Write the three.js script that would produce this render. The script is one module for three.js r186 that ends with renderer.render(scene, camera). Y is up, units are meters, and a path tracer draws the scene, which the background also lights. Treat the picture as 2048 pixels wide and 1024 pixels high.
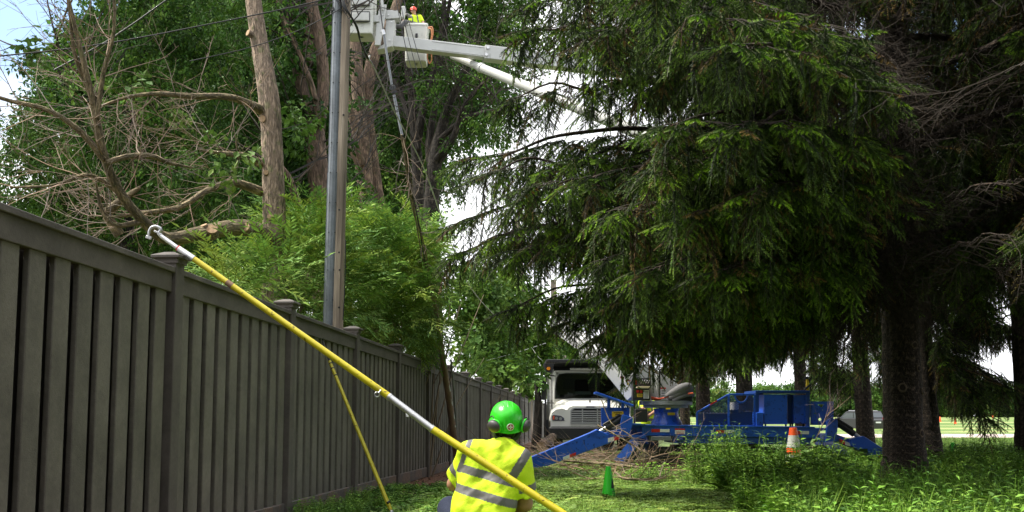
import * as THREE from 'three';
import { mergeGeometries, mergeVertices } from 'three/addons/utils/BufferGeometryUtils.js';
import { RoundedBoxGeometry } from 'three/addons/geometries/RoundedBoxGeometry.js';

// ------------------------------------------------------------------ camera, sky, sun, exposure
const scene = new THREE.Scene();
const EYE = 0.87, F = 2000, CX = 1024, CY = 640, HORIZON = 832;      // lens measured on the 2048 x 1024 photograph
const PITCH = Math.atan((HORIZON - CY) / F);
const camera = new THREE.PerspectiveCamera(2 * Math.atan(640 / F) * 180 / Math.PI, 2, 0.05, 2000);
camera.position.set(0, EYE, 0);
camera.rotation.x = PITCH;
camera.setViewOffset(2560, 1280, 256, 0, 2048, 1024);
scene.add(camera);

const renderer = new THREE.WebGLRenderer();
renderer.toneMapping = THREE.LinearToneMapping;
renderer.toneMappingExposure = 1.85;
renderer.shadowMap.enabled = true;

function mulberry(a) { return () => { a |= 0; a = a + 0x6D2B79F5 | 0; let t = Math.imul(a ^ a >>> 15, 1 | a); t = t + Math.imul(t ^ t >>> 7, 61 | t) ^ t; return ((t ^ t >>> 14) >>> 0) / 4294967296; }; }
const hash3 = (x, y, z) => { let h = Math.imul(x, 374761393) + Math.imul(y, 668265263) + Math.imul(z, 2147483647 ^ 1274126177) | 0; h = Math.imul(h ^ h >>> 13, 1274126177); h ^= h >>> 16; return (h >>> 0) / 4294967296; };
const fade = (t) => t * t * (3 - 2 * t);
function noise3(x, y, z) {
  const xi = Math.floor(x), yi = Math.floor(y), zi = Math.floor(z), u = fade(x - xi), v = fade(y - yi), w = fade(z - zi);
  const L = (a, b, t) => a + (b - a) * t;
  return L(L(L(hash3(xi, yi, zi), hash3(xi + 1, yi, zi), u), L(hash3(xi, yi + 1, zi), hash3(xi + 1, yi + 1, zi), u), v),
    L(L(hash3(xi, yi, zi + 1), hash3(xi + 1, yi, zi + 1), u), L(hash3(xi, yi + 1, zi + 1), hash3(xi + 1, yi + 1, zi + 1), u), v), w);
}
const fbm3 = (x, y, z, o = 4) => { let s = 0, a = 0.5, n = 0; for (let i = 0; i < o; i++) { s += a * noise3(x, y, z); n += a; a *= 0.5; x = x * 2.03 + 7.1; y = y * 2.03 + 3.7; z = z * 2.03 + 1.9; } return s / n; };
const sstep = (a, b, x) => { const t = Math.min(1, Math.max(0, (x - a) / (b - a))); return t * t * (3 - 2 * t); };

{ // bright broken cloud over a pale blue sky, the same all round
  const W = 1024, H = 512, data = new Float32Array(W * H * 4);
  for (let r = 0; r < H; r++) {
    const el = ((r + 0.5) / H - 0.5) * Math.PI, y = Math.sin(el), c = Math.cos(el);
    for (let q = 0; q < W; q++) {
      const az = ((q + 0.5) / W - 0.5) * 2 * Math.PI, x = Math.cos(az) * c, z = Math.sin(az) * c;
      const k = 1 / (Math.max(y, 0) + 0.32);
      const n = fbm3(x * k * 1.5 + 18.9, z * k * 1.5 + 7.0, 2.5 + y * 1.2, 5);
      const cl = sstep(0.31, 0.47, n), body = 0.55 + 0.95 * fbm3(x * k * 3 + 3, z * k * 3 + 9, 1.5, 4);
      const hz = Math.exp(-Math.max(y, 0) * 5);
      const blue = [0.30 + 0.42 * hz, 0.48 + 0.36 * hz, 0.80 + 0.14 * hz];
      const i = (r * W + q) * 4;
      for (let j = 0; j < 3; j++) data[i + j] = SKY_GAIN() * (blue[j] * (1 - cl) + [1.0, 1.01, 1.04][j] * body * 1.12 * cl);
      data[i + 3] = 1;
    }
  }
  const t = new THREE.DataTexture(data, W, H, THREE.RGBAFormat, THREE.FloatType);
  t.mapping = THREE.EquirectangularReflectionMapping; t.magFilter = THREE.LinearFilter; t.minFilter = THREE.LinearFilter; t.needsUpdate = true;
  scene.background = t; scene.environment = t;
}
function SKY_GAIN() { return 1.0; }
const sun = new THREE.DirectionalLight(new THREE.Color(1, 0.95, 0.83), 4.2);
sun.position.set(-15, 27, -13);
sun.target.position.set(0, 0, -12);
sun.castShadow = true; sun.shadow.radius = 14; sun.shadow.mapSize.set(2048, 2048);
Object.assign(sun.shadow.camera, { left: -40, right: 40, top: 40, bottom: -40, near: 0.5, far: 120 });
scene.add(sun, sun.target);

// ------------------------------------------------------------------ helpers
const V = (x, y, z) => new THREE.Vector3(x, y, z);
const lerp = THREE.MathUtils.lerp, clamp = THREE.MathUtils.clamp;
const col = (r, g, b) => new THREE.Color().setRGB(r, g, b);
// a measured point of the photograph at its real distance (metres ahead of the camera)
function P(px, py, d) {
  const x = (px - CX) / F, y = (CY - py) / F, cy = y * Math.cos(PITCH) + Math.sin(PITCH), cz = y * Math.sin(PITCH) - Math.cos(PITCH), k = d / -cz;
  return V(x * k, EYE + cy * k, -d);
}
const mpp = (d) => d / F;                                             // metres per photograph pixel at that distance
// height of the ground
function GY(x, z) {
  const d = -z;
  const pts = [[-60, 0.2], [0, 0], [30, -0.24], [60, -0.2], [170, 0.62], [400, 0.75], [900, 0.8]];
  let y = pts[pts.length - 1][1];
  for (let i = 0; i < pts.length - 1; i++) if (d < pts[i + 1][0]) { const t = clamp((d - pts[i][0]) / (pts[i + 1][0] - pts[i][0]), 0, 1); y = lerp(pts[i][1], pts[i + 1][1], t); break; }
  const near = 1 - sstep(25, 60, Math.hypot(x, z));
  return y + near * 0.05 * (fbm3(x * 0.5 + 40, 3.3, z * 0.5 + 9, 3) - 0.5);
}
const G = (x, d) => V(x, GY(x, -d), -d);
const XD = (px, d) => (px - CX) / F * d;

const used = {};
function numbered(n) { const k = used[n] = (used[n] ?? -1) + 1; return k ? `${n}_${String(k).padStart(3, '0')}` : n; }
function tag(o, label, category, group, kind) { if (label) o.userData.label = label; if (category) o.userData.category = category; if (group) o.userData.group = group; if (kind) o.userData.kind = kind; return o; }
function thing(name, label, category, base = V(0, 0, 0), group) {
  const o = new THREE.Group(); o.name = numbered(name); o.position.copy(base); o.userData.base = undefined; delete o.userData.base;
  ORIGIN.set(o, base.clone()); scene.add(o); return tag(o, label, category, group);
}
const ORIGIN = new Map();
const originOf = (o) => { while (o && !ORIGIN.has(o)) o = o.parent; return o ? ORIGIN.get(o) : V(0, 0, 0); };
function norm(g) {
  let h = g.index ? g.toNonIndexed() : g.clone();
  for (const k of Object.keys(h.attributes)) if (!['position', 'normal', 'uv'].includes(k)) h.deleteAttribute(k);
  if (!h.attributes.normal) h.computeVertexNormals();
  if (!h.attributes.uv) h.setAttribute('uv', new THREE.BufferAttribute(new Float32Array(h.attributes.position.count * 2), 2));
  h.morphAttributes = {}; h.clearGroups();
  return h;
}
const merge = (list) => { const a = [].concat(list).flat(9).filter(Boolean).map(norm); return a.length === 1 ? a[0] : mergeGeometries(a); };
// uv in metres from the face's own direction
function boxUV(g, s = 1) {
  const p = g.attributes.position, uv = g.attributes.uv, a = V(), b = V(), c = V();
  for (let i = 0; i < p.count; i += 3) {
    a.fromBufferAttribute(p, i); b.fromBufferAttribute(p, i + 1); c.fromBufferAttribute(p, i + 2);
    const n = b.clone().sub(a).cross(c.clone().sub(a)), x = Math.abs(n.x), y = Math.abs(n.y), z = Math.abs(n.z);
    for (const [j, q] of [[i, a], [i + 1, b], [i + 2, c]]) { if (y > x && y > z) uv.setXY(j, q.x * s, q.z * s); else if (x > z) uv.setXY(j, q.z * s, q.y * s); else uv.setXY(j, q.x * s, q.y * s); }
  }
  return g;
}
// a part: geometry given in world metres, moved to the thing's own origin
function part(name, geo, material, parent, o = {}) {
  const g = o.asis ? geo : merge(geo);
  if (o.box) boxUV(g, o.box === true ? 1 : o.box);
  const b = originOf(parent); if (!o.local) g.translate(-b.x, -b.y, -b.z);
  const m = new THREE.Mesh(g, material); m.name = parent ? name : numbered(name); m.castShadow = m.receiveShadow = true; (parent ?? scene).add(m);
  if (o.kind) m.userData.kind = o.kind; if (o.label) m.userData.label = o.label;
  return m;
}
function instanced(name, geo, material, mats, colors, parent, kind) {
  const m = new THREE.InstancedMesh(geo, material, mats.length), b = originOf(parent), t = new THREE.Matrix4();
  mats.forEach((q, i) => { t.copy(q); t.elements[12] -= b.x; t.elements[13] -= b.y; t.elements[14] -= b.z; m.setMatrixAt(i, t); if (colors) m.setColorAt(i, colors[i]); });
  m.name = parent ? name : numbered(name); m.castShadow = m.receiveShadow = true; if (kind) m.userData.kind = kind; (parent ?? scene).add(m); return m;
}
function rbox(c, w, h, d, r = 0.01, rot) { const g = new RoundedBoxGeometry(w, h, d, 2, Math.min(r, w / 2.01, h / 2.01, d / 2.01)); if (rot) g.applyMatrix4(new THREE.Matrix4().makeRotationFromEuler(new THREE.Euler(...rot))); return g.translate(c.x, c.y, c.z); }
function box(c, w, h, d, rot) { const g = new THREE.BoxGeometry(w, h, d); if (rot) g.applyMatrix4(new THREE.Matrix4().makeRotationFromEuler(new THREE.Euler(...rot))); return g.translate(c.x, c.y, c.z); }
function frameTo(a, b, up = V(0, 1, 0)) { // z along a->b
  const z = b.clone().sub(a).normalize(); let x = up.clone().cross(z); if (x.lengthSq() < 1e-6) x = V(1, 0, 0).cross(z); x.normalize(); const y = z.clone().cross(x);
  return new THREE.Matrix4().makeBasis(x, y, z).setPosition(a.clone().add(b).multiplyScalar(0.5));
}
function beam(a, b, w, h, r = 0.01, up) { const g = new RoundedBoxGeometry(w, h, a.distanceTo(b), 2, Math.min(r, w / 2.01, h / 2.01)); return g.applyMatrix4(frameTo(a, b, up)); }
function taperBeam(a, b, w0, h0, w1, h1, up) { const L = a.distanceTo(b), g = new THREE.BoxGeometry(1, 1, L), p = g.attributes.position; for (let i = 0; i < p.count; i++) { const e = p.getZ(i) > 0; p.setX(i, p.getX(i) * (e ? w1 : w0)); p.setY(i, p.getY(i) * (e ? h1 : h0)); } const q = g.applyMatrix4(frameTo(a, b, up)).toNonIndexed(); q.computeVertexNormals(); return q; }
function rod(a, b, r0, r1 = r0, n = 12, caps = true) { const g = new THREE.CylinderGeometry(r1, r0, a.distanceTo(b), n, 1, !caps); g.rotateX(Math.PI / 2); return g.applyMatrix4(frameTo(a, b)); }
function disc(c, n, r, t, seg = 20) { const d = n.clone().normalize().multiplyScalar(t / 2); return rod(c.clone().sub(d), c.clone().add(d), r, r, seg); }
function ball(c, r, sx = 1, sy = 1, sz = 1, n = 12) { return new THREE.SphereGeometry(r, n, Math.max(6, n - 4)).scale(sx, sy, sz).translate(c.x, c.y, c.z); }
// smooth tube of changing radius through points, uv in metres
function tube(pts, radii, n = 8, step = 0.1, rough = 0, seed = 1, capEnds = true) {
  const curve = new THREE.CatmullRomCurve3(pts, false, 'centripetal'), L = curve.getLength(), S = Math.max(2, Math.min(160, Math.round(L / step)));
  const pos = [], uv = [], idx = [], R = (t) => { if (!Array.isArray(radii)) return radii; const x = t * (radii.length - 1), i = Math.min(radii.length - 2, Math.floor(x)); return lerp(radii[i], radii[i + 1], x - i); };
  let nx = null;
  for (let i = 0; i <= S; i++) {
    const t = i / S, c = curve.getPoint(t), T = curve.getTangent(t);
    if (!nx) { nx = Math.abs(T.y) < 0.9 ? V(0, 1, 0).cross(T) : V(0, 0, 1).cross(T); nx.normalize(); } else { nx.sub(T.clone().multiplyScalar(nx.dot(T))).normalize(); }
    const bx = T.clone().cross(nx), r0 = R(t);
    for (let j = 0; j <= n; j++) {
      const a = j / n * Math.PI * 2, ca = Math.cos(a), sa = Math.sin(a), jj = j % n;
      let r = r0; if (rough) r *= 1 + rough * 2 * (fbm3(Math.cos(a) * 1.6 + seed * 7.7, Math.sin(a) * 1.6 + seed, t * L * 2.2 / (0.3 + r0 * 3), 3) - 0.5);
      pos.push(c.x + (nx.x * ca + bx.x * sa) * r, c.y + (nx.y * ca + bx.y * sa) * r, c.z + (nx.z * ca + bx.z * sa) * r); uv.push(j / n * 6.283 * Math.max(r0, 0.005), t * L);
    }
  }
  for (let i = 0; i < S; i++) for (let j = 0; j < n; j++) { const a = i * (n + 1) + j, b = a + n + 1; idx.push(a, a + 1, b, b, a + 1, b + 1); }
  if (capEnds) for (const e of [0, S]) { const c = pos.length / 3, q = curve.getPoint(e / S); pos.push(q.x, q.y, q.z); uv.push(0, e / S * L); for (let j = 0; j < n; j++) { const a = e * (n + 1) + j; e ? idx.push(a, a + 1, c) : idx.push(a + 1, a, c); } }
  const g = new THREE.BufferGeometry(); g.setAttribute('position', new THREE.Float32BufferAttribute(pos, 3)); g.setAttribute('uv', new THREE.Float32BufferAttribute(uv, 2)); g.setIndex(idx); g.computeVertexNormals();
  // close the seam in the normals
  const N = g.attributes.normal; for (let i = 0; i <= S; i++) { const a = i * (n + 1), b = a + n, m = V(N.getX(a) + N.getX(b), N.getY(a) + N.getY(b), N.getZ(a) + N.getZ(b)).normalize(); N.setXYZ(a, m.x, m.y, m.z); N.setXYZ(b, m.x, m.y, m.z); }
  return g;
}
// a plate cut to an outline measured in the photograph: its front stands d metres ahead, it is t metres thick
function plate(pts, d, t, bevel = 0.006) {
  const w = pts.map(([x, y]) => P(x, y, d)), s = new THREE.Shape(w.map((p) => new THREE.Vector2(p.x, p.y)));
  return new THREE.ExtrudeGeometry(s, { depth: Math.max(0.002, t - 2 * bevel), bevelEnabled: bevel > 0, bevelSize: bevel, bevelThickness: bevel, bevelSegments: 2, bevelOffset: -bevel }).translate(0, 0, -d - t + bevel);
}
// surface nets over a signed distance
function sdfMesh(f, lo, hi, cell) {
  const nx = Math.ceil((hi.x - lo.x) / cell) + 1, ny = Math.ceil((hi.y - lo.y) / cell) + 1, nz = Math.ceil((hi.z - lo.z) / cell) + 1, val = new Float32Array(nx * ny * nz), I = (x, y, z) => x + nx * (y + ny * z);
  for (let z = 0; z < nz; z++) for (let y = 0; y < ny; y++) for (let x = 0; x < nx; x++) val[I(x, y, z)] = f(lo.x + x * cell, lo.y + y * cell, lo.z + z * cell);
  const vid = new Int32Array(nx * ny * nz).fill(-1), pos = [], idx = [];
  for (let z = 0; z < nz - 1; z++) for (let y = 0; y < ny - 1; y++) for (let x = 0; x < nx - 1; x++) {
    let sx = 0, sy = 0, sz = 0, n = 0, mask = 0; const c = [];
    for (let k = 0; k < 8; k++) { const v = val[I(x + (k & 1), y + (k >> 1 & 1), z + (k >> 2))]; c.push(v); if (v < 0) mask |= 1 << k; }
    if (mask === 0 || mask === 255) continue;
    for (let a = 0; a < 8; a++) for (const bit of [1, 2, 4]) { const b = a | bit; if (a & bit || (c[a] < 0) === (c[b] < 0)) continue; const t = c[a] / (c[a] - c[b]); sx += (a & 1) + (bit === 1 ? t : 0); sy += (a >> 1 & 1) + (bit === 2 ? t : 0); sz += (a >> 2) + (bit === 4 ? t : 0); n++; }
    vid[I(x, y, z)] = pos.length / 3; pos.push(lo.x + (x + sx / n) * cell, lo.y + (y + sy / n) * cell, lo.z + (z + sz / n) * cell);
  }
  const quad = (a, b, c, d, flip) => { if (a < 0 || b < 0 || c < 0 || d < 0) return; flip ? idx.push(a, c, b, a, d, c) : idx.push(a, b, c, a, c, d); };
  for (let z = 1; z < nz - 1; z++) for (let y = 1; y < ny - 1; y++) for (let x = 1; x < nx - 1; x++) {
    const s = val[I(x, y, z)] < 0;
    if (s !== val[I(x + 1, y, z)] < 0) quad(vid[I(x, y - 1, z - 1)], vid[I(x, y, z - 1)], vid[I(x, y, z)], vid[I(x, y - 1, z)], !s);
    if (s !== val[I(x, y + 1, z)] < 0) quad(vid[I(x - 1, y, z - 1)], vid[I(x - 1, y, z)], vid[I(x, y, z)], vid[I(x, y, z - 1)], !s);
    if (s !== val[I(x, y, z + 1)] < 0) quad(vid[I(x - 1, y - 1, z)], vid[I(x, y - 1, z)], vid[I(x, y, z)], vid[I(x - 1, y, z)], !s);
  }
  const g = new THREE.BufferGeometry(); g.setAttribute('position', new THREE.Float32BufferAttribute(pos, 3)); g.setIndex(idx); g.computeVertexNormals(); return g;
}
const capsule = (a, b, ra, rb) => { const ab = b.clone().sub(a), l2 = ab.lengthSq(); return (x, y, z) => { const t = clamp(((x - a.x) * ab.x + (y - a.y) * ab.y + (z - a.z) * ab.z) / l2, 0, 1); return Math.hypot(x - a.x - ab.x * t, y - a.y - ab.y * t, z - a.z - ab.z * t) - lerp(ra, rb, t); }; };
const ellip = (c, rx, ry, rz) => (x, y, z) => { const k = Math.hypot((x - c.x) / rx, (y - c.y) / ry, (z - c.z) / rz); return (k - 1) * Math.min(rx, ry, rz); };
const smin = (a, b, k) => { const h = Math.max(k - Math.abs(a - b), 0) / k; return Math.min(a, b) - h * h * k * 0.25; };
const blend = (fs, k) => (x, y, z) => { let d = 1e9; for (const f of fs) d = smin(d, f(x, y, z), k); return d; };

// ------------------------------------------------------------------ textures and materials
function tex(w, h, f, srgb = false) { // f(u, v, x, y) -> [r, g, b] 0..1, wraps
  const d = new Uint8Array(w * h * 4);
  for (let y = 0; y < h; y++) for (let x = 0; x < w; x++) { const c = f(x / w, y / h, x, y), i = (y * w + x) * 4; for (let k = 0; k < 3; k++) d[i + k] = clamp(c[k] ?? c[0], 0, 1) * 255; d[i + 3] = 255; }
  const t = new THREE.DataTexture(d, w, h); t.wrapS = t.wrapT = THREE.RepeatWrapping; t.magFilter = THREE.LinearFilter; t.minFilter = THREE.LinearMipmapLinearFilter; t.generateMipmaps = true; if (srgb) t.colorSpace = THREE.SRGBColorSpace; t.needsUpdate = true; return t;
}
const pn = (u, v, fx, fy, seed = 0) => { // tiling value noise
  const x = u * fx, y = v * fy, xi = Math.floor(x), yi = Math.floor(y), a = fade(x - xi), b = fade(y - yi), h = (i, j) => hash3(((i % fx) + fx) % fx, ((j % fy) + fy) % fy, seed);
  return lerp(lerp(h(xi, yi), h(xi + 1, yi), a), lerp(h(xi, yi + 1), h(xi + 1, yi + 1), a), b);
};
const pf = (u, v, fx, fy, seed = 0, o = 4) => { let s = 0, a = 0.5, n = 0; for (let i = 0; i < o; i++) { s += a * pn(u, v, fx << i, fy << i, seed + i * 17); n += a; a *= 0.55; } return s / n; };
const rep = (t, x, y) => { const c = t.clone(); c.repeat.set(x, y); c.needsUpdate = true; return c; };
function M(r, g, b, rough = 0.7, metal = 0, o = {}) { return new THREE.MeshStandardMaterial({ color: col(r, g, b), roughness: rough, metalness: metal, ...o }); }
const T = {
  bark: tex(512, 512, (u, v) => { const w = pf(u, v, 3, 3, 5) * 0.12, r = Math.abs(pf(u + w, v, 14, 3, 1, 4) - 0.5) * 2, c = pf(u, v, 30, 22, 9, 3); return [clamp(r * 1.5 * 0.72 + c * 0.32, 0, 1)]; }),
  mott: tex(512, 512, (u, v) => [pf(u, v, 6, 6, 31, 6)]),
  fine: tex(512, 512, (u, v) => [pf(u, v, 64, 64, 77, 3)]),
  grain: tex(512, 512, (u, v) => [pf(u + 0.03 * pf(u, v, 3, 3, 4), v, 60, 3, 12, 3)]),
};
T.barkCol = tex(512, 512, (u, v) => { const w = pf(u, v, 3, 3, 5) * 0.12, r = Math.abs(pf(u + w, v, 14, 3, 1, 4) - 0.5) * 2, c = pf(u, v, 9, 9, 21, 4), k = clamp(0.30 + 0.75 * r + 0.45 * (c - 0.5), 0.1, 1); return [k, k * (0.97 + 0.06 * c), k * (0.93 + 0.1 * c)]; }, true);
T.barkPale = tex(512, 512, (u, v) => { const w = pf(u, v, 3, 3, 5) * 0.12, r = Math.abs(pf(u + w, v, 14, 4, 1, 4) - 0.5) * 2, c = pf(u, v, 7, 6, 21, 5), l = sstep(0.56, 0.72, pf(u, v, 9, 7, 131, 5)), k = clamp(0.55 + 0.75 * r + 0.4 * (c - 0.5), 0.3, 1); return [lerp(k, k * 0.86, l), lerp(k * 0.97, k * 0.9, l), lerp(k * 0.94, k * 0.78, l)]; }, true);
T.dirtCol = tex(512, 512, (u, v) => { const a = pf(u, v, 5, 5, 41, 6), k = 0.78 + 0.35 * (a - 0.5) + 0.1 * (pf(u, v, 60, 60, 3, 2) - 0.5); return [k, k, k]; }, true);
T.woodCol = tex(512, 1024, (u, v) => { const g = pf(u + 0.02 * pf(u, v, 3, 2, 4), v, 70, 3, 12, 3), c = pf(u + 0.03 * pf(u, v, 2, 3, 9), v, 22, 2, 61, 3), cr = sstep(0.30, 0.22, c), t = pf(u, v, 3, 5, 15, 5), k = 0.78 + 0.4 * (g - 0.5) + 0.5 * (t - 0.5) - 0.5 * cr; return [k, k * 0.99, k * 0.97]; }, true);
T.chipCol = tex(512, 512, (u, v) => { const a = pf(u, v, 4, 4, 91, 6), s = sstep(0.70, 0.76, pf(u, v, 40, 40, 47, 4)), w = sstep(0.60, 0.72, pf(u, v, 7, 12, 23, 5)), k = 0.95 + 0.16 * (a - 0.5) - 0.16 * w; return [k - 0.36 * s, k - 0.4 * s, k - 0.42 * s]; }, true);
T.paintCol = tex(512, 512, (u, v) => { const a = pf(u, v, 4, 4, 91, 6), s = sstep(0.62, 0.75, pf(u, v, 10, 5, 47, 5)), k = 0.93 + 0.12 * (a - 0.5) - 0.12 * s; return [k, k, k * 0.985]; }, true);
function bark(r, g, b, o = {}) { return new THREE.MeshStandardMaterial({ color: col(r, g, b), map: rep(T.barkCol, o.sx ?? 1.6, o.sy ?? 1.1), bumpMap: rep(T.bark, o.sx ?? 1.6, o.sy ?? 1.1), bumpScale: o.bump ?? 0.02, roughness: 0.95 }); }
const MAT = {
  fence: M(0.225, 0.203, 0.166, 0.72, 0, { map: rep(T.dirtCol, 0.9, 0.9), bumpMap: rep(T.fine, 3, 3), bumpScale: 0.0012 }),
  rail: M(0.158, 0.135, 0.118, 0.7, 0, { map: rep(T.dirtCol, 0.9, 0.9), bumpMap: rep(T.fine, 3, 3), bumpScale: 0.001 }),
  white: M(0.56, 0.56, 0.555, 0.38, 0, { map: rep(T.paintCol, 0.35, 0.35) }),
  whiteRough: M(0.52, 0.52, 0.505, 0.5, 0, { map: rep(T.paintCol, 0.5, 0.5) }),
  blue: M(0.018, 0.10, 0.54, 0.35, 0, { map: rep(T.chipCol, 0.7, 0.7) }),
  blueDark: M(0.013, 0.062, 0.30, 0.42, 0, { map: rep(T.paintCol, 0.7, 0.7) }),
  black: M(0.014, 0.014, 0.015, 0.55), rubber: M(0.02, 0.02, 0.021, 0.85, 0, { bumpMap: rep(T.fine, 4, 4), bumpScale: 0.002 }),
  steel: M(0.5, 0.5, 0.5, 0.35, 0.9), alu: M(0.52, 0.52, 0.53, 0.42, 0.75, { bumpMap: rep(T.fine, 2, 2), bumpScale: 0.0006 }), galv: M(0.33, 0.35, 0.37, 0.55, 0.2, { map: rep(T.dirtCol, 0.8, 0.8) }),
  red: M(0.5, 0.02, 0.02, 0.4), reflector: M(0.7, 0.7, 0.68, 0.4), yellowSign: M(0.72, 0.5, 0.02, 0.5), cable: M(0.018, 0.018, 0.018, 0.6), rope: M(0.55, 0.54, 0.5, 0.8), orange: M(0.75, 0.09, 0.015, 0.55),
  wood: M(0.52, 0.425, 0.345, 0.9, 0, { map: rep(T.woodCol, 2.2, 0.22), bumpMap: rep(T.grain, 2, 0.5), bumpScale: 0.012 }), cut: M(0.72, 0.47, 0.27, 0.85, 0, { map: rep(T.dirtCol, 3, 3) }),
  skin: M(0.42, 0.22, 0.14, 0.55), hair: M(0.02, 0.014, 0.01, 0.8),
};
// ------------------------------------------------------------------ ground
{
  const axis = (list) => { const a = []; for (const [from, to, step] of list) for (let v = from; v < to - 1e-6; v += step) a.push(v); a.push(list[list.length - 1][1]); return a; };
  const xs = axis([[-400, -60, 34], [-60, -10, 5], [-10, 12, 0.35], [12, 60, 3], [60, 400, 34]]), zs = axis([[-700, -170, 26.5], [-170, -60, 5], [-60, -30, 1.5], [-30, 2, 0.35], [2, 60, 8]]);
  const sheet = (xs, zs, lift, s) => {
    const pos = [], uv = [], idx = [], n = xs.length; for (const z of zs) for (const x of xs) { pos.push(x, GY(x, z) + lift, z); uv.push(x * s, z * s); }
    for (let j = 0; j < zs.length - 1; j++) for (let i = 0; i < n - 1; i++) { const a = j * n + i, b = a + n; idx.push(a, b, a + 1, a + 1, b, b + 1); }
    const g = new THREE.BufferGeometry(); g.setAttribute('position', new THREE.Float32BufferAttribute(pos, 3)); g.setAttribute('uv', new THREE.Float32BufferAttribute(uv, 2)); g.setIndex(idx); g.computeVertexNormals(); return g;
  };
  const soil = tex(1024, 1024, (u, v) => { const a = pf(u, v, 8, 8, 3, 6), b = pf(u, v, 90, 90, 8, 2), g = sstep(0.40, 0.56, a); const k = 0.6 + 0.7 * b; return [lerp(0.30, 0.27, g) * k, lerp(0.235, 0.33, g) * k, lerp(0.17, 0.13, g) * k]; }, true);
  tag(part('ground', sheet(xs, zs, 0, 0.25), new THREE.MeshStandardMaterial({ map: soil, bumpMap: rep(T.fine, 2, 2), bumpScale: 0.02, roughness: 1 }), null, { asis: true, local: true }), 'bare soil and thin grass ground under the trees and machines', 'ground', null, 'structure');
  // mown field with pale strips of cut hay, beyond the trees
  const hay = tex(512, 1024, (u, v) => { const w = v + 0.012 * (pf(u, v, 4, 4, 9, 3) - 0.5), s = pf(u, w, 2, 22, 50, 3), f = pf(u, v, 40, 160, 6, 2), h = sstep(0.47, 0.62, s); const k = 0.8 + 0.4 * f; return [lerp(0.33, 0.54, h) * k, lerp(0.43, 0.56, h) * k, lerp(0.17, 0.33, h) * k]; }, true);
  const fx = axis([[-300, -60, 30], [-60, 60, 5], [60, 300, 30]]);
  tag(part('field', sheet(fx, axis([[-172, -57, 5]]), 0.03, 0.012), new THREE.MeshStandardMaterial({ map: hay, roughness: 1, bumpMap: rep(T.fine, 60, 60), bumpScale: 0.03 }), null, { asis: true, local: true }), 'mown field with pale strips of cut grass beyond the track', 'field', null, 'structure');
  const grav = tex(512, 512, (u, v) => { const k = 0.62 + 0.4 * (pf(u, v, 6, 6, 8, 5) - 0.5) + 0.15 * pf(u, v, 90, 90, 2, 2); return [k * 0.92, k * 0.83, k * 0.79]; }, true);
  tag(part('gravel_track', sheet(axis([[8, 300, 12]]), axis([[-57, -47.5, 1.5]]), 0.06, 0.2), new THREE.MeshStandardMaterial({ map: grav, bumpMap: rep(T.fine, 1, 1), bumpScale: 0.02, roughness: 1 }), null, { asis: true, local: true }), 'pale gravel track along the near edge of the mown field', 'track', null, 'structure');
  const lawn = tex(512, 512, (u, v) => { const f = pf(u, v, 50, 50, 16, 3), s = pf(u, v, 4, 8, 19, 4), k = 0.75 + 0.5 * f; return [lerp(0.26, 0.5, s) * k, lerp(0.38, 0.52, s) * k, lerp(0.12, 0.25, s) * k]; }, true);
  tag(part('verge', sheet(axis([[4, 300, 9]]), axis([[-47.5, -30, 2.5]]), 0.035, 0.15), new THREE.MeshStandardMaterial({ map: lawn, roughness: 1 }), null, { asis: true, local: true }), 'strip of short grass between the spruces and the gravel track', 'grass verge', null, 'structure');
  // strip of bark mulch at the foot of the fence
  const FXm = (d) => -2.19 + 0.083 * (d - 6.36);
  const pos = [], uv = [], idx = [], N = 90, C = 5;
  for (let i = 0; i <= N; i++) { const d = 2 + i * 0.5; for (let j = 0; j <= C; j++) { const x = FXm(d) - 0.05 + j / C * (0.85 + 0.3 * noise3(d * 0.7, 1, 2)); pos.push(x, GY(x, -d) + 0.014 + 0.03 * noise3(x * 5, d * 5, 2) * (j < C ? 1 : 0.3), -d); uv.push(x, d); } }
  for (let i = 0; i < N; i++) for (let j = 0; j < C; j++) { const a = i * (C + 1) + j, b = a + C + 1; idx.push(a, a + 1, b, a + 1, b + 1, b); }
  const g = new THREE.BufferGeometry(); g.setAttribute('position', new THREE.Float32BufferAttribute(pos, 3)); g.setAttribute('uv', new THREE.Float32BufferAttribute(uv, 2)); g.setIndex(idx); g.computeVertexNormals();
  const mul = tex(512, 512, (u, v) => { const k = 0.25 + 0.9 * pf(u + 0.1 * pf(u, v, 8, 8, 2), v, 40, 70, 33, 3); return [k * 0.62, k * 0.42, k * 0.3]; }, true);
  tag(part('mulch_bed', g, new THREE.MeshStandardMaterial({ map: mul, bumpMap: rep(T.fine, 1, 1), bumpScale: 0.02, roughness: 1, side: THREE.DoubleSide }), null, { asis: true, local: true }), 'brown mulch strip along the foot of the dark fence', 'mulch bed', null, 'structure');
}

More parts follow.
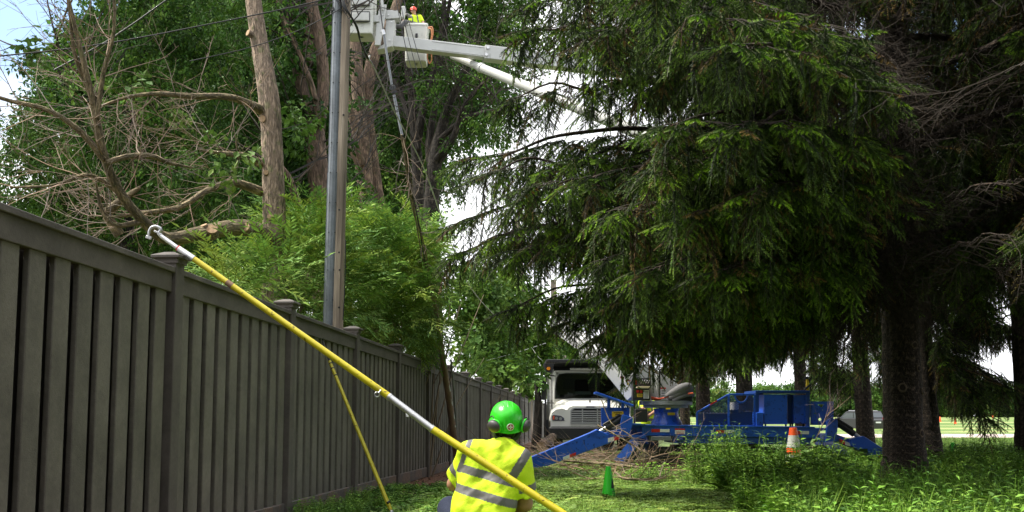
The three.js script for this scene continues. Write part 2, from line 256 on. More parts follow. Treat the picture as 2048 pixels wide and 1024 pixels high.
// ------------------------------------------------------------------ fence
const FX = (d) => -2.19 + 0.083 * (d - 6.36), FDIR = V(0.083, 0, -1).normalize(), FN = V(1, 0, 0.083).normalize();   // along the fence; towards the yard
{
  const fence = thing('fence', 'tall dark grey-brown composite panel fence running down the left side', 'fence', V(FX(6.36), 0, -6.36));
  const rng = mulberry(5), pitch = 2.44, H = 1.84;
  const at = (s, n, y) => V(FX(6.36), 0, -6.36).addScaledVector(FDIR, s).addScaledVector(FN, n).setY(y);
  const gy = (s) => { const p = at(s, 0, 0); return -0.008 * (-p.z); };
  const rot = new THREE.Matrix4().makeBasis(FDIR, V(0, 1, 0), FN.clone()); // x along, z towards yard
  const put = (g, s, n, y) => { g.applyMatrix4(rot); const p = at(s, n, y); return g.translate(p.x, p.y, p.z); };
  MAT.mudRail = MAT.rail.clone(); MAT.mudRail.color.set(0xffffff); MAT.mudRail.map = tex(512, 512, (u, v) => { const m = sstep(0.42, 0.62, pf(u, v, 6, 9, 201, 6)), k = 0.85 + 0.3 * (pf(u, v, 50, 50, 7, 2) - 0.5); return [lerp(0.43, 0.53, m) * k, lerp(0.40, 0.44, m) * k, lerp(0.385, 0.38, m) * k]; }, true);
  MAT.slatBackShaded = MAT.rail.clone(); MAT.slatBackShaded.color.multiplyScalar(0.4);  // recessed slats: shade of the grooves put into a darker rail colour
  const FM = [0, 1, 2, 3].map((i) => { const m = MAT.fence.clone(); const k = [1, 0.93, 1.06, 0.98][i]; m.color.multiplyScalar(k); m.map = MAT.fence.map.clone(); m.map.offset.set(i * 0.27, i * 0.41); return m; });
  for (let i = -2; i <= 20; i++) {
    const s = i * pitch, y0 = gy(s), far = i > 8;
    const post = part('post', put(new RoundedBoxGeometry(0.128, H + 0.12, 0.128, 2, 0.008), s, 0, y0 + (H + 0.12) / 2 - 0.04), MAT.rail, fence, { box: true });
    const cap = [put(new THREE.BoxGeometry(0.15, 0.03, 0.15), s, 0, y0 + H + 0.065), put(new RoundedBoxGeometry(0.19, 0.022, 0.19, 2, 0.006), s, 0, y0 + H + 0.091)];
    const pyr = new THREE.CylinderGeometry(0.045, 0.128, 0.024, 4, 1).rotateY(Math.PI / 4); cap.push(put(pyr, s, 0, y0 + H + 0.114));
    part('post_cap', cap, MAT.rail, post, { box: true });
    if (i === 20) break;
    const panel = new THREE.Group(); panel.name = 'fence_panel'; fence.add(panel);
    const mid = s + pitch / 2, ym = (gy(s) + gy(s + pitch)) / 2, len = pitch - 0.13, dip = Math.atan2(gy(s + pitch) - gy(s), pitch);
    const R = (g, n, y) => { g.rotateZ(dip); return put(g, mid, n, y); };
    // rails: top rail with a broad cap, bottom rail
    part('top_rail', [R(new RoundedBoxGeometry(len, 0.125, 0.07, 2, 0.006), 0.004, ym + H - 0.075), R(new RoundedBoxGeometry(len + 0.0, 0.036, 0.112, 2, 0.006), 0.004, ym + H + 0.003)], MAT.rail, panel, { box: true });
    part('bottom_rail', [R(new RoundedBoxGeometry(len, 0.15, 0.066, 2, 0.006), 0.004, ym + 0.115)], MAT.mudRail, panel, { box: true });
    const n = 10, w = len / n, all = [];
    for (let k = 0; k < n; k++) {
      const x = s + 0.065 + (k + 0.5) * w;
      const h = H - 0.3, y = gy(x);
      const slat = put(new RoundedBoxGeometry(0.152, h, 0.036, 2, 0.009), x, 0.006 + 0.002 * (rng() - 0.5), y + 0.18 + h / 2);
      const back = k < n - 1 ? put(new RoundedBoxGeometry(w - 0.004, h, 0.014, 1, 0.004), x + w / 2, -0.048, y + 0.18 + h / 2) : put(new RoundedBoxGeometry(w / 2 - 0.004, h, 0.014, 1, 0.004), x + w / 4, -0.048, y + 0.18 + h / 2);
      if (k === 0) { const first = put(new RoundedBoxGeometry(w / 2 - 0.004, h, 0.014, 1, 0.004), x - w / 4, -0.048, y + 0.18 + h / 2); if (far) all.push(first); else part('slat', first, MAT.slatBackShaded, panel, { box: true }); }
      if (far) all.push(slat, back); else { part('slat', slat, FM[Math.floor(rng() * 4)], panel, { box: true }); if (back) part('slat', back, MAT.slatBackShaded, panel, { box: true }); }
    }
    if (far) part('slat_row', all, FM[i % 4], panel, { box: true, kind: 'stuff' });
  }
}
// ------------------------------------------------------------------ vegetation builders
const Q = (() => { const m = new THREE.Matrix4(), q = new THREE.Quaternion(), e = new THREE.Euler(); return (p, rx, ry, rz, s, order = 'YXZ') => { e.set(rx, ry, rz, order); q.setFromEuler(e); return new THREE.Matrix4().compose(p, q, typeof s === 'number' ? V(s, s, s) : s); }; })();
class Soup { // triangles with a colour each
  constructor() { this.p = []; this.c = []; }
  tri(a, b, c, k) { this.p.push(a.x, a.y, a.z, b.x, b.y, b.z, c.x, c.y, c.z); for (let i = 0; i < 3; i++) this.c.push(k[0], k[1], k[2]); }
  leaf(o, dir, nrm, L, W, k, fold = 0.25, bend = 0.15) { // pointed leaf folded along its midrib
    const d = dir.clone().normalize(), s = d.clone().cross(nrm).normalize(), n = s.clone().cross(d);
    const m = o.clone().addScaledVector(d, L * 0.45).addScaledVector(n, -W * fold), t = o.clone().addScaledVector(d, L).addScaledVector(n, -L * bend);
    const l = o.clone().addScaledVector(d, L * 0.42).addScaledVector(s, W / 2), r = o.clone().addScaledVector(d, L * 0.42).addScaledVector(s, -W / 2);
    const k2 = [k[0] * 0.92, k[1] * 0.92, k[2] * 0.92];
    this.tri(o, m, l, k); this.tri(l, m, t, k); this.tri(o, r, m, k2); this.tri(m, r, t, k2);
  }
  strip(pts, w0, w1, k, side) { for (let i = 0; i < pts.length - 1; i++) { const a = lerp(w0, w1, i / (pts.length - 1)) / 2, b = lerp(w0, w1, (i + 1) / (pts.length - 1)) / 2, A = pts[i], B = pts[i + 1]; const a1 = A.clone().addScaledVector(side, a), a2 = A.clone().addScaledVector(side, -a), b1 = B.clone().addScaledVector(side, b), b2 = B.clone().addScaledVector(side, -b); this.tri(a1, a2, b1, k); if (b > 1e-4) this.tri(b1, a2, b2, k); } }
  stick(a, b, r0, r1, k) { const d = b.clone().sub(a).normalize(), u = Math.abs(d.y) < 0.9 ? V(0, 1, 0).cross(d).normalize() : V(1, 0, 0).cross(d).normalize(), w = d.clone().cross(u), R = [0, 1, 2].map((i) => [Math.cos(i * 2.094), Math.sin(i * 2.094)]); for (let i = 0; i < 3; i++) { const [c0, s0] = R[i], [c1, s1] = R[(i + 1) % 3], q = (o, r, c, s) => o.clone().addScaledVector(u, c * r).addScaledVector(w, s * r); const A = q(a, r0, c0, s0), B = q(a, r0, c1, s1), C = q(b, r1, c0, s0), D = q(b, r1, c1, s1); this.tri(A, B, C, k); this.tri(C, B, D, k); } }
  path(pts, r0, r1, k) { for (let i = 0; i < pts.length - 1; i++) this.stick(pts[i], pts[i + 1], lerp(r0, r1, i / (pts.length - 1)), lerp(r0, r1, (i + 1) / (pts.length - 1)), k); }
  geo() { const g = new THREE.BufferGeometry(); g.setAttribute('position', new THREE.Float32BufferAttribute(this.p, 3)); g.setAttribute('color', new THREE.Float32BufferAttribute(this.c, 3)); g.computeVertexNormals(); return g; }
}
const rdir = (r) => { const z = r() * 2 - 1, a = r() * 6.2832, s = Math.sqrt(1 - z * z); return V(s * Math.cos(a), z, s * Math.sin(a)); };
const vary = (k, r, a = 0.25) => { const s = 1 + a * (r() * 2 - 1), h = 0.12 * (r() * 2 - 1); return [k[0] * s * (1 + h), k[1] * s, k[2] * s * (1 - h)]; };
function leafClump(seed, n, R, L, W, o = {}) {
  const r = mulberry(seed), s = new Soup();
  const twigs = 5, ends = []; for (let i = 0; i < twigs; i++) { const d = rdir(r).multiplyScalar(R); d.y *= 0.7; ends.push(d); s.stick(V(0, 0, 0), d, 0.005, 0.002, [0.35, 0.28, 0.22]); }
  for (let i = 0; i < n; i++) {
    const e = ends[i % twigs], t = 0.3 + 0.75 * r(), p = e.clone().multiplyScalar(t).add(rdir(r).multiplyScalar(R * 0.28));
    const d = e.clone().normalize().add(rdir(r).multiplyScalar(0.9)); d.y -= 0.35; const nn = V(0, 1, 0).add(rdir(r).multiplyScalar(0.75)).normalize(), f = 0.75 + 0.5 * r();
    s.leaf(p, d, nn, L * f, W * f, vary([1, 1, 1], r, 0.22), 0.22, 0.2);
  }
  return s.geo();
}
function narrowSpray(seed, n, len, L, W) { // an arching shoot with narrow leaves, along +z
  const r = mulberry(seed), s = new Soup(), C = (t) => V(0.04 * Math.sin(t * 3), 0.10 * len * Math.sin(t * 2.6) - 0.30 * len * t * t, len * t);
  s.path([0, 0.25, 0.5, 0.75, 1].map(C), 0.005, 0.0015, [0.55, 0.5, 0.3]);
  for (let k = 0; k < 3; k++) { const t0 = 0.2 + 0.25 * k, o = C(t0), sd = k % 2 ? 1 : -1; for (let j = 0; j < 8; j++) { const q = o.clone().add(V(sd * 0.028 * j, -0.002 * j * j * 0.4, 0.02 * j)); s.leaf(q, V(sd * (0.6 + r()) * (j % 2 ? 1 : -0.5), -0.3 + 0.5 * r(), 0.8), V(0, 1, 0).add(rdir(r).multiplyScalar(0.5)), L * (0.6 + 0.5 * r()), W, vary([1, 1, 1], r, 0.25), 0.2, 0.25); } }
  for (let i = 0; i < n; i++) { const t = 0.08 + 0.92 * i / n, sd = i % 2 ? 1 : -1; s.leaf(C(t), V(sd * (0.7 + 0.4 * r()), -0.25 + 0.6 * r(), 0.75), V(0, 1, 0).add(rdir(r).multiplyScalar(0.4)), L * (0.7 + 0.5 * r()) * (1 - 0.3 * t), W, vary([1, 1, 1], r, 0.25), 0.2, 0.25); }
  return s.geo();
}
// lf(r,g,b): leaf material of that colour, light shining through thin blades
const leafMat = (r, g, b, tr = 0.35) => new THREE.MeshPhysicalMaterial({ color: col(r, g, b), vertexColors: true, roughness: 0.7, transmission: tr, thickness: 0, side: THREE.DoubleSide, specularIntensity: 0.3 });
const LEAF = { big: leafClump(11, 30, 0.34, 0.125, 0.085), big2: leafClump(12, 34, 0.38, 0.12, 0.08), fine: leafClump(13, 40, 0.32, 0.085, 0.045), far: leafClump(14, 34, 0.9, 0.34, 0.24), spray: narrowSpray(15, 34, 0.62, 0.11, 0.021) };
const LM = { mid: leafMat(1, 1, 1), thick: leafMat(1, 1, 1, 0.25) };
// clumps through the volume of ellipsoids [px, py, d, rx px, ry px, rz m]
function scatter(blobs, perM3, seed, o = {}) {
  const r = mulberry(seed), out = [], cols = [];
  for (const [px, py, d, rx, ry, rz, dens = 1] of blobs) {
    const c = P(px, py, d), a = rx * mpp(d), b = ry * mpp(d), n = Math.round(4.19 * a * b * rz * perM3 * dens);
    for (let i = 0; i < n; i++) {
      const u = rdir(r), k = Math.cbrt(lerp(o.hollow ?? 0.1, 1, r())) * (1 + 0.22 * (noise3(u.x * 2.3 + px, u.y * 2.3 + py, u.z * 2.3) - 0.5) * 2), p = V(c.x + u.x * a * k, c.y + u.y * b * k, c.z + u.z * rz * k);
      if (o.gap && fbm3(p.x * (o.gf ?? 0.9) + seed, p.y * (o.gf ?? 0.9), p.z * (o.gf ?? 0.9), 3) < o.gap) continue;
      if (p.y < GY(p.x, p.z) + 0.1 || (o.keep && !o.keep(p))) continue;
      const s = (o.size ?? 1) * (0.75 + 0.55 * r());
      if (o.outward) { const ry_ = Math.atan2(u.x, u.z) + (r() - 0.5) * 1.6; out.push(Q(p, -0.25 - 0.75 * u.y + (r() - 0.5) * 0.9, ry_, (r() - 0.5) * 1.2, s)); }
      else out.push(Q(p, (r() - 0.5) * 1.2, r() * 6.283, (r() - 0.5) * 1.2, s));
      const m = o.colors[Math.floor(r() * o.colors.length)], v = 0.72 + 0.56 * r(); cols.push(col(m[0] * v, m[1] * v, m[2] * v));
    }
  }
  return [out, cols];
}
const limbPx = (pts, rpx, n = 9, o = {}) => tube(pts.map((p) => P(...p)), rpx.map((r, i) => r * mpp(pts[Math.min(pts.length - 1, Math.round(i * (pts.length - 1) / (rpx.length - 1)))][2])), n, o.step ?? 0.12, o.rough ?? 0.07, o.seed ?? 1);
// bare twigs growing from a limb: recursive, one mesh
function twigSoup(soup, a, dir, len, r0, depth, r, k, o = {}) {
  const n = Math.max(3, Math.round(len / 0.13)), pts = [a.clone()], d = dir.clone().normalize(); let p = a.clone();
  for (let i = 0; i < n; i++) { d.add(rdir(r).multiplyScalar(o.wig ?? 0.2)); d.y += (o.lift ?? 0.02); d.normalize(); p = p.clone().addScaledVector(d, len / n); if (o.floor !== undefined && p.y < o.floor) p.y = o.floor + 0.01; pts.push(p); }
  soup.path(pts, r0, Math.max(0.0012, r0 * 0.3), vary(k, r, 0.2));
  if (depth > 0) { const kids = Math.round(len * (o.kids ?? 5.5)); for (let i = 0; i < kids; i++) { const t = 0.15 + 0.85 * (i + r()) / kids, j = Math.min(pts.length - 2, Math.floor(t * (pts.length - 1))), ax = pts[j + 1].clone().sub(pts[j]).normalize(), nd = ax.clone().addScaledVector(rdir(r), o.spread ?? 0.95).normalize(); twigSoup(soup, pts[j].clone().lerp(pts[j + 1], 0.5), nd, len * (0.3 + 0.35 * r()) * (1 - 0.35 * t), Math.max(0.0018, r0 * 0.5), depth - 1, r, k, o); } }
}
const soupMat = M(1, 1, 1, 0.9, 0, { vertexColors: true });
function cutFace(px, py, d, rpx, n, parent) { const c = P(px, py, d), r = rpx * 1.25 * mpp(d), nn = n.clone().normalize(); const stub = part('limb_stub', [rod(c.clone().addScaledVector(nn, -r * 1.6), c, r * 1.18, r * 1.06, 14)], MAT.stubBark, parent); part('cut_face', disc(c.clone().addScaledVector(nn, 0.006), nn, r * 1.02, 0.016, 16), MAT.cut, stub); return stub; }

// ------------------------------------------------------------------ broadleaf trees behind the fence
const BARK = { pale: new THREE.MeshStandardMaterial({ color: col(0.54, 0.43, 0.335), map: rep(T.barkPale, 1.6, 1.1), bumpMap: rep(T.bark, 1.6, 1.1), bumpScale: 0.03, roughness: 0.95 }), maple: new THREE.MeshStandardMaterial({ color: col(0.33, 0.235, 0.175), map: rep(T.barkPale, 1.2, 0.8), bumpMap: rep(T.bark, 1.2, 0.8), bumpScale: 0.04, roughness: 0.95 }), dark: bark(0.17, 0.135, 0.11, { bump: 0.03 }), spruce: bark(0.27, 0.19, 0.145, { sx: 2.2, sy: 2.6, bump: 0.03 }), spruceGrey: bark(0.21, 0.165, 0.135, { sx: 2.2, sy: 2.6, bump: 0.03 }), limb: new THREE.MeshStandardMaterial({ color: col(0.38, 0.315, 0.2), map: rep(T.barkPale, 2.5, 2), bumpMap: rep(T.bark, 2.5, 2), bumpScale: 0.025, roughness: 0.95 }) };
MAT.stubBark = BARK.pale;
const GREEN = { dark: [[0.05, 0.125, 0.019], [0.07, 0.16, 0.022], [0.042, 0.105, 0.019], [0.10, 0.205, 0.026]], mid: [[0.075, 0.165, 0.02], [0.10, 0.205, 0.025], [0.06, 0.135, 0.02], [0.13, 0.24, 0.028]], light: [[0.10, 0.19, 0.035], [0.13, 0.24, 0.04], [0.085, 0.16, 0.035], [0.16, 0.27, 0.05]], shrub: [[0.18, 0.32, 0.065], [0.24, 0.39, 0.075], [0.135, 0.255, 0.055], [0.33, 0.45, 0.085]] };
{ // the tree being taken down: pale trunk with fresh cuts, bare limbs reaching left
  const t = thing('pruned_tree', 'pale-barked tree with fresh round cuts and bare limbs over the fence', 'tree', G(XD(545, 13), 13).setY(0));
  part('trunk', limbPx([[556, 790, 13], [552, 640, 13], [549, 470, 13], [546, 340, 13], [538, 200, 13], [518, 80, 13], [502, -40, 13], [480, -240, 13]], [30, 26, 23.5, 22, 21.5, 18, 15.5, 10], 18, { rough: 0.06, seed: 3 }), BARK.pale, t, { asis: true });
  const main = [[552, 510, 13], [538, 478, 12.8], [505, 458, 12.5], [460, 456, 12.1], [400, 467, 11.7], [330, 476, 11.2], [285, 440, 10.8], [240, 385, 10.5], [208, 310, 10.2], [190, 220, 10], [166, 120, 9.8], [132, -20, 9.6]];
  part('limb', limbPx(main, [22, 19, 17, 16.5, 15, 13, 10.5, 10, 8.5, 7.5, 5.5, 3.5], 12, { rough: 0.1, seed: 8 }), BARK.limb, t, { asis: true });
  const limbs = [
    [[[525, 222, 13], [500, 208, 12.6], [455, 194, 12.2], [380, 192, 11.8], [300, 188, 11.4], [235, 200, 11.1], [150, 235, 10.9]], [11, 8, 7, 6, 4.5, 3, 1.6]],
    [[[528, 330, 13], [490, 312, 12.6], [455, 308, 12.2], [400, 300, 12]], [10, 7, 5, 2.5]],
    [[[524, 384, 13], [470, 366, 12.6], [420, 378, 12.2], [360, 414, 11.8], [300, 425, 11.5], [215, 435, 11.3]], [10, 8.5, 7, 6, 5, 3]],
    [[[208, 318, 10.2], [160, 262, 10], [95, 220, 9.8], [0, 196, 9.6], [-90, 150, 9.5]], [7.5, 6, 5, 4, 2]],
    [[[193, 236, 10], [208, 140, 9.9], [228, 60, 9.8], [225, -60, 9.7]], [6, 4.5, 3.5, 2]],
    [[[212, 325, 10.2], [260, 312, 10.4], [305, 312, 10.6], [335, 325, 10.8], [385, 335, 11]], [6, 6, 5.5, 4, 2]],
    [[[287, 443, 10.8], [230, 450, 10.6], [205, 425, 10.5], [190, 350, 10.4]], [6, 5, 4, 2]],
    [[[240, 470, 11.5], [215, 430, 11.4], [245, 400, 11.3], [280, 375, 11.3]], [11, 10, 8, 4]],
    [[[240, 388, 10.5], [180, 350, 10.3], [110, 370, 10.1], [20, 375, 10]], [5, 4, 3, 2]],
    [[[185, 200, 10], [150, 110, 9.8], [140, 30, 9.7], [125, -70, 9.6]], [5, 4, 3, 2]]];
  const r = mulberry(77), soup = new Soup(), tw = [0.25, 0.185, 0.14];
  for (const [pts, rad] of limbs) part('limb', limbPx(pts, rad, 9, { rough: 0.1, seed: pts[0][0] }), BARK.limb, t, { asis: true });
  for (const [pts, rad] of [[main.slice(5), [13, 8, 3]], ...limbs]) {
    const curve = new THREE.CatmullRomCurve3(pts.map((p) => P(...p))), L = curve.getLength(), n = Math.round(L * 7.5);
    for (let i = 0; i < n; i++) { const u = 0.12 + 0.88 * (i + r()) / n, p = curve.getPoint(u), ax = curve.getTangent(u), d = ax.clone().multiplyScalar(0.9).add(rdir(r)); d.z *= 0.7; d.x -= 0.12; d.y += 0.1; twigSoup(soup, p, d, 0.35 + 1.0 * r() * r() + 0.25, 0.0065, 2, r, tw, { wig: 0.17, kids: 5.2, spread: 0.85 }); }
  }
  part('twigs', soup.geo(), soupMat, t, { asis: true, kind: 'stuff' });
  for (const [px, py, d, rp, n] of [[541, 434, 12.83, 5, V(0, 0.15, 1)], [525, 238, 12.86, 5.5, V(-0.15, 0.1, 1)], [497, 66, 12.88, 5, V(-0.7, 0.2, 0.7)], [490, 455, 12.22, 8, V(-0.15, 0.35, 1)], [424, 459, 11.72, 9, V(0.25, 0.6, 0.9)], [408, 452, 11.72, 6, V(-0.3, 0.9, 0.5)], [532, 345, 12.84, 4, V(0.2, 0.1, 1)]]) cutFace(px, py, d, rp, n, t);
  const [m, c] = scatter([[470, 335, 11.6, 38, 34, 0.45], [440, 300, 11.8, 36, 22, 0.4], [210, 170, 11.3, 40, 34, 0.4], [90, 150, 11, 40, 50, 0.5, 0.7], [290, 330, 11.6, 26, 16, 0.3], [560, 240, 13.4, 40, 26, 0.4], [355, 215, 12, 40, 22, 0.4]], 26, 501, { colors: GREEN.light, size: 0.72 });
  instanced('crown', LEAF.big, LM.mid, m, c, t, 'stuff');
}
const cutTree = (name, label, base, stems, blobs, per, geo, colors, barkM, seed, o = {}) => {
  const t = thing(name, label, 'tree', G(XD(base[0], base[1]), base[1]).setY(0));
  stems.forEach(([pts, rad], i) => part(i ? 'limb' : 'trunk', limbPx(pts, rad, i ? 10 : 16, { rough: 0.08, seed: seed + i, step: 0.16 }), barkM, t, { asis: true }));
  // smaller branches from the stems out into the crown
  const r = mulberry(seed), soup = new Soup(), k = o.branch ?? [0.045, 0.036, 0.03];
  for (const [pts] of stems) { const c = new THREE.CatmullRomCurve3(pts.map((p) => P(...p))), n = o.nb ?? 9; for (let i = 0; i < n; i++) { const p = c.getPoint(0.35 + 0.65 * (i + r()) / n), d = rdir(r); d.y = 0.25 + 0.5 * r(); twigSoup(soup, p, d, (1.6 + 1.8 * r()) * (base[1] > 24 ? 1.6 : 1), 0.03, 1, r, k, { wig: 0.14, kids: 0.9, spread: 0.8, lift: 0.01 }); } }
  part('branches', soup.geo(), soupMat, t, { asis: true, kind: 'stuff' });
  const [m, c] = scatter(blobs, per, seed + 1000, { colors, gap: o.gap ?? 0.36, gf: o.gf ?? 0.9, hollow: o.hollow ?? 0.15, size: o.size ?? 1 });
  instanced('crown', geo, LM.mid, m, c, t, 'stuff');
  return t;
};
cutTree('ash_tree', 'leafy green tree farthest left, behind the bare grey branches', [260, 22],
  [[[[250, 800, 22], [255, 500, 22], [250, 300, 22], [280, 120, 22], [300, -80, 22]], [18, 15, 12, 9, 6]], [[[252, 400, 22], [170, 260, 21.5], [120, 150, 21], [90, 110, 21]], [8, 6, 4, 2]]],
  [[105, 195, 20, 75, 95, 1.4], [150, 310, 21, 150, 100, 2], [60, 370, 21, 90, 70, 1.6], [280, 60, 22, 140, 130, 2.4], [250, 330, 23, 150, 120, 2.2], [370, 180, 22, 120, 170, 2.4], [210, -150, 22, 170, 130, 2.6, 0.6], [420, 0, 21, 150, 130, 2.4], [120, 440, 22, 170, 60, 2], [320, 430, 22, 150, 70, 2], [430, 390, 21, 120, 90, 2], [-160, 420, 22, 150, 120, 2.5, 0.8]],
  13, LEAF.fine, [...GREEN.mid, ...GREEN.dark], BARK.dark, 21, { gap: 0.36 });
cutTree('maple_tree', 'brown multi-stemmed maple just left of the utility pole', [645, 25.2],
  [[[[655, 800, 25.2], [650, 600, 25.2], [644, 440, 25.2], [632, 300, 25.2], [628, 235, 25.2]], [30, 26, 22, 21, 20]], [[[622, 260, 25.2], [605, 180, 25.2], [585, 90, 25.2], [560, 0, 25.2], [545, -120, 25.2]], [14, 13, 11, 9, 7]], [[[636, 262, 25.2], [646, 180, 25.2], [640, 80, 25.2], [618, -20, 25.2], [610, -140, 25.2]], [14, 13, 12, 11, 8]], [[[634, 250, 24.92], [630, 195, 24.78], [600, 110, 24.5], [566, 35, 24.36], [556, 10, 24.36]], [7, 6, 5, 4, 3]], [[[615, 130, 25.2], [620, 60, 25.48], [634, -60, 25.62]], [12, 11, 9]], [[[605, 440, 24.5], [590, 390, 24.22], [575, 350, 24.08], [560, 330, 24.08]], [9, 8, 6, 4]]],
  [[560, 140, 26.32, 120, 170, 2.46], [470, 300, 27.72, 120, 150, 2.24], [600, 320, 26.32, 90, 150, 2.02], [560, 430, 26.32, 100, 60, 1.79], [640, 120, 28.5, 44, 170, 2.0], [600, -150, 26.32, 180, 120, 2.91, 0.6], [590, 250, 22.4, 36, 60, 0.67, 1.2], [690, 420, 29.5, 40, 90, 1.6]],
  7, LEAF.big, GREEN.dark, BARK.maple, 22, { gap: 0.34, size: 1.2 });
cutTree('twin_stem_tree', 'brown tree with two pruned upright stems just right of the utility pole', [745, 38.7],
  [[[[738, 800, 38.7], [737, 560, 38.7], [734, 450, 38.7], [727, 320, 38.7], [722, 250, 38.7], [712, 120, 38.7], [706, -60, 38.7]], [24, 20, 17.5, 17, 15, 13, 10]], [[[770, 800, 39.56], [768, 500, 39.56], [752, 380, 39.34], [738, 260, 39.13], [735, 190, 39.13], [748, 110, 39.13], [790, 20, 39.34], [815, -80, 39.34]], [18, 16, 14, 12, 12, 13, 10, 8]], [[[722, 330, 38.27], [712, 270, 37.84], [697, 205, 37.62], [680, 120, 37.41]], [9, 8, 7, 5]], [[[724, 350, 38.05], [708, 315, 37.62], [692, 285, 37.41]], [5, 4, 3]]],
  [[780, 50, 44, 120, 130, 3.4], [700, 20, 44, 90, 110, 3], [770, 250, 46, 80, 130, 3.1], [790, 400, 46, 80, 90, 3.1], [690, 330, 45, 30, 150, 2.4], [740, -160, 44, 160, 120, 4.13, 0.6], [705, 175, 36.4, 20, 30, 0.7, 1.4], [718, 215, 36.4, 14, 16, 0.5, 1.4]],
  3.6, LEAF.big2, GREEN.dark, BARK.maple, 23, { gap: 0.44, size: 1.45 });
cutTree('spreading_tree', 'tall dark-stemmed tree spreading to the right under the white boom', [852, 41.0],
  [[[[868, 800, 41.0], [866, 560, 41.0], [862, 450, 41.0], [868, 340, 41.0], [880, 270, 41.0], [900, 205, 41.0], [935, 130, 41.0], [960, 30, 41.0]], [20, 17, 16, 15, 12, 9, 7, 4]], [[[845, 800, 41.82], [843, 520, 41.82], [838, 400, 41.82], [832, 290, 41.82], [824, 190, 41.82], [812, 100, 41.82], [800, -60, 41.82]], [15, 13, 12, 11, 9, 7, 5]], [[[834, 285, 41.61], [846, 220, 41.41], [866, 150, 41.2], [884, 60, 41.0], [890, -50, 41.0]], [9, 8, 7, 6, 4]], [[[866, 350, 41.0], [858, 290, 41.41], [872, 200, 41.61], [884, 100, 41.61], [900, 0, 41.61]], [9, 8, 7, 6, 4]], [[[878, 280, 40.59], [925, 240, 39.77], [965, 225, 38.95], [1010, 215, 38.54]], [6, 5, 4, 2]], [[[872, 330, 41.0], [905, 280, 40.18], [930, 210, 39.56], [990, 140, 38.95]], [8, 7, 5, 3]], [[[870, 320, 40.59], [920, 250, 40.18], [980, 190, 39.97], [1030, 150, 39.56]], [5, 4, 3, 2]], [[[838, 300, 41.41], [815, 225, 41.82], [790, 160, 42.23]], [6, 5, 6.15]]],
  [[900, 50, 43.5, 140, 110, 4.1], [1010, 90, 41.61, 100, 110, 3.61], [930, 190, 41.61, 120, 80, 3.61], [985, 240, 39.56, 80, 50, 2.62], [1010, 160, 39.56, 70, 60, 2.62], [860, 300, 46, 90, 120, 2.95], [895, 370, 40.8, 22, 36, 1.2], [888, 440, 41.5, 22, 46, 1.2], [905, 320, 40.8, 45, 40, 1.48], [800, 330, 44.69, 70, 120, 2.95, 0.8], [940, -150, 42.64, 220, 130, 4.92, 0.6], [1010, 20, 42.64, 90, 90, 3.28]],
  3.6, LEAF.fine, [...GREEN.mid, ...GREEN.dark, [0.085, 0.135, 0.02]], BARK.dark, 24, { gap: 0.49, gf: 0.9, nb: 12, size: 1.7 });
cutTree('shade_tree', 'dark trees standing deepest behind the stems left of the boom', [500, 53.2],
  [[[[430, 800, 53.2], [430, 500, 53.2], [440, 200, 53.2], [450, -100, 53.2]], [16, 14, 10, 6]], [[[690, 800, 55.1], [690, 500, 55.1], [680, 200, 55.1], [670, -100, 55.1]], [16, 14, 10, 6]]],
  [[300, 220, 52.82, 240, 200, 4.56], [560, 330, 52.82, 200, 160, 4.56], [560, 80, 52.82, 240, 180, 4.56], [760, 330, 52.82, 110, 160, 3.95, 0.8], [300, 480, 50.92, 300, 100, 3.95], [620, 500, 50.92, 220, 90, 3.95], [880, 160, 54.72, 120, 120, 3.95, 0.3]],
  5, leafClump(31, 34, 0.6, 0.2, 0.14), GREEN.dark, BARK.dark, 25, { gap: 0.42, gf: 0.4, size: 1.7 });

// shrubs of narrow pale leaves against the back of the fence
function shrub(name, label, basePx, d, blobs, seed, per = 150, colors = GREEN.shrub) {
  const t = thing(name, label, 'shrub', G(XD(basePx, d), d).setY(0)), r = mulberry(seed), soup = new Soup();
  for (let i = 0; i < 26; i++) { const b = blobs[i % blobs.length], e = P(b[0] + (r() - 0.5) * b[3], b[1] + (r() - 0.5) * b[4], b[2] + (r() - 0.5) * b[5]), a = V(t.position.x + (r() - 0.5) * 0.6, GY(t.position.x, -d), -d + (r() - 0.5) * 0.6); soup.path([a, a.clone().lerp(e, 0.4).add(V(0, 0.3, 0)), e], 0.02, 0.006, [0.2, 0.15, 0.1]); }
  part('stem', soup.geo(), soupMat, t, { asis: true, kind: 'stuff' });
  const fenceClear = (p) => { const n = (p.x - FX(-p.z)); return n < -0.15 || (p.y > 2.0 && n < 0.06); };
  const [m, c] = scatter(blobs, per, seed, { colors, outward: true, hollow: 0.35, gap: 0.27, gf: 1.6, keep: fenceClear });
  instanced('foliage', LEAF.spray, LM.thick, m, c, t, 'stuff');
  return t;
}
shrub('willow_shrub', 'feathery pale green shrub behind the fence, left of the utility pole', 540, 12.8, [[605, 565, 13.6, 64, 76, 0.7], [625, 530, 13.9, 55, 90, 0.7], [490, 605, 12, 65, 46, 0.7], [640, 600, 13.5, 60, 70, 0.6], [545, 590, 12.6, 60, 46, 0.6], [450, 568, 11.4, 40, 26, 0.5], [615, 485, 14, 50, 44, 0.6]], 301);
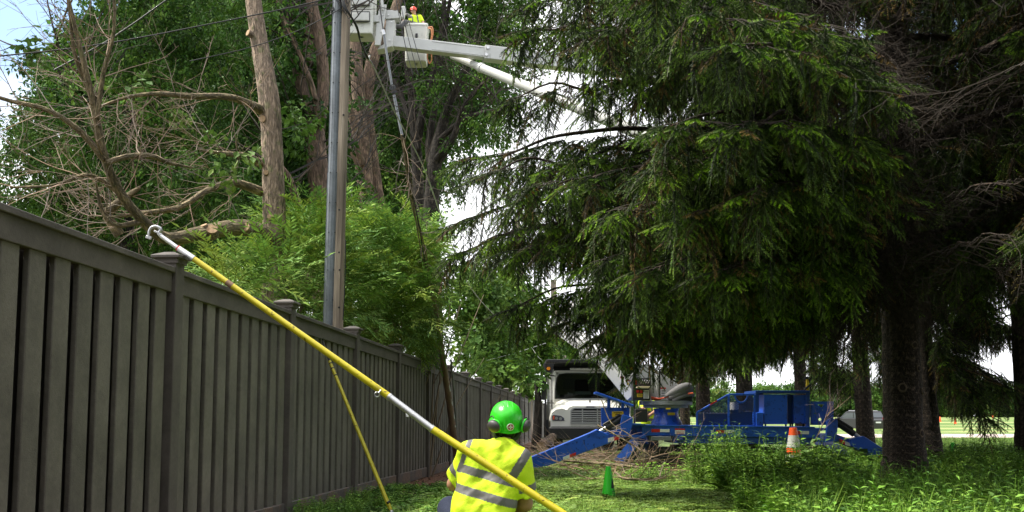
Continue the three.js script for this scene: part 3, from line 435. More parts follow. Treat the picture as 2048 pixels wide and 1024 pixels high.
shrub('willow_shrub', 'big rounded feathery green shrub overhanging the fence right of the utility pole', 830, 16.4, [[770, 590, 15.6, 95, 100, 1.2], [860, 580, 16.6, 100, 90, 1.3], [920, 640, 17, 80, 90, 1.2], [850, 670, 15.9, 95, 60, 0.9], [740, 530, 15.8, 70, 60, 1], [900, 700, 16.6, 60, 40, 0.6], [800, 640, 15, 70, 50, 0.7], [960, 690, 18.6, 56, 62, 1.0], [950, 600, 18.4, 54, 66, 1.0], [905, 545, 17.6, 60, 50, 0.9], [780, 505, 16.4, 90, 42, 0.8], [720, 500, 15.8, 50, 40, 0.7], [870, 530, 16.8, 80, 50, 0.9]], 302, 120);
shrub('broadleaf_vine', 'leafy vine spilling over the fence top above the helmeted worker', 946, 24.5, [[945, 775, 24.2, 14, 45, 0.3], [940, 745, 24.6, 18, 18, 0.3], [1000, 790, 27, 22, 12, 0.4], [985, 805, 26, 10, 20, 0.3]], 303, 160, GREEN.mid);
// ------------------------------------------------------------------ spruces
function needleSpray(seed, len, o = {}) { // a flat drooping twig of needle shoots along +z, green tips at the ends
  const r = mulberry(seed), s = new Soup(), old = o.old ?? [0.55, 0.62, 0.6], fresh = o.fresh ?? [2.1, 2.0, 1.0], stem = [0.55, 0.34, 0.24];
  const C = (t) => V(0.02 * Math.sin(t * 5 + seed), -0.16 * len * t * t, len * t);
  s.path([0, 0.5, 1].map(C), 0.004, 0.002, stem);
  const shoot = (a, d, L, tip) => {
    const e = a.clone().addScaledVector(d, L); s.stick(a, e, 0.0022, 0.0015, stem); const u = V(0, 1, 0).cross(d).normalize(), w = d.clone().cross(u), n = Math.round(L / 0.0036);
    for (let i = 0; i < n; i++) { const t = (i + 0.5) / n, g = i * 2.4 + r(), p = a.clone().addScaledVector(d, L * t), q = u.clone().multiplyScalar(Math.cos(g)).addScaledVector(w, Math.sin(g) * 0.8 + 0.2), dir = d.clone().multiplyScalar(0.75).add(q).normalize(), nl = 0.021 * (1 - 0.35 * t * t), sd = d.clone().cross(q).normalize().multiplyScalar(0.0034), k = t > 0.45 && tip ? fresh : old, kk = vary(k, r, 0.2); s.tri(p.clone().add(sd), p.clone().sub(sd), p.clone().addScaledVector(dir, nl), kk); }
  };
  const n = o.n ?? 4; for (let i = 0; i < n; i++) for (const sd of [-1, 1]) { const t = 0.12 + 0.76 * (i + 0.3 * (sd + 1) / 2) / n; const d = V(sd * (0.62 + 0.2 * r()), -0.32 - 0.35 * r(), 0.7).normalize(); shoot(C(t), d, len * (0.42 - 0.2 * t) * (0.8 + 0.4 * r()), true); }
  shoot(C(0.05), V(0, -0.08, 1).normalize(), len * 0.5, false); shoot(C(0.55), V(0, -0.25, 1).normalize(), len * 0.5, true);
  return s.geo();
}
function deadTwig(seed) { const r = mulberry(seed), s = new Soup(); twigSoup(s, V(0, 0, 0), V(0, -0.35, 1), 0.62, 0.0042, 2, r, [1, 1, 1], { wig: 0.22, lift: -0.05, kids: 9, spread: 0.9 }); return s.geo(); }
const SPRAY = [needleSpray(1, 0.36), needleSpray(2, 0.30, { n: 4 })], DEAD = deadTwig(4);
const needleMat = new THREE.MeshStandardMaterial({ color: col(1, 1, 1), vertexColors: true, roughness: 0.75, side: THREE.DoubleSide });
const deadMat = M(0.028, 0.02, 0.014, 0.95, 0, { vertexColors: true });
const NEEDLE = { norway: [[0.038, 0.072, 0.017], [0.05, 0.092, 0.019], [0.064, 0.115, 0.019], [0.032, 0.06, 0.017]], bright: [[0.10, 0.19, 0.02], [0.14, 0.25, 0.024], [0.075, 0.15, 0.02]], brown: [[0.10, 0.07, 0.035], [0.08, 0.066, 0.034]] };
function spruce(name, label, px, d, o) {
  const r = mulberry(o.seed), base = G(XD(px, d), d), t = thing(name, label, 'spruce tree', base.clone(), undefined), H = o.h, top = base.clone().add(V(o.lean ?? 0, H, 0));
  const at = (y) => base.clone().lerp(top, y / H), tr = (y) => o.r0 * Math.pow(1 - y / H, 0.8);
  const tp = [-0.3, 0.0, 0.12, 0.35, 0.8, 1.6, 2.6, 4, 6.5, 10, H * 0.95].filter((y) => y < H);
  part('trunk', tube(tp.map((y) => at(y).add(V((r() - 0.5) * 0.02, 0, (r() - 0.5) * 0.02))), tp.map((y) => tr(Math.max(y, 0)) * (y < 0.9 ? 1 + 0.5 * (o.flare ?? 1) * Math.pow(1 - Math.max(y, 0) / 0.9, 2.2) : 1)), o.sides ?? 18, 0.1, o.rough ?? 0.09, o.seed), o.bark ?? BARK.spruce, t, { asis: true });
  const live = [[], []], liveC = [[], []], dead = [], wood = new Soup(), woodK = [0.036, 0.027, 0.02];
  const hang = (p, yaw, down, size, green, roll = 0) => { const v = r() < 0.5 ? 0 : 1; live[v].push(Q(p, down, yaw, roll, size)); const pal = r() < (o.brown ?? 0.06) ? NEEDLE.brown : r() < green ? NEEDLE.bright : NEEDLE.norway, m = pal[Math.floor(r() * pal.length)], k = 0.75 + 0.5 * r(); liveC[v].push(col(m[0] * k, m[1] * k, m[2] * k)); };
  const bough = (a, tip, q = {}) => {
    const ctrl = a.clone().lerp(tip, 0.5).add(V(0, (q.arch ?? 0.08) * a.distanceTo(tip), 0)), c = new THREE.QuadraticBezierCurve3(a, ctrl, tip), L = c.getLength(), r0 = clamp(0.011 * L, 0.014, 0.06);
    const big = L > 1.5 && (q.limb ?? false), pts = []; for (let i = 0; i <= 12; i++) { const p = c.getPoint(i / 12); if (i && i < 12) p.add(rdir(r).multiplyScalar(0.018 * L)); pts.push(p); }
    if (big) part('bough', tube(pts, [r0, r0 * 0.75, r0 * 0.45, r0 * 0.15], 8, 0.14, 0.1, o.seed), o.bark ?? BARK.spruce, t, { asis: true }); else wood.path(pts, r0, 0.004, woodK);
    const from = q.from ?? 0.42, step = o.step ?? 0.15, n = Math.round(L / step), yaw0 = Math.atan2(tip.x - a.x, tip.z - a.z);
    for (let i = 1; i <= n; i++) for (const sd of [-1, 1]) {
      const u = (i - 0.5 * (sd > 0) + 0.3 * (r() - 0.5)) / n; if (u < 0.08) continue; const p = c.getPoint(Math.min(1, u));
      const w = Math.min(1, (1.04 - u) * 2.4) * (o.spread ?? 0.16) * L * (0.6 + 0.6 * r()) * (u < from ? 0.7 : 1) + 0.10, yaw = yaw0 + sd * (0.75 + 0.35 * r()) * (u > 0.93 ? 0.4 : 1), sl = -0.12 - 0.35 * r(), e = p.clone().add(V(Math.sin(yaw) * w, sl * w - 0.22 * w * w, Math.cos(yaw) * w));
      const m1 = p.clone().lerp(e, 0.5).add(V(0, 0.07 * w, 0)); wood.path([p, m1, e], 0.0065, 0.003, woodK);
      if (u > from + 0.16 * (r() - 0.5) && !q.dead) {
        const k = Math.max(2, Math.round(w / (o.gap ?? 0.115)));
        for (let j = 0; j <= k; j++) { const f = (j + 0.5 * r()) / k, s = p.clone().lerp(e, f); if (f < 0.5) s.lerp(m1, 0.5); hang(s, yaw + (r() - 0.5) * 1.3, 0.15 + 0.75 * r(), (0.8 + 0.45 * r()) * (o.size ?? 1), o.green ?? 0.4, (r() - 0.5) * 0.7); if (r() < (o.curtain ?? 0.75)) hang(s.clone().add(V(0, -0.02, 0)), yaw + (r() - 0.5) * 2.6, 1.05 + 0.5 * r(), (0.95 + 0.7 * r()) * (o.size ?? 1), 0.12); }
      } else if (r() < (q.twig ?? 0.8)) { const k = Math.max(1, Math.round(w / 0.32)); for (let j = 0; j < k; j++) dead.push(Q(p.clone().lerp(e, (j + r()) / k), 0.3 + 0.9 * r(), yaw + (r() - 0.5) * 2, r() * 6.28, 0.8 + 0.8 * r())); }
    }
  };
  for (const b of o.boughs ?? []) { const tip = P(b[0], b[1], b[2]), rise = b[3] ?? 0.35; const hy = clamp(tip.y - base.y + rise * 2, 0.9, H - 1); bough(at(hy), tip, { limb: true, from: b[4] ?? 0.42, arch: b[5] ?? 0.09 }); }
  const n = o.n ?? 60, first = o.first ?? 2;
  for (let i = 0; i < n; i++) {
    const f = (i + r()) / n, y = first + (H - first - 0.4) * Math.pow(f, o.pow ?? 1.15), az = i * 2.39996 + (r() - 0.5) * 0.5, R = Math.max(0.35, o.R * Math.pow(1 - (y - first) / (H - first), 0.75) * (0.82 + 0.3 * r()));
    const dx = Math.sin(az), dz = Math.cos(az), q = o.rule ? o.rule(y, az, dx, dz, R) : {}; if (q === null) continue;
    const RR = R * (q.k ?? 1), a = at(y), tip = a.clone().add(V(dx * RR, (q.rise ?? o.rise ?? -0.1) * RR - 0.035 * RR * RR + (r() - 0.5) * 0.25, dz * RR));
    bough(a, tip, { limb: (q.limb ?? y < 7) && RR > 1.4, from: q.from ?? (o.from ?? 0.42), dead: q.dead, twig: q.twig, arch: 0.1 });
  }
  part('branches', wood.geo(), soupMat, t, { asis: true, kind: 'stuff' });
  live.forEach((m, v) => m.length && instanced('needles', SPRAY[v], needleMat, m, liveC[v], t, 'stuff'));
  if (dead.length) instanced('dead_twigs', DEAD, deadMat, dead, null, t, 'stuff');
  for (const [sx, sy, rp] of o.scars ?? []) { // ringed scars of branches cut long ago
    const yh = P(sx, sy, d).y - base.y, c0 = at(yh), rr = tr(yh) * 1.02, dx = clamp((XD(sx, d) - c0.x) / rr, -0.9, 0.9), nn = V(dx, 0.05, Math.sqrt(1 - dx * dx)).normalize(), c = c0.clone().addScaledVector(nn, rr * 0.99), R = rp * mpp(d) * 0.92;
    const q = new THREE.Quaternion().setFromUnitVectors(V(0, 0, 1), nn), ring = new THREE.TorusGeometry(R * 0.82, R * 0.2, 7, 16).scale(1, 1.12, 1).applyQuaternion(q).translate(c.x, c.y, c.z);
    const scar = part('branch_scar', ring, MAT.scar, t); part('scar_wood', disc(c.clone().addScaledVector(nn, 0.004), nn, R * 0.6, 0.02, 12), MAT.scarWood, scar);
  }
  return t;
}
MAT.scarWood = M(0.035, 0.025, 0.02, 0.95);
MAT.scar = M(0.30, 0.22, 0.155, 0.95, 0, { map: rep(T.dirtCol, 3, 3) });
spruce('spruce_tree', 'big near spruce with ringed knots on its dark trunk and boughs sweeping left', 1803, 12.6, {
  seed: 401, h: 19, R: 6.0, r0: 0.245, first: 2.6, n: 96, green: 0.5, brown: 0.12, pow: 1.25, curtain: 0.48, gap: 0.14, spread: 0.115,
  scars: [[1800, 606, 11], [1818, 694, 8], [1826, 740, 7], [1790, 778, 9], [1836, 785, 7], [1827, 868, 8], [1836, 828, 4], [1770, 828, 5], [1857, 787, 6]],
  boughs: [[1062, 60, 9.8], [1075, 5, 10.6], [1160, -40, 9.6], [1035, 195, 10.8], [1210, 60, 8.6], [1300, -20, 8.0], [1400, 30, 7.6], [1470, 90, 7.4], 
    [945, 318, 11.0, 0.3, 0.5], [990, 345, 10.4, 0.3, 0.45], [1060, 375, 9.6], [935, 438, 11.4], [1000, 470, 10.8], [925, 505, 11.6, 0.35, 0.5], [1040, 500, 10.6],
    [1240, 420, 8.6], [1330, 330, 8.0], [1390, 430, 8.2], [1300, 540, 8.8], [1200, 520, 9.6], [1040, 610, 11.4, 0.3, 0.55], [1230, 595, 10.2], [1290, 570, 9.8], [1400, 560, 9.4], [1350, 250, 7.8], [1480, 250, 7.6], [1510, 380, 8.0], [1450, 540, 8.6], [1490, 620, 10.4], [1150, 640, 11.6], [1205, 668, 11.2], [1262, 690, 10.8], [1410, 690, 11.6], [1300, 640, 10.2], [1370, 650, 11.2]],
  rule: (y, az, dx, dz, R) => { const left = -dx * 0.9 + dz * 0.1; if (y > 6.4) return left > 0.3 ? { k: y < 9.5 ? 0.5 : 0.8 } : { k: 1 }; if (left > 0.35) return null; if (dz > 0.0 || dx > 0.2) return y < 4.2 ? { dead: true, k: 0.5, twig: 0.3, rise: 0.12 } : { from: 0.4, rise: 0.12, k: 1.0, twig: 0.4 }; return y < 3.2 ? { dead: true, k: 0.5, twig: 0.6, rise: 0.1 } : { from: 0.3 }; } });
const dim = { brown: 0.2, green: 0.12, size: 1.2, gap: 0.15, step: 0.2, curtain: 0.75 };
spruce('spruce_tree', 'spruce right behind the big knotted trunk, its own trunk half hidden', 1852, 17, { ...dim, seed: 402, h: 17, R: 4.4, r0: 0.2, first: 3.8, n: 44, lean: -0.4, boughs: [[1962, 838, 16.2, 0.9, 0.3], [1905, 770, 16.6, 0.9, 0.35]] });
spruce('spruce_tree', 'spruce with slim flared trunk behind the right outrigger', 1728, 21.5, { ...dim, seed: 403, h: 17, R: 4.8, r0: 0.19, first: 2.6, n: 42, lean: -0.5, from: 0.3 });
spruce('spruce_tree', 'spruce at the right edge with drooping boughs above the field', 2046, 19, { ...dim, seed: 404, h: 17, R: 4.4, r0: 0.2, first: 3.9, n: 34, from: 0.35, boughs: [[1930, 700, 18.5, 0.4, 0.3], [1870, 690, 19.5, 0.4, 0.3]] });
spruce('spruce_tree', 'spruce with pale brown trunk standing behind the mesh guard', 1488, 25, { ...dim, seed: 405, h: 16, R: 3.6, r0: 0.225, first: 3.3, n: 40, bark: BARK.spruceGrey, flare: 0.5 });
spruce('spruce_tree', 'dark spruce trunk between the hose bundle and the mesh guard', 1405, 27, { ...dim, seed: 406, h: 16, R: 3.0, r0: 0.21, first: 3.4, n: 54 });
spruce('spruce_tree', 'slim spruce left in the row, behind the turret controls', 1368, 32, { ...dim, seed: 407, h: 15, R: 2.6, r0: 0.17, first: 3.0, n: 40 });
spruce('spruce_tree', 'distant spruce whose dark boughs show between the two blue guards and the trunks', 1600, 30, { ...dim, seed: 408, h: 16, R: 4.4, r0: 0.2, first: 2.7, n: 34 });
spruce('spruce_tree', 'spruce beyond the frame whose boughs darken the upper right corner', 2330, 13.5, { ...dim, seed: 409, h: 17, R: 5.6, r0: 0.24, first: 3.8, n: 70, step: 0.2, from: 0.25 });

const shade = { ...dim, size: 1.7, gap: 0.24, step: 0.3, sides: 12 };
spruce('spruce_tree', 'spruce right of the camera, outside the frame, that shades the weeds', 1024 + 2000 * 8.4 / 8.3, 8.3, { ...shade, size: 1.3, gap: 0.15, step: 0.2, seed: 410, h: 16, R: 6.2, r0: 0.22, first: 4.4, n: 56, rule: (y) => (y < 6.4 ? { dead: true, twig: 0.25 } : { from: 0.45 }) });
spruce('spruce_tree', 'spruce behind the camera on the right, outside the frame', 1024 - 2000 * 6.8 / 2.5, -2.5, { ...shade, seed: 411, h: 16, R: 5.2, r0: 0.22, first: 2.8, n: 40 });
spruce('spruce_tree', 'spruce far right of the camera, outside the frame', 1024 + 2000 * 11.5 / 2, 2, { ...shade, seed: 412, h: 16, R: 5.4, r0: 0.22, first: 2.8, n: 40 });
[[-7.5, 6.5, 'left'], [-3.2, 7.5, 'left of centre'], [1.2, 6.8, 'centre'], [5.2, 8.5, 'right of centre'], [10, 6.5, 'right']].forEach(([x, z, where], i) => { spruce('spruce_tree', `spruce in the row behind the camera, ${where}, outside the frame`, 1024 + 2000 * x / -z, -z, { ...shade, seed: 420 + i, h: 14, R: 3.6, r0: 0.2, first: 0.9, n: 64, from: 0.2, size: 2.0 }); });

// ------------------------------------------------------------------ trees far off and beyond the machines
{
  const bright = [['bright green tree beyond the fence end, left of the leaning pole', 965, 37, [[965, 640, 37, 62, 110, 2.4], [935, 590, 36, 44, 70, 1.8], [990, 720, 36, 60, 70, 2], [1000, 590, 38, 40, 50, 2]]], ['light green tree right behind the slim leaning pole', 1040, 42, [[1045, 650, 42, 62, 95, 2.4], [1080, 720, 42, 55, 60, 2], [1020, 740, 40, 50, 50, 1.6]]], ['yellow-green tree above the truck box', 1165, 60, [[1175, 712, 60, 60, 32, 2.6], [1120, 700, 60, 34, 40, 2.2]]], ['low leafy tree at the fence end beside the truck mirror', 1070, 31, [[1072, 752, 31, 22, 26, 0.8], [1045, 775, 31, 20, 14, 0.7], [1085, 780, 32, 12, 28, 0.6]]]];
  bright.forEach(([label, px, d, blobs], i) => { const t = thing('broadleaf_tree', label, 'tree', G(XD(px, d), d)); part('trunk', tube([t.position.clone().add(V(0, -0.2, 0)), t.position.clone().add(V(0.1, 1.5, 0)), P(blobs[0][0], blobs[0][1], d)], [0.16, 0.12, 0.05], 9), BARK.dark, t, { asis: true }); const [m, c] = scatter(blobs, 6.5, 700 + i, { colors: [...GREEN.light, [0.2, 0.32, 0.05], [0.24, 0.36, 0.06], ...GREEN.mid], gap: 0.3, size: 1.5 }); instanced('crown', LEAF.big, LM.mid, m, c, t, 'stuff'); });
  const r = mulberry(61);
  const row = [[1310, 2, 5, 0], [1385, 0, 5, 0], [1440, 1, 5.2, 0], [1530, 2, 4.8, 0], [1590, 0, 5, 0], [1652, 1, 5.2, 'yellow-green tree of the far wood above the blue end plate'], [1692, 0, 4.6, 'dark green tree of the far wood rising behind the parked car'], [1753, 2, 5, 'green tree of the far wood seen between the flared and the knotted trunk'], [1876, 2, 4.6, 'dull green tree of the far wood close to the right side of the knotted trunk'], [1932, 2, 6.4, 'tallest grey-green tree of the far wood, right of the orange cones'], [1972, 1, 5.0, 'yellow-green tree of the far wood above the farthest tiny cone'], [2012, 0, 4.4, 'dark green tree of the far wood just left of the right edge trunk']];
  for (const [px, kind, h0, label] of row) { // the far wood behind the field
    const h = h0 * 1.25, d = 178 + 6 * r(), base = G(XD(px, d), d), t = thing('field_edge_tree', label || 'green tree of the far wood glimpsed behind the blue lift', 'tree', base, 'trees of the far wood along the field');
    part('trunk', rod(base.clone().add(V(0, -0.3, 0)), base.clone().add(V(0.2, h * 0.7, 0)), 0.2, 0.1, 7), BARK.dark, t);
    const m = [], c = [], pal = [GREEN.dark, [...GREEN.light, [0.2, 0.25, 0.05]], GREEN.mid][kind];
    for (let k = 0; k < 150; k++) { const u = rdir(r), q = Math.cbrt(r()), p = base.clone().add(V(u.x * q * (2.4 + 0.5 * h * 0.4), h * 0.52 + u.y * q * h * 0.5, u.z * q * 2)); if (p.y < base.y + 0.2) continue; m.push(Q(p, (r() - 0.5), r() * 6.28, r() - 0.5, 0.8 + 0.6 * r())); const g = pal[Math.floor(r() * pal.length)], v = 0.8 + 0.5 * r(); c.push(col(g[0] * v, g[1] * v, g[2] * v)); }
    instanced('crown', LEAF.far, LM.mid, m, c, t, 'stuff');
  }
  { const m = [], c = []; for (let i = 0; i < 2600; i++) { const d = 184 + 12 * r(), x = lerp(XD(1230, d), XD(2330, d), r()), p = G(x, d).add(V(0, 0.2 + 4.6 * r() * (0.7 + 0.5 * noise3(x * 0.1, 1, 1)), 0)); m.push(Q(p, r() - 0.5, r() * 6.28, r() - 0.5, 0.9 + 0.7 * r())); const v = 0.7 + 0.6 * r(); c.push(col(0.09 * v, 0.16 * v, 0.045 * v)); } tag(instanced('far_wood', LEAF.far, LM.mid, m, c, null, 'stuff'), 'dark green undergrowth of the far wood behind the mown field', 'wood'); }
}
// ------------------------------------------------------------------ grass, ground cover, weeds
{
  const r = mulberry(88);
  const tuft = (seed, n, h, w, lean) => { const q = mulberry(seed), s = new Soup(); for (let i = 0; i < n; i++) { const a = q() * 6.283, o = V(Math.cos(a) * 0.06 * q(), 0, Math.sin(a) * 0.06 * q()), hh = h * (0.5 + 0.7 * q()), d = V(Math.cos(a), 0, Math.sin(a)), l = hh * lean * (0.4 + q()); const m = o.clone().add(V(d.x * l * 0.3, hh * 0.6, d.z * l * 0.3)), e = o.clone().add(V(d.x * l, hh, d.z * l)), sd = V(-d.z, 0, d.x); s.strip([o, m, e], w, 0, vary([1, 1, 1], q, 0.3), sd); } return s.geo(); };
  const clover = (seed) => { const q = mulberry(seed), s = new Soup(); for (let i = 0; i < 16; i++) { const a = q() * 6.283, o = V((q() - 0.5) * 0.2, 0.02 + 0.05 * q(), (q() - 0.5) * 0.2); for (let k = 0; k < 3; k++) { const b = a + k * 2.09; s.leaf(o, V(Math.cos(b), 0.25, Math.sin(b)), V(0.2 * (q() - 0.5), 1, 0.2 * (q() - 0.5)), 0.034, 0.026, vary([1, 1, 1], q, 0.25), 0.1, 0.1); } } return s.geo(); };
  const TUFT = tuft(1, 22, 0.085, 0.006, 0.7), LONG = tuft(2, 26, 0.3, 0.009, 0.55), CLOVER = clover(5);
  const area = (n, f) => { const m = [], c = []; for (let i = 0; i < n; i++) { const d = f.d0 + (f.d1 - f.d0) * Math.pow(r(), f.pow ?? 1), x = lerp(f.x0(d), f.x1(d), r()); if (f.skip && f.skip(x, d)) continue; m.push(Q(G(x, d).add(V(0, f.lift ?? -0.004, 0)), (r() - 0.5) * 0.25, r() * 6.28, (r() - 0.5) * 0.25, (f.s ?? 1) * (f.sf ? f.sf(d, x) : 1) * (0.7 + 0.7 * r()))); const k = f.colors[Math.floor(r() * f.colors.length)], v = 0.75 + 0.5 * r(); c.push(col(k[0] * v, k[1] * v, k[2] * v)); } return [m, c]; };
  const gc = [[0.17, 0.28, 0.035], [0.21, 0.33, 0.045], [0.14, 0.24, 0.035], [0.27, 0.36, 0.075]];
  const bare = (x, d) => fbm3(x * 1.1 + 5, 2.2, d * 1.1, 3) < 0.40 + (d < 11 ? 0.05 : 0);
  { const [m, c] = area(42000, { d0: 5, d1: 30, pow: 1.3, x0: (d) => FX(d) + 0.9, x1: (d) => 0.9 + d * 0.26, colors: gc, skip: (x, d) => bare(x, d) && r() < 0.75 }); tag(instanced('grass', TUFT, LM.thick, m, c, null, 'stuff'), 'short bright green grass in the clearing around the green cone', 'grass'); }
  { const [m, c] = area(19000, { d0: 5, d1: 24, pow: 1.3, x0: (d) => FX(d) + 0.75, x1: (d) => 0.7 + d * 0.26, colors: [...gc, [0.20, 0.28, 0.07]], skip: (x, d) => bare(x, d) && r() < 0.6, lift: 0.0 }); tag(instanced('ground_cover', CLOVER, LM.thick, m, c, null, 'stuff'), 'low clover-like leaves among the grass of the clearing', 'ground cover'); }
  { const [m, c] = area(9000, { d0: 20, d1: 47, x0: (d) => XD(1620, d), x1: (d) => XD(2200, d), colors: [[0.12, 0.2, 0.035], [0.16, 0.24, 0.05]], s: 1.5 }); tag(instanced('verge_grass', TUFT, LM.thick, m, c, null, 'stuff'), 'short grass on the sunny verge before the gravel track', 'grass'); }
  // weed forms
  const weed = (seed, h, pairs, L, W, o = {}) => { const q = mulberry(seed), s = new Soup(); for (let k = 0; k < (o.stems ?? 3); k++) { const a = q() * 6.283, ln = 0.35 * q(), C = (t) => V(Math.cos(a) * h * ln * t * t + (k - 1) * 0.03, h * t * (0.75 + 0.3 * ((k * 0.37) % 1)), Math.sin(a) * h * ln * t * t); s.path([0, 0.5, 1].map(C), 0.004, 0.0018, [0.9, 0.95, 0.7]); for (let i = 0; i < pairs; i++) { const t = 0.1 + 0.9 * i / (pairs - 1), b = i * (o.turn ?? 1.57) + q(); for (const sd of o.single ? [0] : [0, 3.1416]) s.leaf(C(t), V(Math.cos(b + sd), 0.35 + 0.4 * q(), Math.sin(b + sd)), V(0, 1, 0).add(rdir(q).multiplyScalar(0.3)), L * (0.6 + 0.6 * q()) * (1 - 0.45 * t), W * (1 - 0.4 * t), vary([1, 1, 1], q, 0.22), 0.18, 0.3); } if (o.tip) { const e = C(1); for (let j = 0; j < 7; j++) s.leaf(e, rdir(q).add(V(0, 0.5, 0)), rdir(q), 0.022, 0.014, o.tip, 0, 0); } } return s.geo(); };
  const W_ = [weed(21, 0.34, 7, 0.12, 0.055), weed(22, 0.5, 12, 0.13, 0.022, { turn: 2.4, single: true }), weed(23, 0.24, 5, 0.15, 0.085), weed(24, 0.42, 9, 0.09, 0.04, { stems: 4 })];
  const wc = [[0.11, 0.22, 0.024], [0.15, 0.29, 0.03], [0.08, 0.17, 0.028], [0.21, 0.36, 0.045]];
  const clear = (x, d) => { const edge = XD(1330, 9) + (d - 6) * 0.17 + 0.9 * (noise3(d * 0.8, 1, 4) - 0.4); return x < edge || (x < edge + 0.9 && r() < 0.55); };
  W_.forEach((g, i) => { const [m, c] = area([3600, 1700, 4400, 2400][i], { d0: 5.5, d1: 23, pow: 1.2, x0: (d) => 0.9 + 0.13 * d, x1: (d) => 1 + d * 0.56, colors: wc, skip: (x, d) => clear(x, d) || fbm3(x * 0.8 + i * 31, 5 + i, d * 0.8, 3) < [0.5, 0.5, 0.44, 0.46][i] || (d > 15.5 && x < XD(1760, d) && r() < 0.75), sf: (d, x) => (d > 17 ? 1.0 : d > 9.5 && d < 13.5 && x > XD(1730, d) && x < XD(1900, d) ? 0.5 : d < 11 ? 0.86 : x > XD(1800, d) ? 0.92 : x < XD(1500, d) ? 1.35 : x < XD(1665, d) ? 1.2 : 0.9) }); tag(instanced('undergrowth', g, LM.thick, m, c, null, 'stuff'), ['knee-high paired-leaf weeds under the right-hand spruces', 'slender narrow-leaved weeds under the right-hand spruces', 'low broad-leaved weeds under the right-hand spruces', 'bushy small-leaved weeds under the right-hand spruces'][i], 'undergrowth'); });
  { const [m, c] = area(2500, { d0: 5.5, d1: 22, x0: (d) => 1 + 0.14 * d, x1: (d) => 1 + d * 0.56, colors: wc, skip: clear }); tag(instanced('long_grass', LONG, LM.thick, m, c, null, 'stuff'), 'long grass blades among the weeds on the right', 'grass'); }
  // creeping leaves at the foot of the fence
  { const [m, c] = area(760, { d0: 8.3, d1: 13.2, x0: (d) => FX(d) + 0.1, x1: (d) => FX(d) + 1.35 - 0.06 * (d - 8), colors: wc, s: 0.42, skip: (x, d) => fbm3(x * 1.7, 7, d * 1.2, 3) < 0.36 }); tag(instanced('fence_undergrowth', W_[2], LM.thick, m, c, null, 'stuff'), 'low broad leaves creeping along the foot of the near fence', 'undergrowth'); }
  { const [m, c] = area(170, { d0: 8.2, d1: 11, x0: (d) => FX(d) + 0.08, x1: (d) => FX(d) + 0.7, colors: wc, s: 0.42 }); tag(instanced('fence_weeds', W_[3], LM.thick, m, c, null, 'stuff'), 'small-leaved weeds against the bottom rail of the near fence', 'undergrowth'); }
  // single plants one can point to
  const plant = (name, label, cat, px, d, geo, color, n, spread, s, tilt = 0.25) => { const b = G(XD(px, d), d), t = thing(name, label, cat, b), m = [], c = []; for (let i = 0; i < n; i++) { const x = b.x + (r() - 0.5) * spread, z = -d + (r() - 0.5) * spread; m.push(Q(V(x, GY(x, z), z), (r() - 0.5) * tilt, r() * 6.28, (r() - 0.5) * tilt, s * (0.7 + 0.5 * r()))); const v = 0.8 + 0.5 * r(); c.push(col(color[0] * v, color[1] * v, color[2] * v)); } instanced('leaves', geo, LM.thick, m, c, t, 'stuff'); return t; };
  const GOLD = weed(31, 0.85, 22, 0.17, 0.026, { turn: 2.4, single: true, stems: 3 });
  plant('tall_weed', 'tall clump of narrow-leaved weeds in front of the rubber track', 'weed', 1428, 13.6, GOLD, [0.17, 0.29, 0.04], 24, 0.8, 0.92);
  plant('tall_weed', 'loose narrow-leaved weed clump right beside the orange striped cone', 'weed', 1510, 14.5, GOLD, [0.10, 0.18, 0.03], 9, 0.6, 0.6);
  plant('tall_weed', 'spiky dark weed standing left of the small green cone, against the track', 'weed', 1868, 21, GOLD, [0.05, 0.09, 0.025], 4, 0.5, 0.9);
  plant('tall_weed', 'row of spiky weeds against the pale track between cone and right trunk', 'weed', 1960, 20, GOLD, [0.05, 0.09, 0.025], 14, 2.2, 0.75);
  plant('tall_weed', 'spiky weed at the foot of the flared trunk before the field', 'weed', 1750, 20.5, GOLD, [0.05, 0.10, 0.025], 6, 0.5, 0.85);
  plant('leafy_weed', 'paired-leaf weeds crowding the foot of the orange striped cone', 'weed', 1590, 14.3, W_[0], [0.13, 0.25, 0.03], 18, 0.9, 1.3);
  const BIG = weed(33, 0.62, 7, 0.2, 0.15, { stems: 2, turn: 1.9, single: true });
  plant('broadleaf_weed', 'pale broad-leaved weed rising in front of the orange striped cone', 'weed', 1612, 13.2, BIG, [0.16, 0.26, 0.06], 4, 0.25, 1.25, 0.2);
  plant('broadleaf_weed', 'broad-leaved weed just left of the knotted trunk base', 'weed', 1700, 11.2, BIG, [0.10, 0.18, 0.05], 5, 0.5, 0.95);
  plant('broadleaf_weed', 'large-leaved dock in the shade at the bottom right of the knotted trunk', 'weed', 1905, 11.5, BIG, [0.09, 0.17, 0.045], 6, 0.7, 0.8);
  const FLOWER = weed(35, 0.4, 6, 0.07, 0.02, { stems: 6, tip: [5, 4.6, 4.2] });
  plant('flowering_weed', 'white-flowered weeds at the edge of the clearing before the track', 'weed', 1345, 14, FLOWER, [0.10, 0.18, 0.035], 26, 1.1, 0.75);
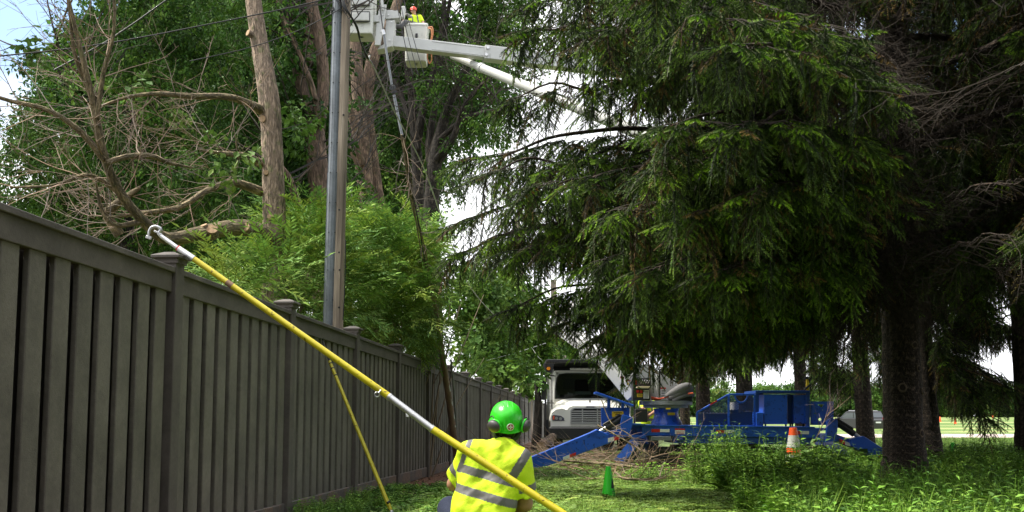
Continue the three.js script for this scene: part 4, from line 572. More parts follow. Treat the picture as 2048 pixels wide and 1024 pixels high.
  // brush: cut branches heaped on the ground
  const brush = (name, label, px0, px1, d0, d1, n, L, k, depth, seed) => { const q = mulberry(seed), s = new Soup(), cx = (XD(px0, (d0 + d1) / 2) + XD(px1, (d0 + d1) / 2)) / 2, t = thing(name, label, 'branches', G(cx, (d0 + d1) / 2)); for (let i = 0; i < n; i++) { const d = lerp(d0, d1, q()), p = G(lerp(XD(px0, d), XD(px1, d), q()), d).add(V(0, 0.03 + 0.22 * q() * q(), 0)), a = q() * 6.283; twigSoup(s, p, V(Math.cos(a), 0.12 * q(), Math.sin(a) * 0.5), L * (0.5 + q()), 0.007 + 0.006 * q(), depth, q, k, { wig: 0.12, kids: 2.6, spread: 0.6, floor: p.y - 0.2 > GY(p.x, p.z) ? p.y - 0.2 : GY(p.x, p.z) + 0.012, lift: 0 }); } part('twigs', s.geo(), soupMat, t, { asis: true, kind: 'stuff' }); return t; };
  brush('brush_pile', 'heap of cut brown branches between the truck and the blue outrigger', 1105, 1290, 18.8, 25, 120, 1.5, [0.24, 0.165, 0.12], 1, 91);
  brush('brush_pile', 'loose twigs lying on the grass behind the green cone', 1110, 1290, 14.6, 17.6, 30, 1.3, [0.27, 0.19, 0.13], 2, 92);
  brush('brush_pile', 'fallen twigs among the weeds in front of the right outrigger', 1590, 1720, 15, 17, 10, 1.0, [0.30, 0.21, 0.18], 1, 93);
  const branch = (label, pts, r0, k, seed, lift = 0.02) => { const q = mulberry(seed), s = new Soup(), w = pts.map(([x, y, d]) => P(x, y, d)), t = thing('cut_branch', label, 'branch', w[0].clone()); part('stick', tube(w, [r0, r0 * 0.8, r0 * 0.4], 7, 0.08, 0.12, seed), BARK.limb, t, { asis: true }); const c = new THREE.CatmullRomCurve3(w); for (let i = 0; i < 11; i++) { const u = 0.15 + 0.8 * q(); twigSoup(s, c.getPoint(u), c.getTangent(u).add(rdir(q).multiplyScalar(0.8)), 0.35 + 0.4 * q(), r0 * 0.4, 1, q, k, { wig: 0.15, lift, kids: 4 }); } part('twigs', s.geo(), soupMat, t, { asis: true, kind: 'stuff' }); };
  branch('long bare branch lying from the blue outrigger joint down to the rubber track', [[1195, 850, 15.4], [1235, 872, 15.2], [1290, 905, 15], [1345, 935, 14.6]], 0.014, [0.34, 0.235, 0.17], 11);
  branch('brown branch lying level on the grass behind the green cone', [[1128, 921, 16.6], [1215, 928, 16], [1290, 936, 15.2], [1372, 942, 14.8]], 0.024, [0.33, 0.22, 0.15], 12);
  branch('short forked branch lying right of the green cone', [[1232, 945, 13.9], [1252, 958, 13.4], [1300, 958, 13.5], [1325, 955, 13.6]], 0.02, [0.24, 0.17, 0.13], 13, 0.16);
  branch('thin bent twig standing up before the yellow warning plate', [[1203, 800, 16.8], [1222, 845, 16.6], [1262, 872, 16.2], [1276, 905, 15.8]], 0.009, [0.33, 0.24, 0.18], 14);
  branch('thin leafless stem sticking up beside the orange striped cone', [[1625, 895, 15.2], [1640, 860, 15.2], [1655, 830, 15.2], [1664, 815, 15.2]], 0.010, [0.36, 0.25, 0.24], 15);
  // leafy cuttings on the grass by the outrigger
  { const b = G(XD(1130, 15.5), 15.5), t = thing('leafy_cutting', 'pile of wilting pale leaves on the grass under the blue outrigger', 'cut leaves', b), m = [], c = []; for (let i = 0; i < 60; i++) { const x = b.x + (r() - 0.5) * 1.1, z = b.z + (r() - 0.5) * 0.8; m.push(Q(V(x, GY(x, z) + 0.02 + 0.1 * r(), z), (r() - 0.5), r() * 6.28, (r() - 0.5), 0.35)); c.push(col(0.17, 0.24, 0.09)); } instanced('leaves', LEAF.big2, LM.thick, m, c, t, 'stuff'); }
  // log by the truck
  { const a = P(1082, 893, 25.5), b2 = P(1106, 874, 26.5), t = thing('cut_log', 'short cut log lying by the far fence before the truck', 'log', a.clone()); part('bark', tube([a, a.clone().lerp(b2, 0.5), b2], [0.13, 0.12, 0.11], 12, 0.1, 0.06, 4), BARK.maple, t, { asis: true }); part('cut_face', disc(a, a.clone().sub(b2), 0.125, 0.02, 14), MAT.cut, t); }
  // wood chips and dry leaves on the mulch and the trodden soil
  { const chip = new Soup(), q = mulberry(9); chip.leaf(V(0, 0, 0), V(1, 0.1, 0), V(0, 1, 0), 0.05, 0.022, [1, 1, 1], 0.2, 0.3); const m = [], c = []; for (let i = 0; i < 4200; i++) { const mu = q() < 0.6, d = mu ? 6 + 26 * q() : 6 + 10 * q(), x = mu ? FX(d) + 0.05 + 0.9 * q() : lerp(FX(d) + 0.8, 1.3 + 0.16 * d, q()); m.push(Q(G(x, d).add(V(0, mu ? 0.045 : 0.012, 0)), (q() - 0.5) * 0.9, q() * 6.28, (q() - 0.5) * 0.9, 0.7 + 0.9 * q())); const k = 0.7 + 0.7 * q(); c.push(col(0.2 * k, 0.125 * k, 0.08 * k)); } tag(instanced('wood_chips', chip.geo(), leafMat(1, 1, 1, 0), m, c, null, 'stuff'), 'brown wood chips and dry leaves strewn over mulch and soil', 'wood chips'); }
}
// ------------------------------------------------------------------ blue tracked lift
const tape = (pts, d, m, parent) => part('reflector', plate(pts, d, 0.012, 0), m, parent);
{
  const D = 18.5, t = thing('tracked_lift', 'blue tracked aerial lift with spread outriggers and white turret', 'aerial lift', G(XD(1455, D), D + 0.6));
  const B = MAT.blue, BD = MAT.blueDark, bx = { box: true };
  part('main_beam', [plate([[1290, 851], [1630, 855], [1630, 876], [1290, 871]], D, 1.05, 0.01), plate([[1290, 849.5], [1630, 853.5], [1630, 856], [1290, 852]], D - 0.03, 1.11, 0.004)], B, t, bx);
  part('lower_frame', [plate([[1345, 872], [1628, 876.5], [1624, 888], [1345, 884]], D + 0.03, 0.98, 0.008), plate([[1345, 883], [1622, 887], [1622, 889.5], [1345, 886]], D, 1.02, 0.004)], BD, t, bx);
  part('towing_socket', [plate([[1355, 871], [1366, 871], [1366, 881], [1355, 881]], D - 0.05, 0.2)], BD, t, bx);
  part('step', plate([[1302, 873], [1343, 873], [1343, 881], [1302, 881]], D - 0.05, 0.3), MAT.galv, t, bx);
  part('end_box', [plate([[1254, 846], [1291, 848], [1291, 852], [1254, 850]], D - 0.06, 1.2), plate([[1254, 869], [1291, 870], [1291, 876], [1254, 875]], D - 0.06, 1.2), plate([[1262, 850], [1288, 851], [1288, 870], [1262, 869]], D + 0.1, 0.9), plate([[1284, 850], [1291, 850], [1291, 870], [1284, 870]], D - 0.05, 1.1)], B, t, bx);
  // left outrigger: bracket, arm, ram, foot
  const lb = part('outrigger_bracket', [plate([[1202, 815], [1259, 815], [1259, 845], [1247, 848], [1240, 852], [1203, 852]], D + 0.1, 0.03, 0.004), plate([[1245, 829], [1266, 835], [1266, 848], [1258, 872], [1246, 873], [1241, 846]], D - 0.1, 0.1, 0.006), plate([[1245, 829], [1266, 835], [1266, 848], [1258, 872], [1246, 873], [1241, 846]], D + 0.3, 0.1, 0.006)], B, t, bx);
  part('warning_plate', plate([[1224, 823], [1247, 822.5], [1247, 833], [1237, 833], [1237, 837], [1230, 837], [1230, 834], [1224, 834]], D + 0.09, 0.01, 0), MAT.yellowSign, lb);
  part('warning_print', [plate([[1227, 825], [1244, 824.6], [1244, 825.8], [1227, 826.2]], D + 0.086, 0.003, 0), plate([[1231, 828], [1240, 827.6], [1240, 829], [1231, 829.4]], D + 0.086, 0.003, 0)], MAT.black, lb);
  part('slide_rail', [plate([[1190, 784], [1193, 783.4], [1268, 809.5], [1266, 813], [1190, 787.6]], D - 0.05, 0.32, 0.008), plate([[1215, 795], [1221, 797], [1221, 816], [1215, 816]], D + 0.02, 0.1), plate([[1243, 804], [1248, 806], [1248, 816], [1243, 816]], D + 0.02, 0.1)], B, t, bx);
  const arm = part('outrigger_arm', [plate([[1034, 929], [1054, 917.5], [1180, 865.5], [1194, 858.5], [1217, 869], [1217, 887], [1180, 900.5], [1062, 944.5], [1036, 952]], D - 0.05, 0.26, 0.012), plate([[1200, 868], [1246, 856], [1250, 872], [1215, 888], [1200, 888]], D, 0.16, 0.008)], B, t, bx);
  part('outrigger_foot', [disc(P(1042, 949, D + 0.08).setY(GY(0, -D) + 0.03), V(0, 1, 0), 0.2, 0.05), rod(P(1042, 930, D + 0.08), P(1042, 948, D + 0.08), 0.05, 0.05)], MAT.black, arm);
  part('ram', [rod(P(1212, 856, D + 0.02), P(1246, 834, D + 0.02), 0.058, 0.058, 14), rod(P(1206, 850, D - 0.02), P(1240, 829, D - 0.02), 0.02, 0.02, 8)], MAT.black, t); part('ram_rod', rod(P(1197, 865, D + 0.02), P(1213, 855, D + 0.02), 0.035, 0.035, 12), MAT.steel, t);
  tape([[1126, 914], [1139, 909.4], [1139, 915.4], [1126, 920]], D - 0.062, MAT.reflector, arm); tape([[1139, 909.4], [1152, 904.6], [1152, 910.6], [1139, 915.4]], D - 0.062, MAT.red, arm);
  tape([[1216, 876.5], [1228, 873.6], [1228, 881.5], [1216, 884.5]], D - 0.07, MAT.reflector, arm); tape([[1228, 873.6], [1239, 871], [1239, 878.4], [1228, 881.5]], D - 0.07, MAT.red, arm);
  // right outrigger
  const rb = part('outrigger_bracket', [plate([[1655, 841], [1660, 837.5], [1675, 839], [1676, 850], [1673, 882], [1652, 884]], D - 0.06, 0.08, 0.006), plate([[1655, 841], [1660, 837.5], [1675, 839], [1676, 850], [1673, 882], [1652, 884]], D + 0.26, 0.08, 0.006), plate([[1628, 856], [1656, 856], [1656, 860], [1640, 862], [1640, 878], [1656, 880], [1656, 884], [1628, 884]], D, 0.9, 0.006)], B, t, bx);
  const ra = part('outrigger_arm', [plate([[1700, 879], [1726, 872.5], [1730, 873.5], [1812, 926], [1812, 942], [1795, 936], [1702, 893]], D - 0.05, 0.26, 0.012), plate([[1672, 868], [1715, 884], [1715, 899], [1672, 884]], D, 0.16, 0.008)], B, t, bx);
  part('outrigger_foot', disc(P(1806, 944, D + 0.08).setY(GY(4, -D) + 0.04), V(0, 1, 0), 0.2, 0.05), MAT.black, ra);
  part('ram', [rod(P(1668, 841, D + 0.1), P(1708, 868, D + 0.1), 0.062, 0.062, 14), rod(P(1674, 838, D + 0.06), P(1706, 858, D + 0.06), 0.024, 0.024, 8)], MAT.black, t); part('ram_rod', rod(P(1706, 866, D + 0.1), P(1722, 878, D + 0.1), 0.038, 0.038, 12), MAT.steel, t);
  tape([[1679, 877.5], [1690, 882], [1690, 889.6], [1679, 885]], D - 0.02, MAT.red, ra); tape([[1690, 882], [1701, 886.6], [1701, 893], [1690, 889.6]], D - 0.02, MAT.reflector, ra); tape([[1758, 910], [1769, 916], [1769, 923], [1758, 917.6]], D - 0.062, MAT.red, ra); tape([[1769, 916], [1780, 922], [1780, 929], [1769, 923]], D - 0.062, MAT.reflector, ra);
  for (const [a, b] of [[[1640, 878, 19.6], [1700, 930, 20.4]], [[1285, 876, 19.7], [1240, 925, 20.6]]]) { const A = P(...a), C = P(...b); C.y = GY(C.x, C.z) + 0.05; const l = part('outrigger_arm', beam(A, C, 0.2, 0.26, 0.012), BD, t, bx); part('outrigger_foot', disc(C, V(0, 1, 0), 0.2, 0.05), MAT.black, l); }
  // beam markings
  for (const [x0, x1, y, m] of [[1303, 1320, 858, MAT.red], [1320, 1339, 858, MAT.reflector], [1432, 1449, 860, MAT.red], [1449, 1468, 860, MAT.reflector], [1587, 1601, 862, MAT.red], [1601, 1618, 862, MAT.reflector], [1350, 1370, 860.4, MAT.reflector], [1350, 1370, 857, MAT.red]]) { const h = m === MAT.reflector && y === 860.4 ? 8 : m === MAT.red && y === 857 ? 3.2 : 6.4; tape([[x0, y], [x1, y + 0.2], [x1, y + h], [x0, y + h - 0.2]], D - 0.012, m, t); }
  part('warning_print', [863, 865.2, 867].map((y) => plate([[1352, y], [1368, y + 0.1], [1368, y + 0.8], [1352, y + 0.7]], D - 0.015, 0.003, 0)), MAT.red, t);
  // pedestal and turntable
  const prof = [[0.30, 0], [0.29, 0.05], [0.245, 0.12], [0.225, 0.2], [0.23, 0.27], [0.245, 0.31]].map((q) => new THREE.Vector2(q[0], q[1])), pc = P(1333, 850, D + 0.5);
  part('pedestal', [new THREE.LatheGeometry(prof, 28).translate(pc.x, pc.y, pc.z)], B, t, bx);
  part('turntable', [disc(P(1331, 806, D + 0.5), V(0, 1, 0), 0.5, 0.075, 32), disc(P(1331, 813, D + 0.5), V(0, 1, 0), 0.42, 0.05, 32)], MAT.galv, t);
  part('warning_plate', [plate([[1335, 825], [1350, 825], [1350, 830.5], [1335, 830.5]], D + 0.25, 0.01, 0), plate([[1332, 815.5], [1341, 815.5], [1341, 819], [1332, 819]], D + 0.02, 0.04, 0)], MAT.yellowSign, t);
  // turret
  const tur = part('turret', [plate([[1257, 757], [1279, 729], [1296, 728], [1314, 740], [1322, 745], [1366, 776], [1372, 800], [1262, 801]], D + 0.32, 0.06, 0.008), plate([[1257, 757], [1279, 729], [1296, 728], [1314, 740], [1322, 745], [1366, 776], [1372, 800], [1262, 801]], D + 0.72, 0.06, 0.008), plate([[1314, 742], [1322, 745], [1366, 777], [1364, 782], [1314, 748]], D + 0.33, 0.42, 0.006), plate([[1313, 748], [1317, 750], [1317, 800], [1313, 800]], D + 0.24, 0.1)], MAT.white, t, bx);
  part('hazard_label', [plate([[1321, 775], [1332, 775], [1332, 778], [1321, 778]], D + 0.312, 0.006, 0), plate([[1251, 760], [1261, 760], [1261, 762.5], [1251, 762.5]], D + 0.25, 0.006, 0), plate([[1240.5, 753], [1248, 753], [1248, 757], [1240.5, 757]], D + 0.25, 0.006, 0)], MAT.red, tur);
  part('hazard_label', [plate([[1321, 778], [1332, 778], [1332, 790], [1321, 790]], D + 0.313, 0.006, 0), plate([[1251, 762.5], [1261, 762.5], [1261, 770], [1251, 770]], D + 0.25, 0.006, 0)], MAT.reflector, tur);
  part('hazard_label', plate([[1253, 769], [1256, 764], [1259, 769]], D + 0.246, 0.005, 0), MAT.yellowSign, tur);
  part('hazard_print', [780, 783, 786].map((y) => plate([[1323, y], [1330, y], [1330, y + 1.4], [1323, y + 1.4]], D + 0.311, 0.003, 0)), MAT.black, tur);
  const cp = part('control_box', [plate([[1266, 757], [1302, 755], [1302, 772], [1298, 774], [1300, 801], [1265, 801]], D + 0.1, 0.2, 0.01)], MAT.black, t, bx);
  part('control_shelf', plate([[1273, 775], [1276, 772.6], [1300, 772.6], [1297, 776.4], [1274, 776.4]], D - 0.02, 0.2, 0.004), M(0.55, 0.45, 0.27, 0.6), cp);
  for (let i = 0; i < 9; i++) { const a = P(1279 + i * 2.4, 764 + (i % 2) * 3.4, D + 0.09); part('lever', [rod(a, a.clone().add(V(0, 0.02, 0.06)), 0.006, 0.006, 6), ball(a.clone().add(V(0, 0.024, 0.07)), 0.011, 1, 1, 1, 8)], MAT.steel, cp); }
  part('label', plate([[1287, 780], [1298, 780], [1298, 797], [1287, 797]], D + 0.09, 0.006, 0), MAT.reflector, cp); part('label', [plate([[1274, 787.5], [1285, 787.5], [1285, 794], [1274, 794]], D + 0.09, 0.006, 0)], MAT.yellowSign, cp); part('label', [plate([[1273, 780], [1278, 780], [1278, 785], [1273, 785]], D + 0.09, 0.006, 0), plate([[1280, 780], [1285, 780], [1285, 786], [1280, 786]], D + 0.09, 0.006, 0), plate([[1269, 760], [1273, 760], [1273, 769], [1269, 769]], D + 0.088, 0.006, 0)], MAT.red, cp);
  part('label_print', [...[782.5, 785, 787.5, 790, 792.5, 795].map((y) => plate([[1288.5, y], [1296.5, y], [1296.5, y + 0.9], [1288.5, y + 0.9]], D + 0.086, 0.003, 0)), ...[789, 791.3].map((y) => plate([[1275, y], [1284, y], [1284, y + 1], [1275, y + 1]], D + 0.086, 0.003, 0))], MAT.black, cp);
  part('counterweight', plate([[1344, 788], [1385, 786], [1386, 803], [1340, 804]], D + 0.2, 0.55, 0.02), MAT.black, t, bx);
  const hose = (pts, r, m, name) => part(name, tube(pts.map((q) => P(...q)), r, 10, 0.04, 0.04, pts[0][0]), m, t, { asis: true });
  const sleeve = M(0.13, 0.125, 0.125, 0.85, 0, { bumpMap: rep(T.fine, 3, 3), bumpScale: 0.004 });
  hose([[1333, 793, D + 0.18], [1345, 786, D + 0.12], [1362, 777, D + 0.1], [1376, 773, D + 0.16], [1384, 778, D + 0.3]], [0.045, 0.07, 0.085, 0.075, 0.05], sleeve, 'hose_sleeve'); hose([[1335, 797, D + 0.14], [1352, 790, D + 0.1], [1370, 781, D + 0.14], [1383, 782, D + 0.3]], [0.035, 0.06, 0.07, 0.05], sleeve, 'hose_sleeve'); hose([[1345, 801, D + 0.1], [1362, 794, D + 0.08], [1378, 788, D + 0.16], [1386, 790, D + 0.3]], [0.03, 0.04, 0.045, 0.04], sleeve, 'hose_sleeve');
  const hred = M(0.55, 0.085, 0.03, 0.5); for (let i = 0; i < 4; i++) hose([[1303, 794 + i * 1.6, D + 0.16], [1316, 797 + i * 1.0, D + 0.05 + 0.03 * i], [1328, 796 - i * 0.4, D + 0.06], [1340, 791, D + 0.14]], 0.013, i === 3 ? MAT.cable : hred, 'hose');
  part('hose_end', rod(P(1376, 787.5, D + 0.05), P(1386, 786.5, D + 0.05), 0.018, 0.018, 10), hred, t);
  // boom: lower part up to the left, middle part up behind the boughs, round upper part to the basket
  const e0 = P(1290, 786, D + 0.55), e1 = P(1122, 651, D + 3.0), e2 = P(1446, 335, 27), e3 = P(905, 112, 36);
  const lo = part('lower_boom', [beam(P(1268, 795, D + 0.42), P(1200, 712, D + 0.75), 0.3, 0.2, 0.015), taperBeam(P(1200, 712, D + 0.75), e1, 0.3, 0.2, 0.28, 0.3)], MAT.white, t, bx);
  part('elbow', [disc(e1, V(0, 0, 1), 0.22, 0.42), disc(e1, V(0, 0, 1), 0.09, 0.5)], MAT.whiteRough, t);
  part('middle_boom', [beam(e1, e2, 0.3, 0.36, 0.02)], MAT.white, t, bx);
  part('elbow', [disc(e2, V(0, 0, 1), 0.36, 0.6), disc(e2, V(0, 0, 1), 0.12, 0.72)], MAT.whiteRough, t);
  const dir = e3.clone().sub(e2), at = (k) => e2.clone().addScaledVector(dir, k);
  const ub = part('upper_boom', [rod(at(0), at(0.62), 0.21, 0.18, 28), rod(at(0.62), at(0.86), 0.17, 0.155, 28), rod(at(0.86), at(1), 0.135, 0.125, 24)], MAT.whiteRough, t);
  part('boom_collar', [0.62, 0.86].map((k) => rod(at(k - 0.004), at(k + 0.006), 0.196 - 0.06 * (k - 0.6), 0.196 - 0.06 * (k - 0.6), 28)), MAT.white, ub);
  // mesh guard
  const outline = [[1394, 825], [1457.5, 789], [1509, 789], [1509, 852], [1394, 852]], g = part('mesh_guard', outline.map((a, i) => beam(P(a[0], a[1], D + 0.06), P(...outline[(i + 1) % 5], D + 0.06), 0.035, 0.035, 0.006)).concat([beam(P(1457.5, 789, D + 0.06), P(1457.5, 852, D + 0.06), 0.045, 0.035, 0.006), tube([...Array(9)].map((_, i) => P(1482.5 - 12.5 * Math.cos(i / 8 * Math.PI), 790 + 15 * Math.sin(i / 8 * Math.PI), D + 0.06)), 0.018, 8, 0.03)]), B, t, { box: true });
  const inside = (x, y) => { if (y > 851 || x > 1508 || x < 1395 || y < 790) return false; if (x < 1457.5 && y < 825 - (x - 1394) * 36 / 63.5) return false; return Math.hypot((x - 1482.5) / 12.5, (y - 790) / 15) > 1; };
  const bars = []; for (const sl of [0.5, -0.5]) for (let c = -70; c < 130; c += 3.3) { let from = null, prev = null; for (let x = 1394; x <= 1509; x += 0.8) { const y = 790 + c + sl * (x - 1450), on = inside(x, y); if (on && !from) from = [x, y]; if (!on && from) { if (prev[0] - from[0] > 1.5) bars.push(box(P((from[0] + prev[0]) / 2, (from[1] + prev[1]) / 2, D + 0.06), Math.hypot(prev[0] - from[0], prev[1] - from[1]) * mpp(D), 0.008, 0.006, [0, 0, -Math.atan(sl)])); from = null; } prev = [x, y]; } }
  part('expanded_mesh', bars, BD, g);
  part('guard_label', plate([[1420, 808], [1434, 800], [1434, 803], [1420, 811]], D + 0.035, 0.006, 0), MAT.red, g);
  part('engine_block', [rbox(P(1440, 838, D + 0.55), 0.75, 0.24, 0.5, 0.03), disc(P(1468, 815, D + 0.4), V(0, 1, 0), 0.09, 0.2), rbox(P(1490, 836, D + 0.5), 0.24, 0.26, 0.4, 0.02)], MAT.black, t); part('filter', disc(P(1468, 812, D + 0.32), V(0, 1, 0), 0.085, 0.14), M(0.5, 0.5, 0.48, 0.5), t); part('far_guard', outline.map((a, i) => beam(P(a[0], a[1], D + 1.0), P(...outline[(i + 1) % 5], D + 1.0), 0.03, 0.03, 0.006)), BD, t);
  // cabinets
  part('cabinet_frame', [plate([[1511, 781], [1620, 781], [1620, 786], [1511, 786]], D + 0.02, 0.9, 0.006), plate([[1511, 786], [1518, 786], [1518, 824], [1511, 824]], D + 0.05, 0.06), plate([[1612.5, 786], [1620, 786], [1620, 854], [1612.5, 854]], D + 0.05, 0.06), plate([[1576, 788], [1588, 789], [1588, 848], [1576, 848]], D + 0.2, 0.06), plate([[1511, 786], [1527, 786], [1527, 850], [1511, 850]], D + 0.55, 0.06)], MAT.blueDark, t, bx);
  const cabs = part('cabinet_door', plate([[1528, 789], [1575, 789], [1575, 848.5], [1528, 848.5]], D + 0.03, 0.5, 0.008), B, t, bx); part('cabinet_door', plate([[1587.5, 790], [1613, 790], [1613, 847], [1587.5, 847]], D + 0.12, 0.4, 0.008), B, t, bx); part('tank', plate([[1512.5, 825], [1527, 825], [1527, 853], [1512.5, 853]], D, 0.4, 0.01), B, t, bx);
  part('cabinet_leg', [1530, 1571, 1580, 1584, 1606].map((x) => plate([[x, 847], [x + 2.4, 847], [x + 2.4, 855], [x, 855]], D + 0.2, 0.04, 0)), MAT.black, t);
  { const w = (x, y) => { const p = P(x, y, D + 0.1); return new THREE.Vector2(p.x, p.y); }, s = new THREE.Shape([[1621, 803], [1667, 803], [1667, 850], [1621, 850]].map((q) => w(...q))); const hole = (pts) => s.holes.push(new THREE.Path(pts.map((q) => w(...q)))); hole([[1634, 808.4], [1648.5, 808.4], [1643, 816]]); for (const [x, y, rr] of [[1630, 827, 1.6], [1640, 839, 3.2], [1652, 829, 1.4], [1662, 826, 1.5], [1645, 820, 1.1]]) hole([...Array(10)].map((_, i) => [x + rr * Math.cos(i * 0.628), y + rr * Math.sin(i * 0.628)])); part('end_plate', new THREE.ExtrudeGeometry(s, { depth: 0.02, bevelEnabled: false }).translate(0, 0, -D - 0.12), B, t, bx); }
  part('beacon_post', [plate([[1613, 757], [1618.5, 757], [1618.5, 781], [1613, 781]], D + 0.3, 0.05)], MAT.yellowSign, t); part('beacon_head', [rbox(P(1617, 756, D + 0.33), 0.15, 0.05, 0.12, 0.015), tube([P(1618, 758, D + 0.3), P(1622, 768, D + 0.3), P(1612, 776, D + 0.3), P(1608, 781, D + 0.3)], 0.02, 8, 0.04)], MAT.black, t);
  // tracks
  for (const [d, n] of [[D + 0.02, 0], [D + 0.85, 1]]) {
    const c0 = P(1322, 912, d + 0.16), c1 = P(1540, 912, d + 0.16), R = 0.205, gy0 = GY(c0.x, -d), y = gy0 + R + 0.012, s = new THREE.Shape(), h = new THREE.Path();
    const st = (q, r2) => { q.moveTo(c0.x, y + r2); q.absarc(c0.x, y, r2, Math.PI / 2, Math.PI * 1.5, false); q.lineTo(c1.x, y - r2); q.absarc(c1.x, y, r2, -Math.PI / 2, Math.PI / 2, false); q.lineTo(c0.x, y + r2); }; st(s, R); st(h, R - 0.045); s.holes.push(h);
    const tr = part('rubber_track', new THREE.ExtrudeGeometry(s, { depth: 0.3, bevelEnabled: true, bevelSize: 0.008, bevelThickness: 0.008, bevelSegments: 2, curveSegments: 20 }).translate(0, 0, -d - 0.3), MAT.rubber, t, bx);
    const lug = []; for (let k = 0; k < 34; k++) { const x = lerp(c0.x, c1.x, k / 33); lug.push(box(V(x, y + R + 0.008, -d - 0.15), 0.035, 0.02, 0.3), box(V(x, y - R - 0.004, -d - 0.15), 0.035, 0.02, 0.3)); } part('track_lug', lug, MAT.rubber, tr, { kind: 'stuff' });
    for (let k = 0; k < 6; k++) { const e = k === 0 || k === 5, x = lerp(c0.x, c1.x, k / 5), rr = e ? R - 0.05 : 0.075; part('roller', [disc(V(x, e ? y : y - R + 0.05 + 0.075, -d - 0.12), V(0, 0, 1), rr, 0.2, 24), disc(V(x, e ? y : y - R + 0.125, -d - 0.01), V(0, 0, 1), rr * 0.4, 0.04, 16)], MAT.black, t); }
    part('track_frame', box(V((c0.x + c1.x) / 2, y, -d - 0.16), c1.x - c0.x, 0.12, 0.16), MAT.black, t);
  }
  part('underframe', box(P(1430, 896, D + 0.6), 1.6, 0.12, 0.7), MAT.black, t);
}
// black case hung on the lift's left side
tag(part('tool_case', [rbox(P(1282, 831, 18.3), 0.22, 0.24, 0.16, 0.012), box(P(1282, 818, 18.3), 0.12, 0.03, 0.05)], MAT.black, null), 'black tool case standing on the blue end box below the controls', 'case');
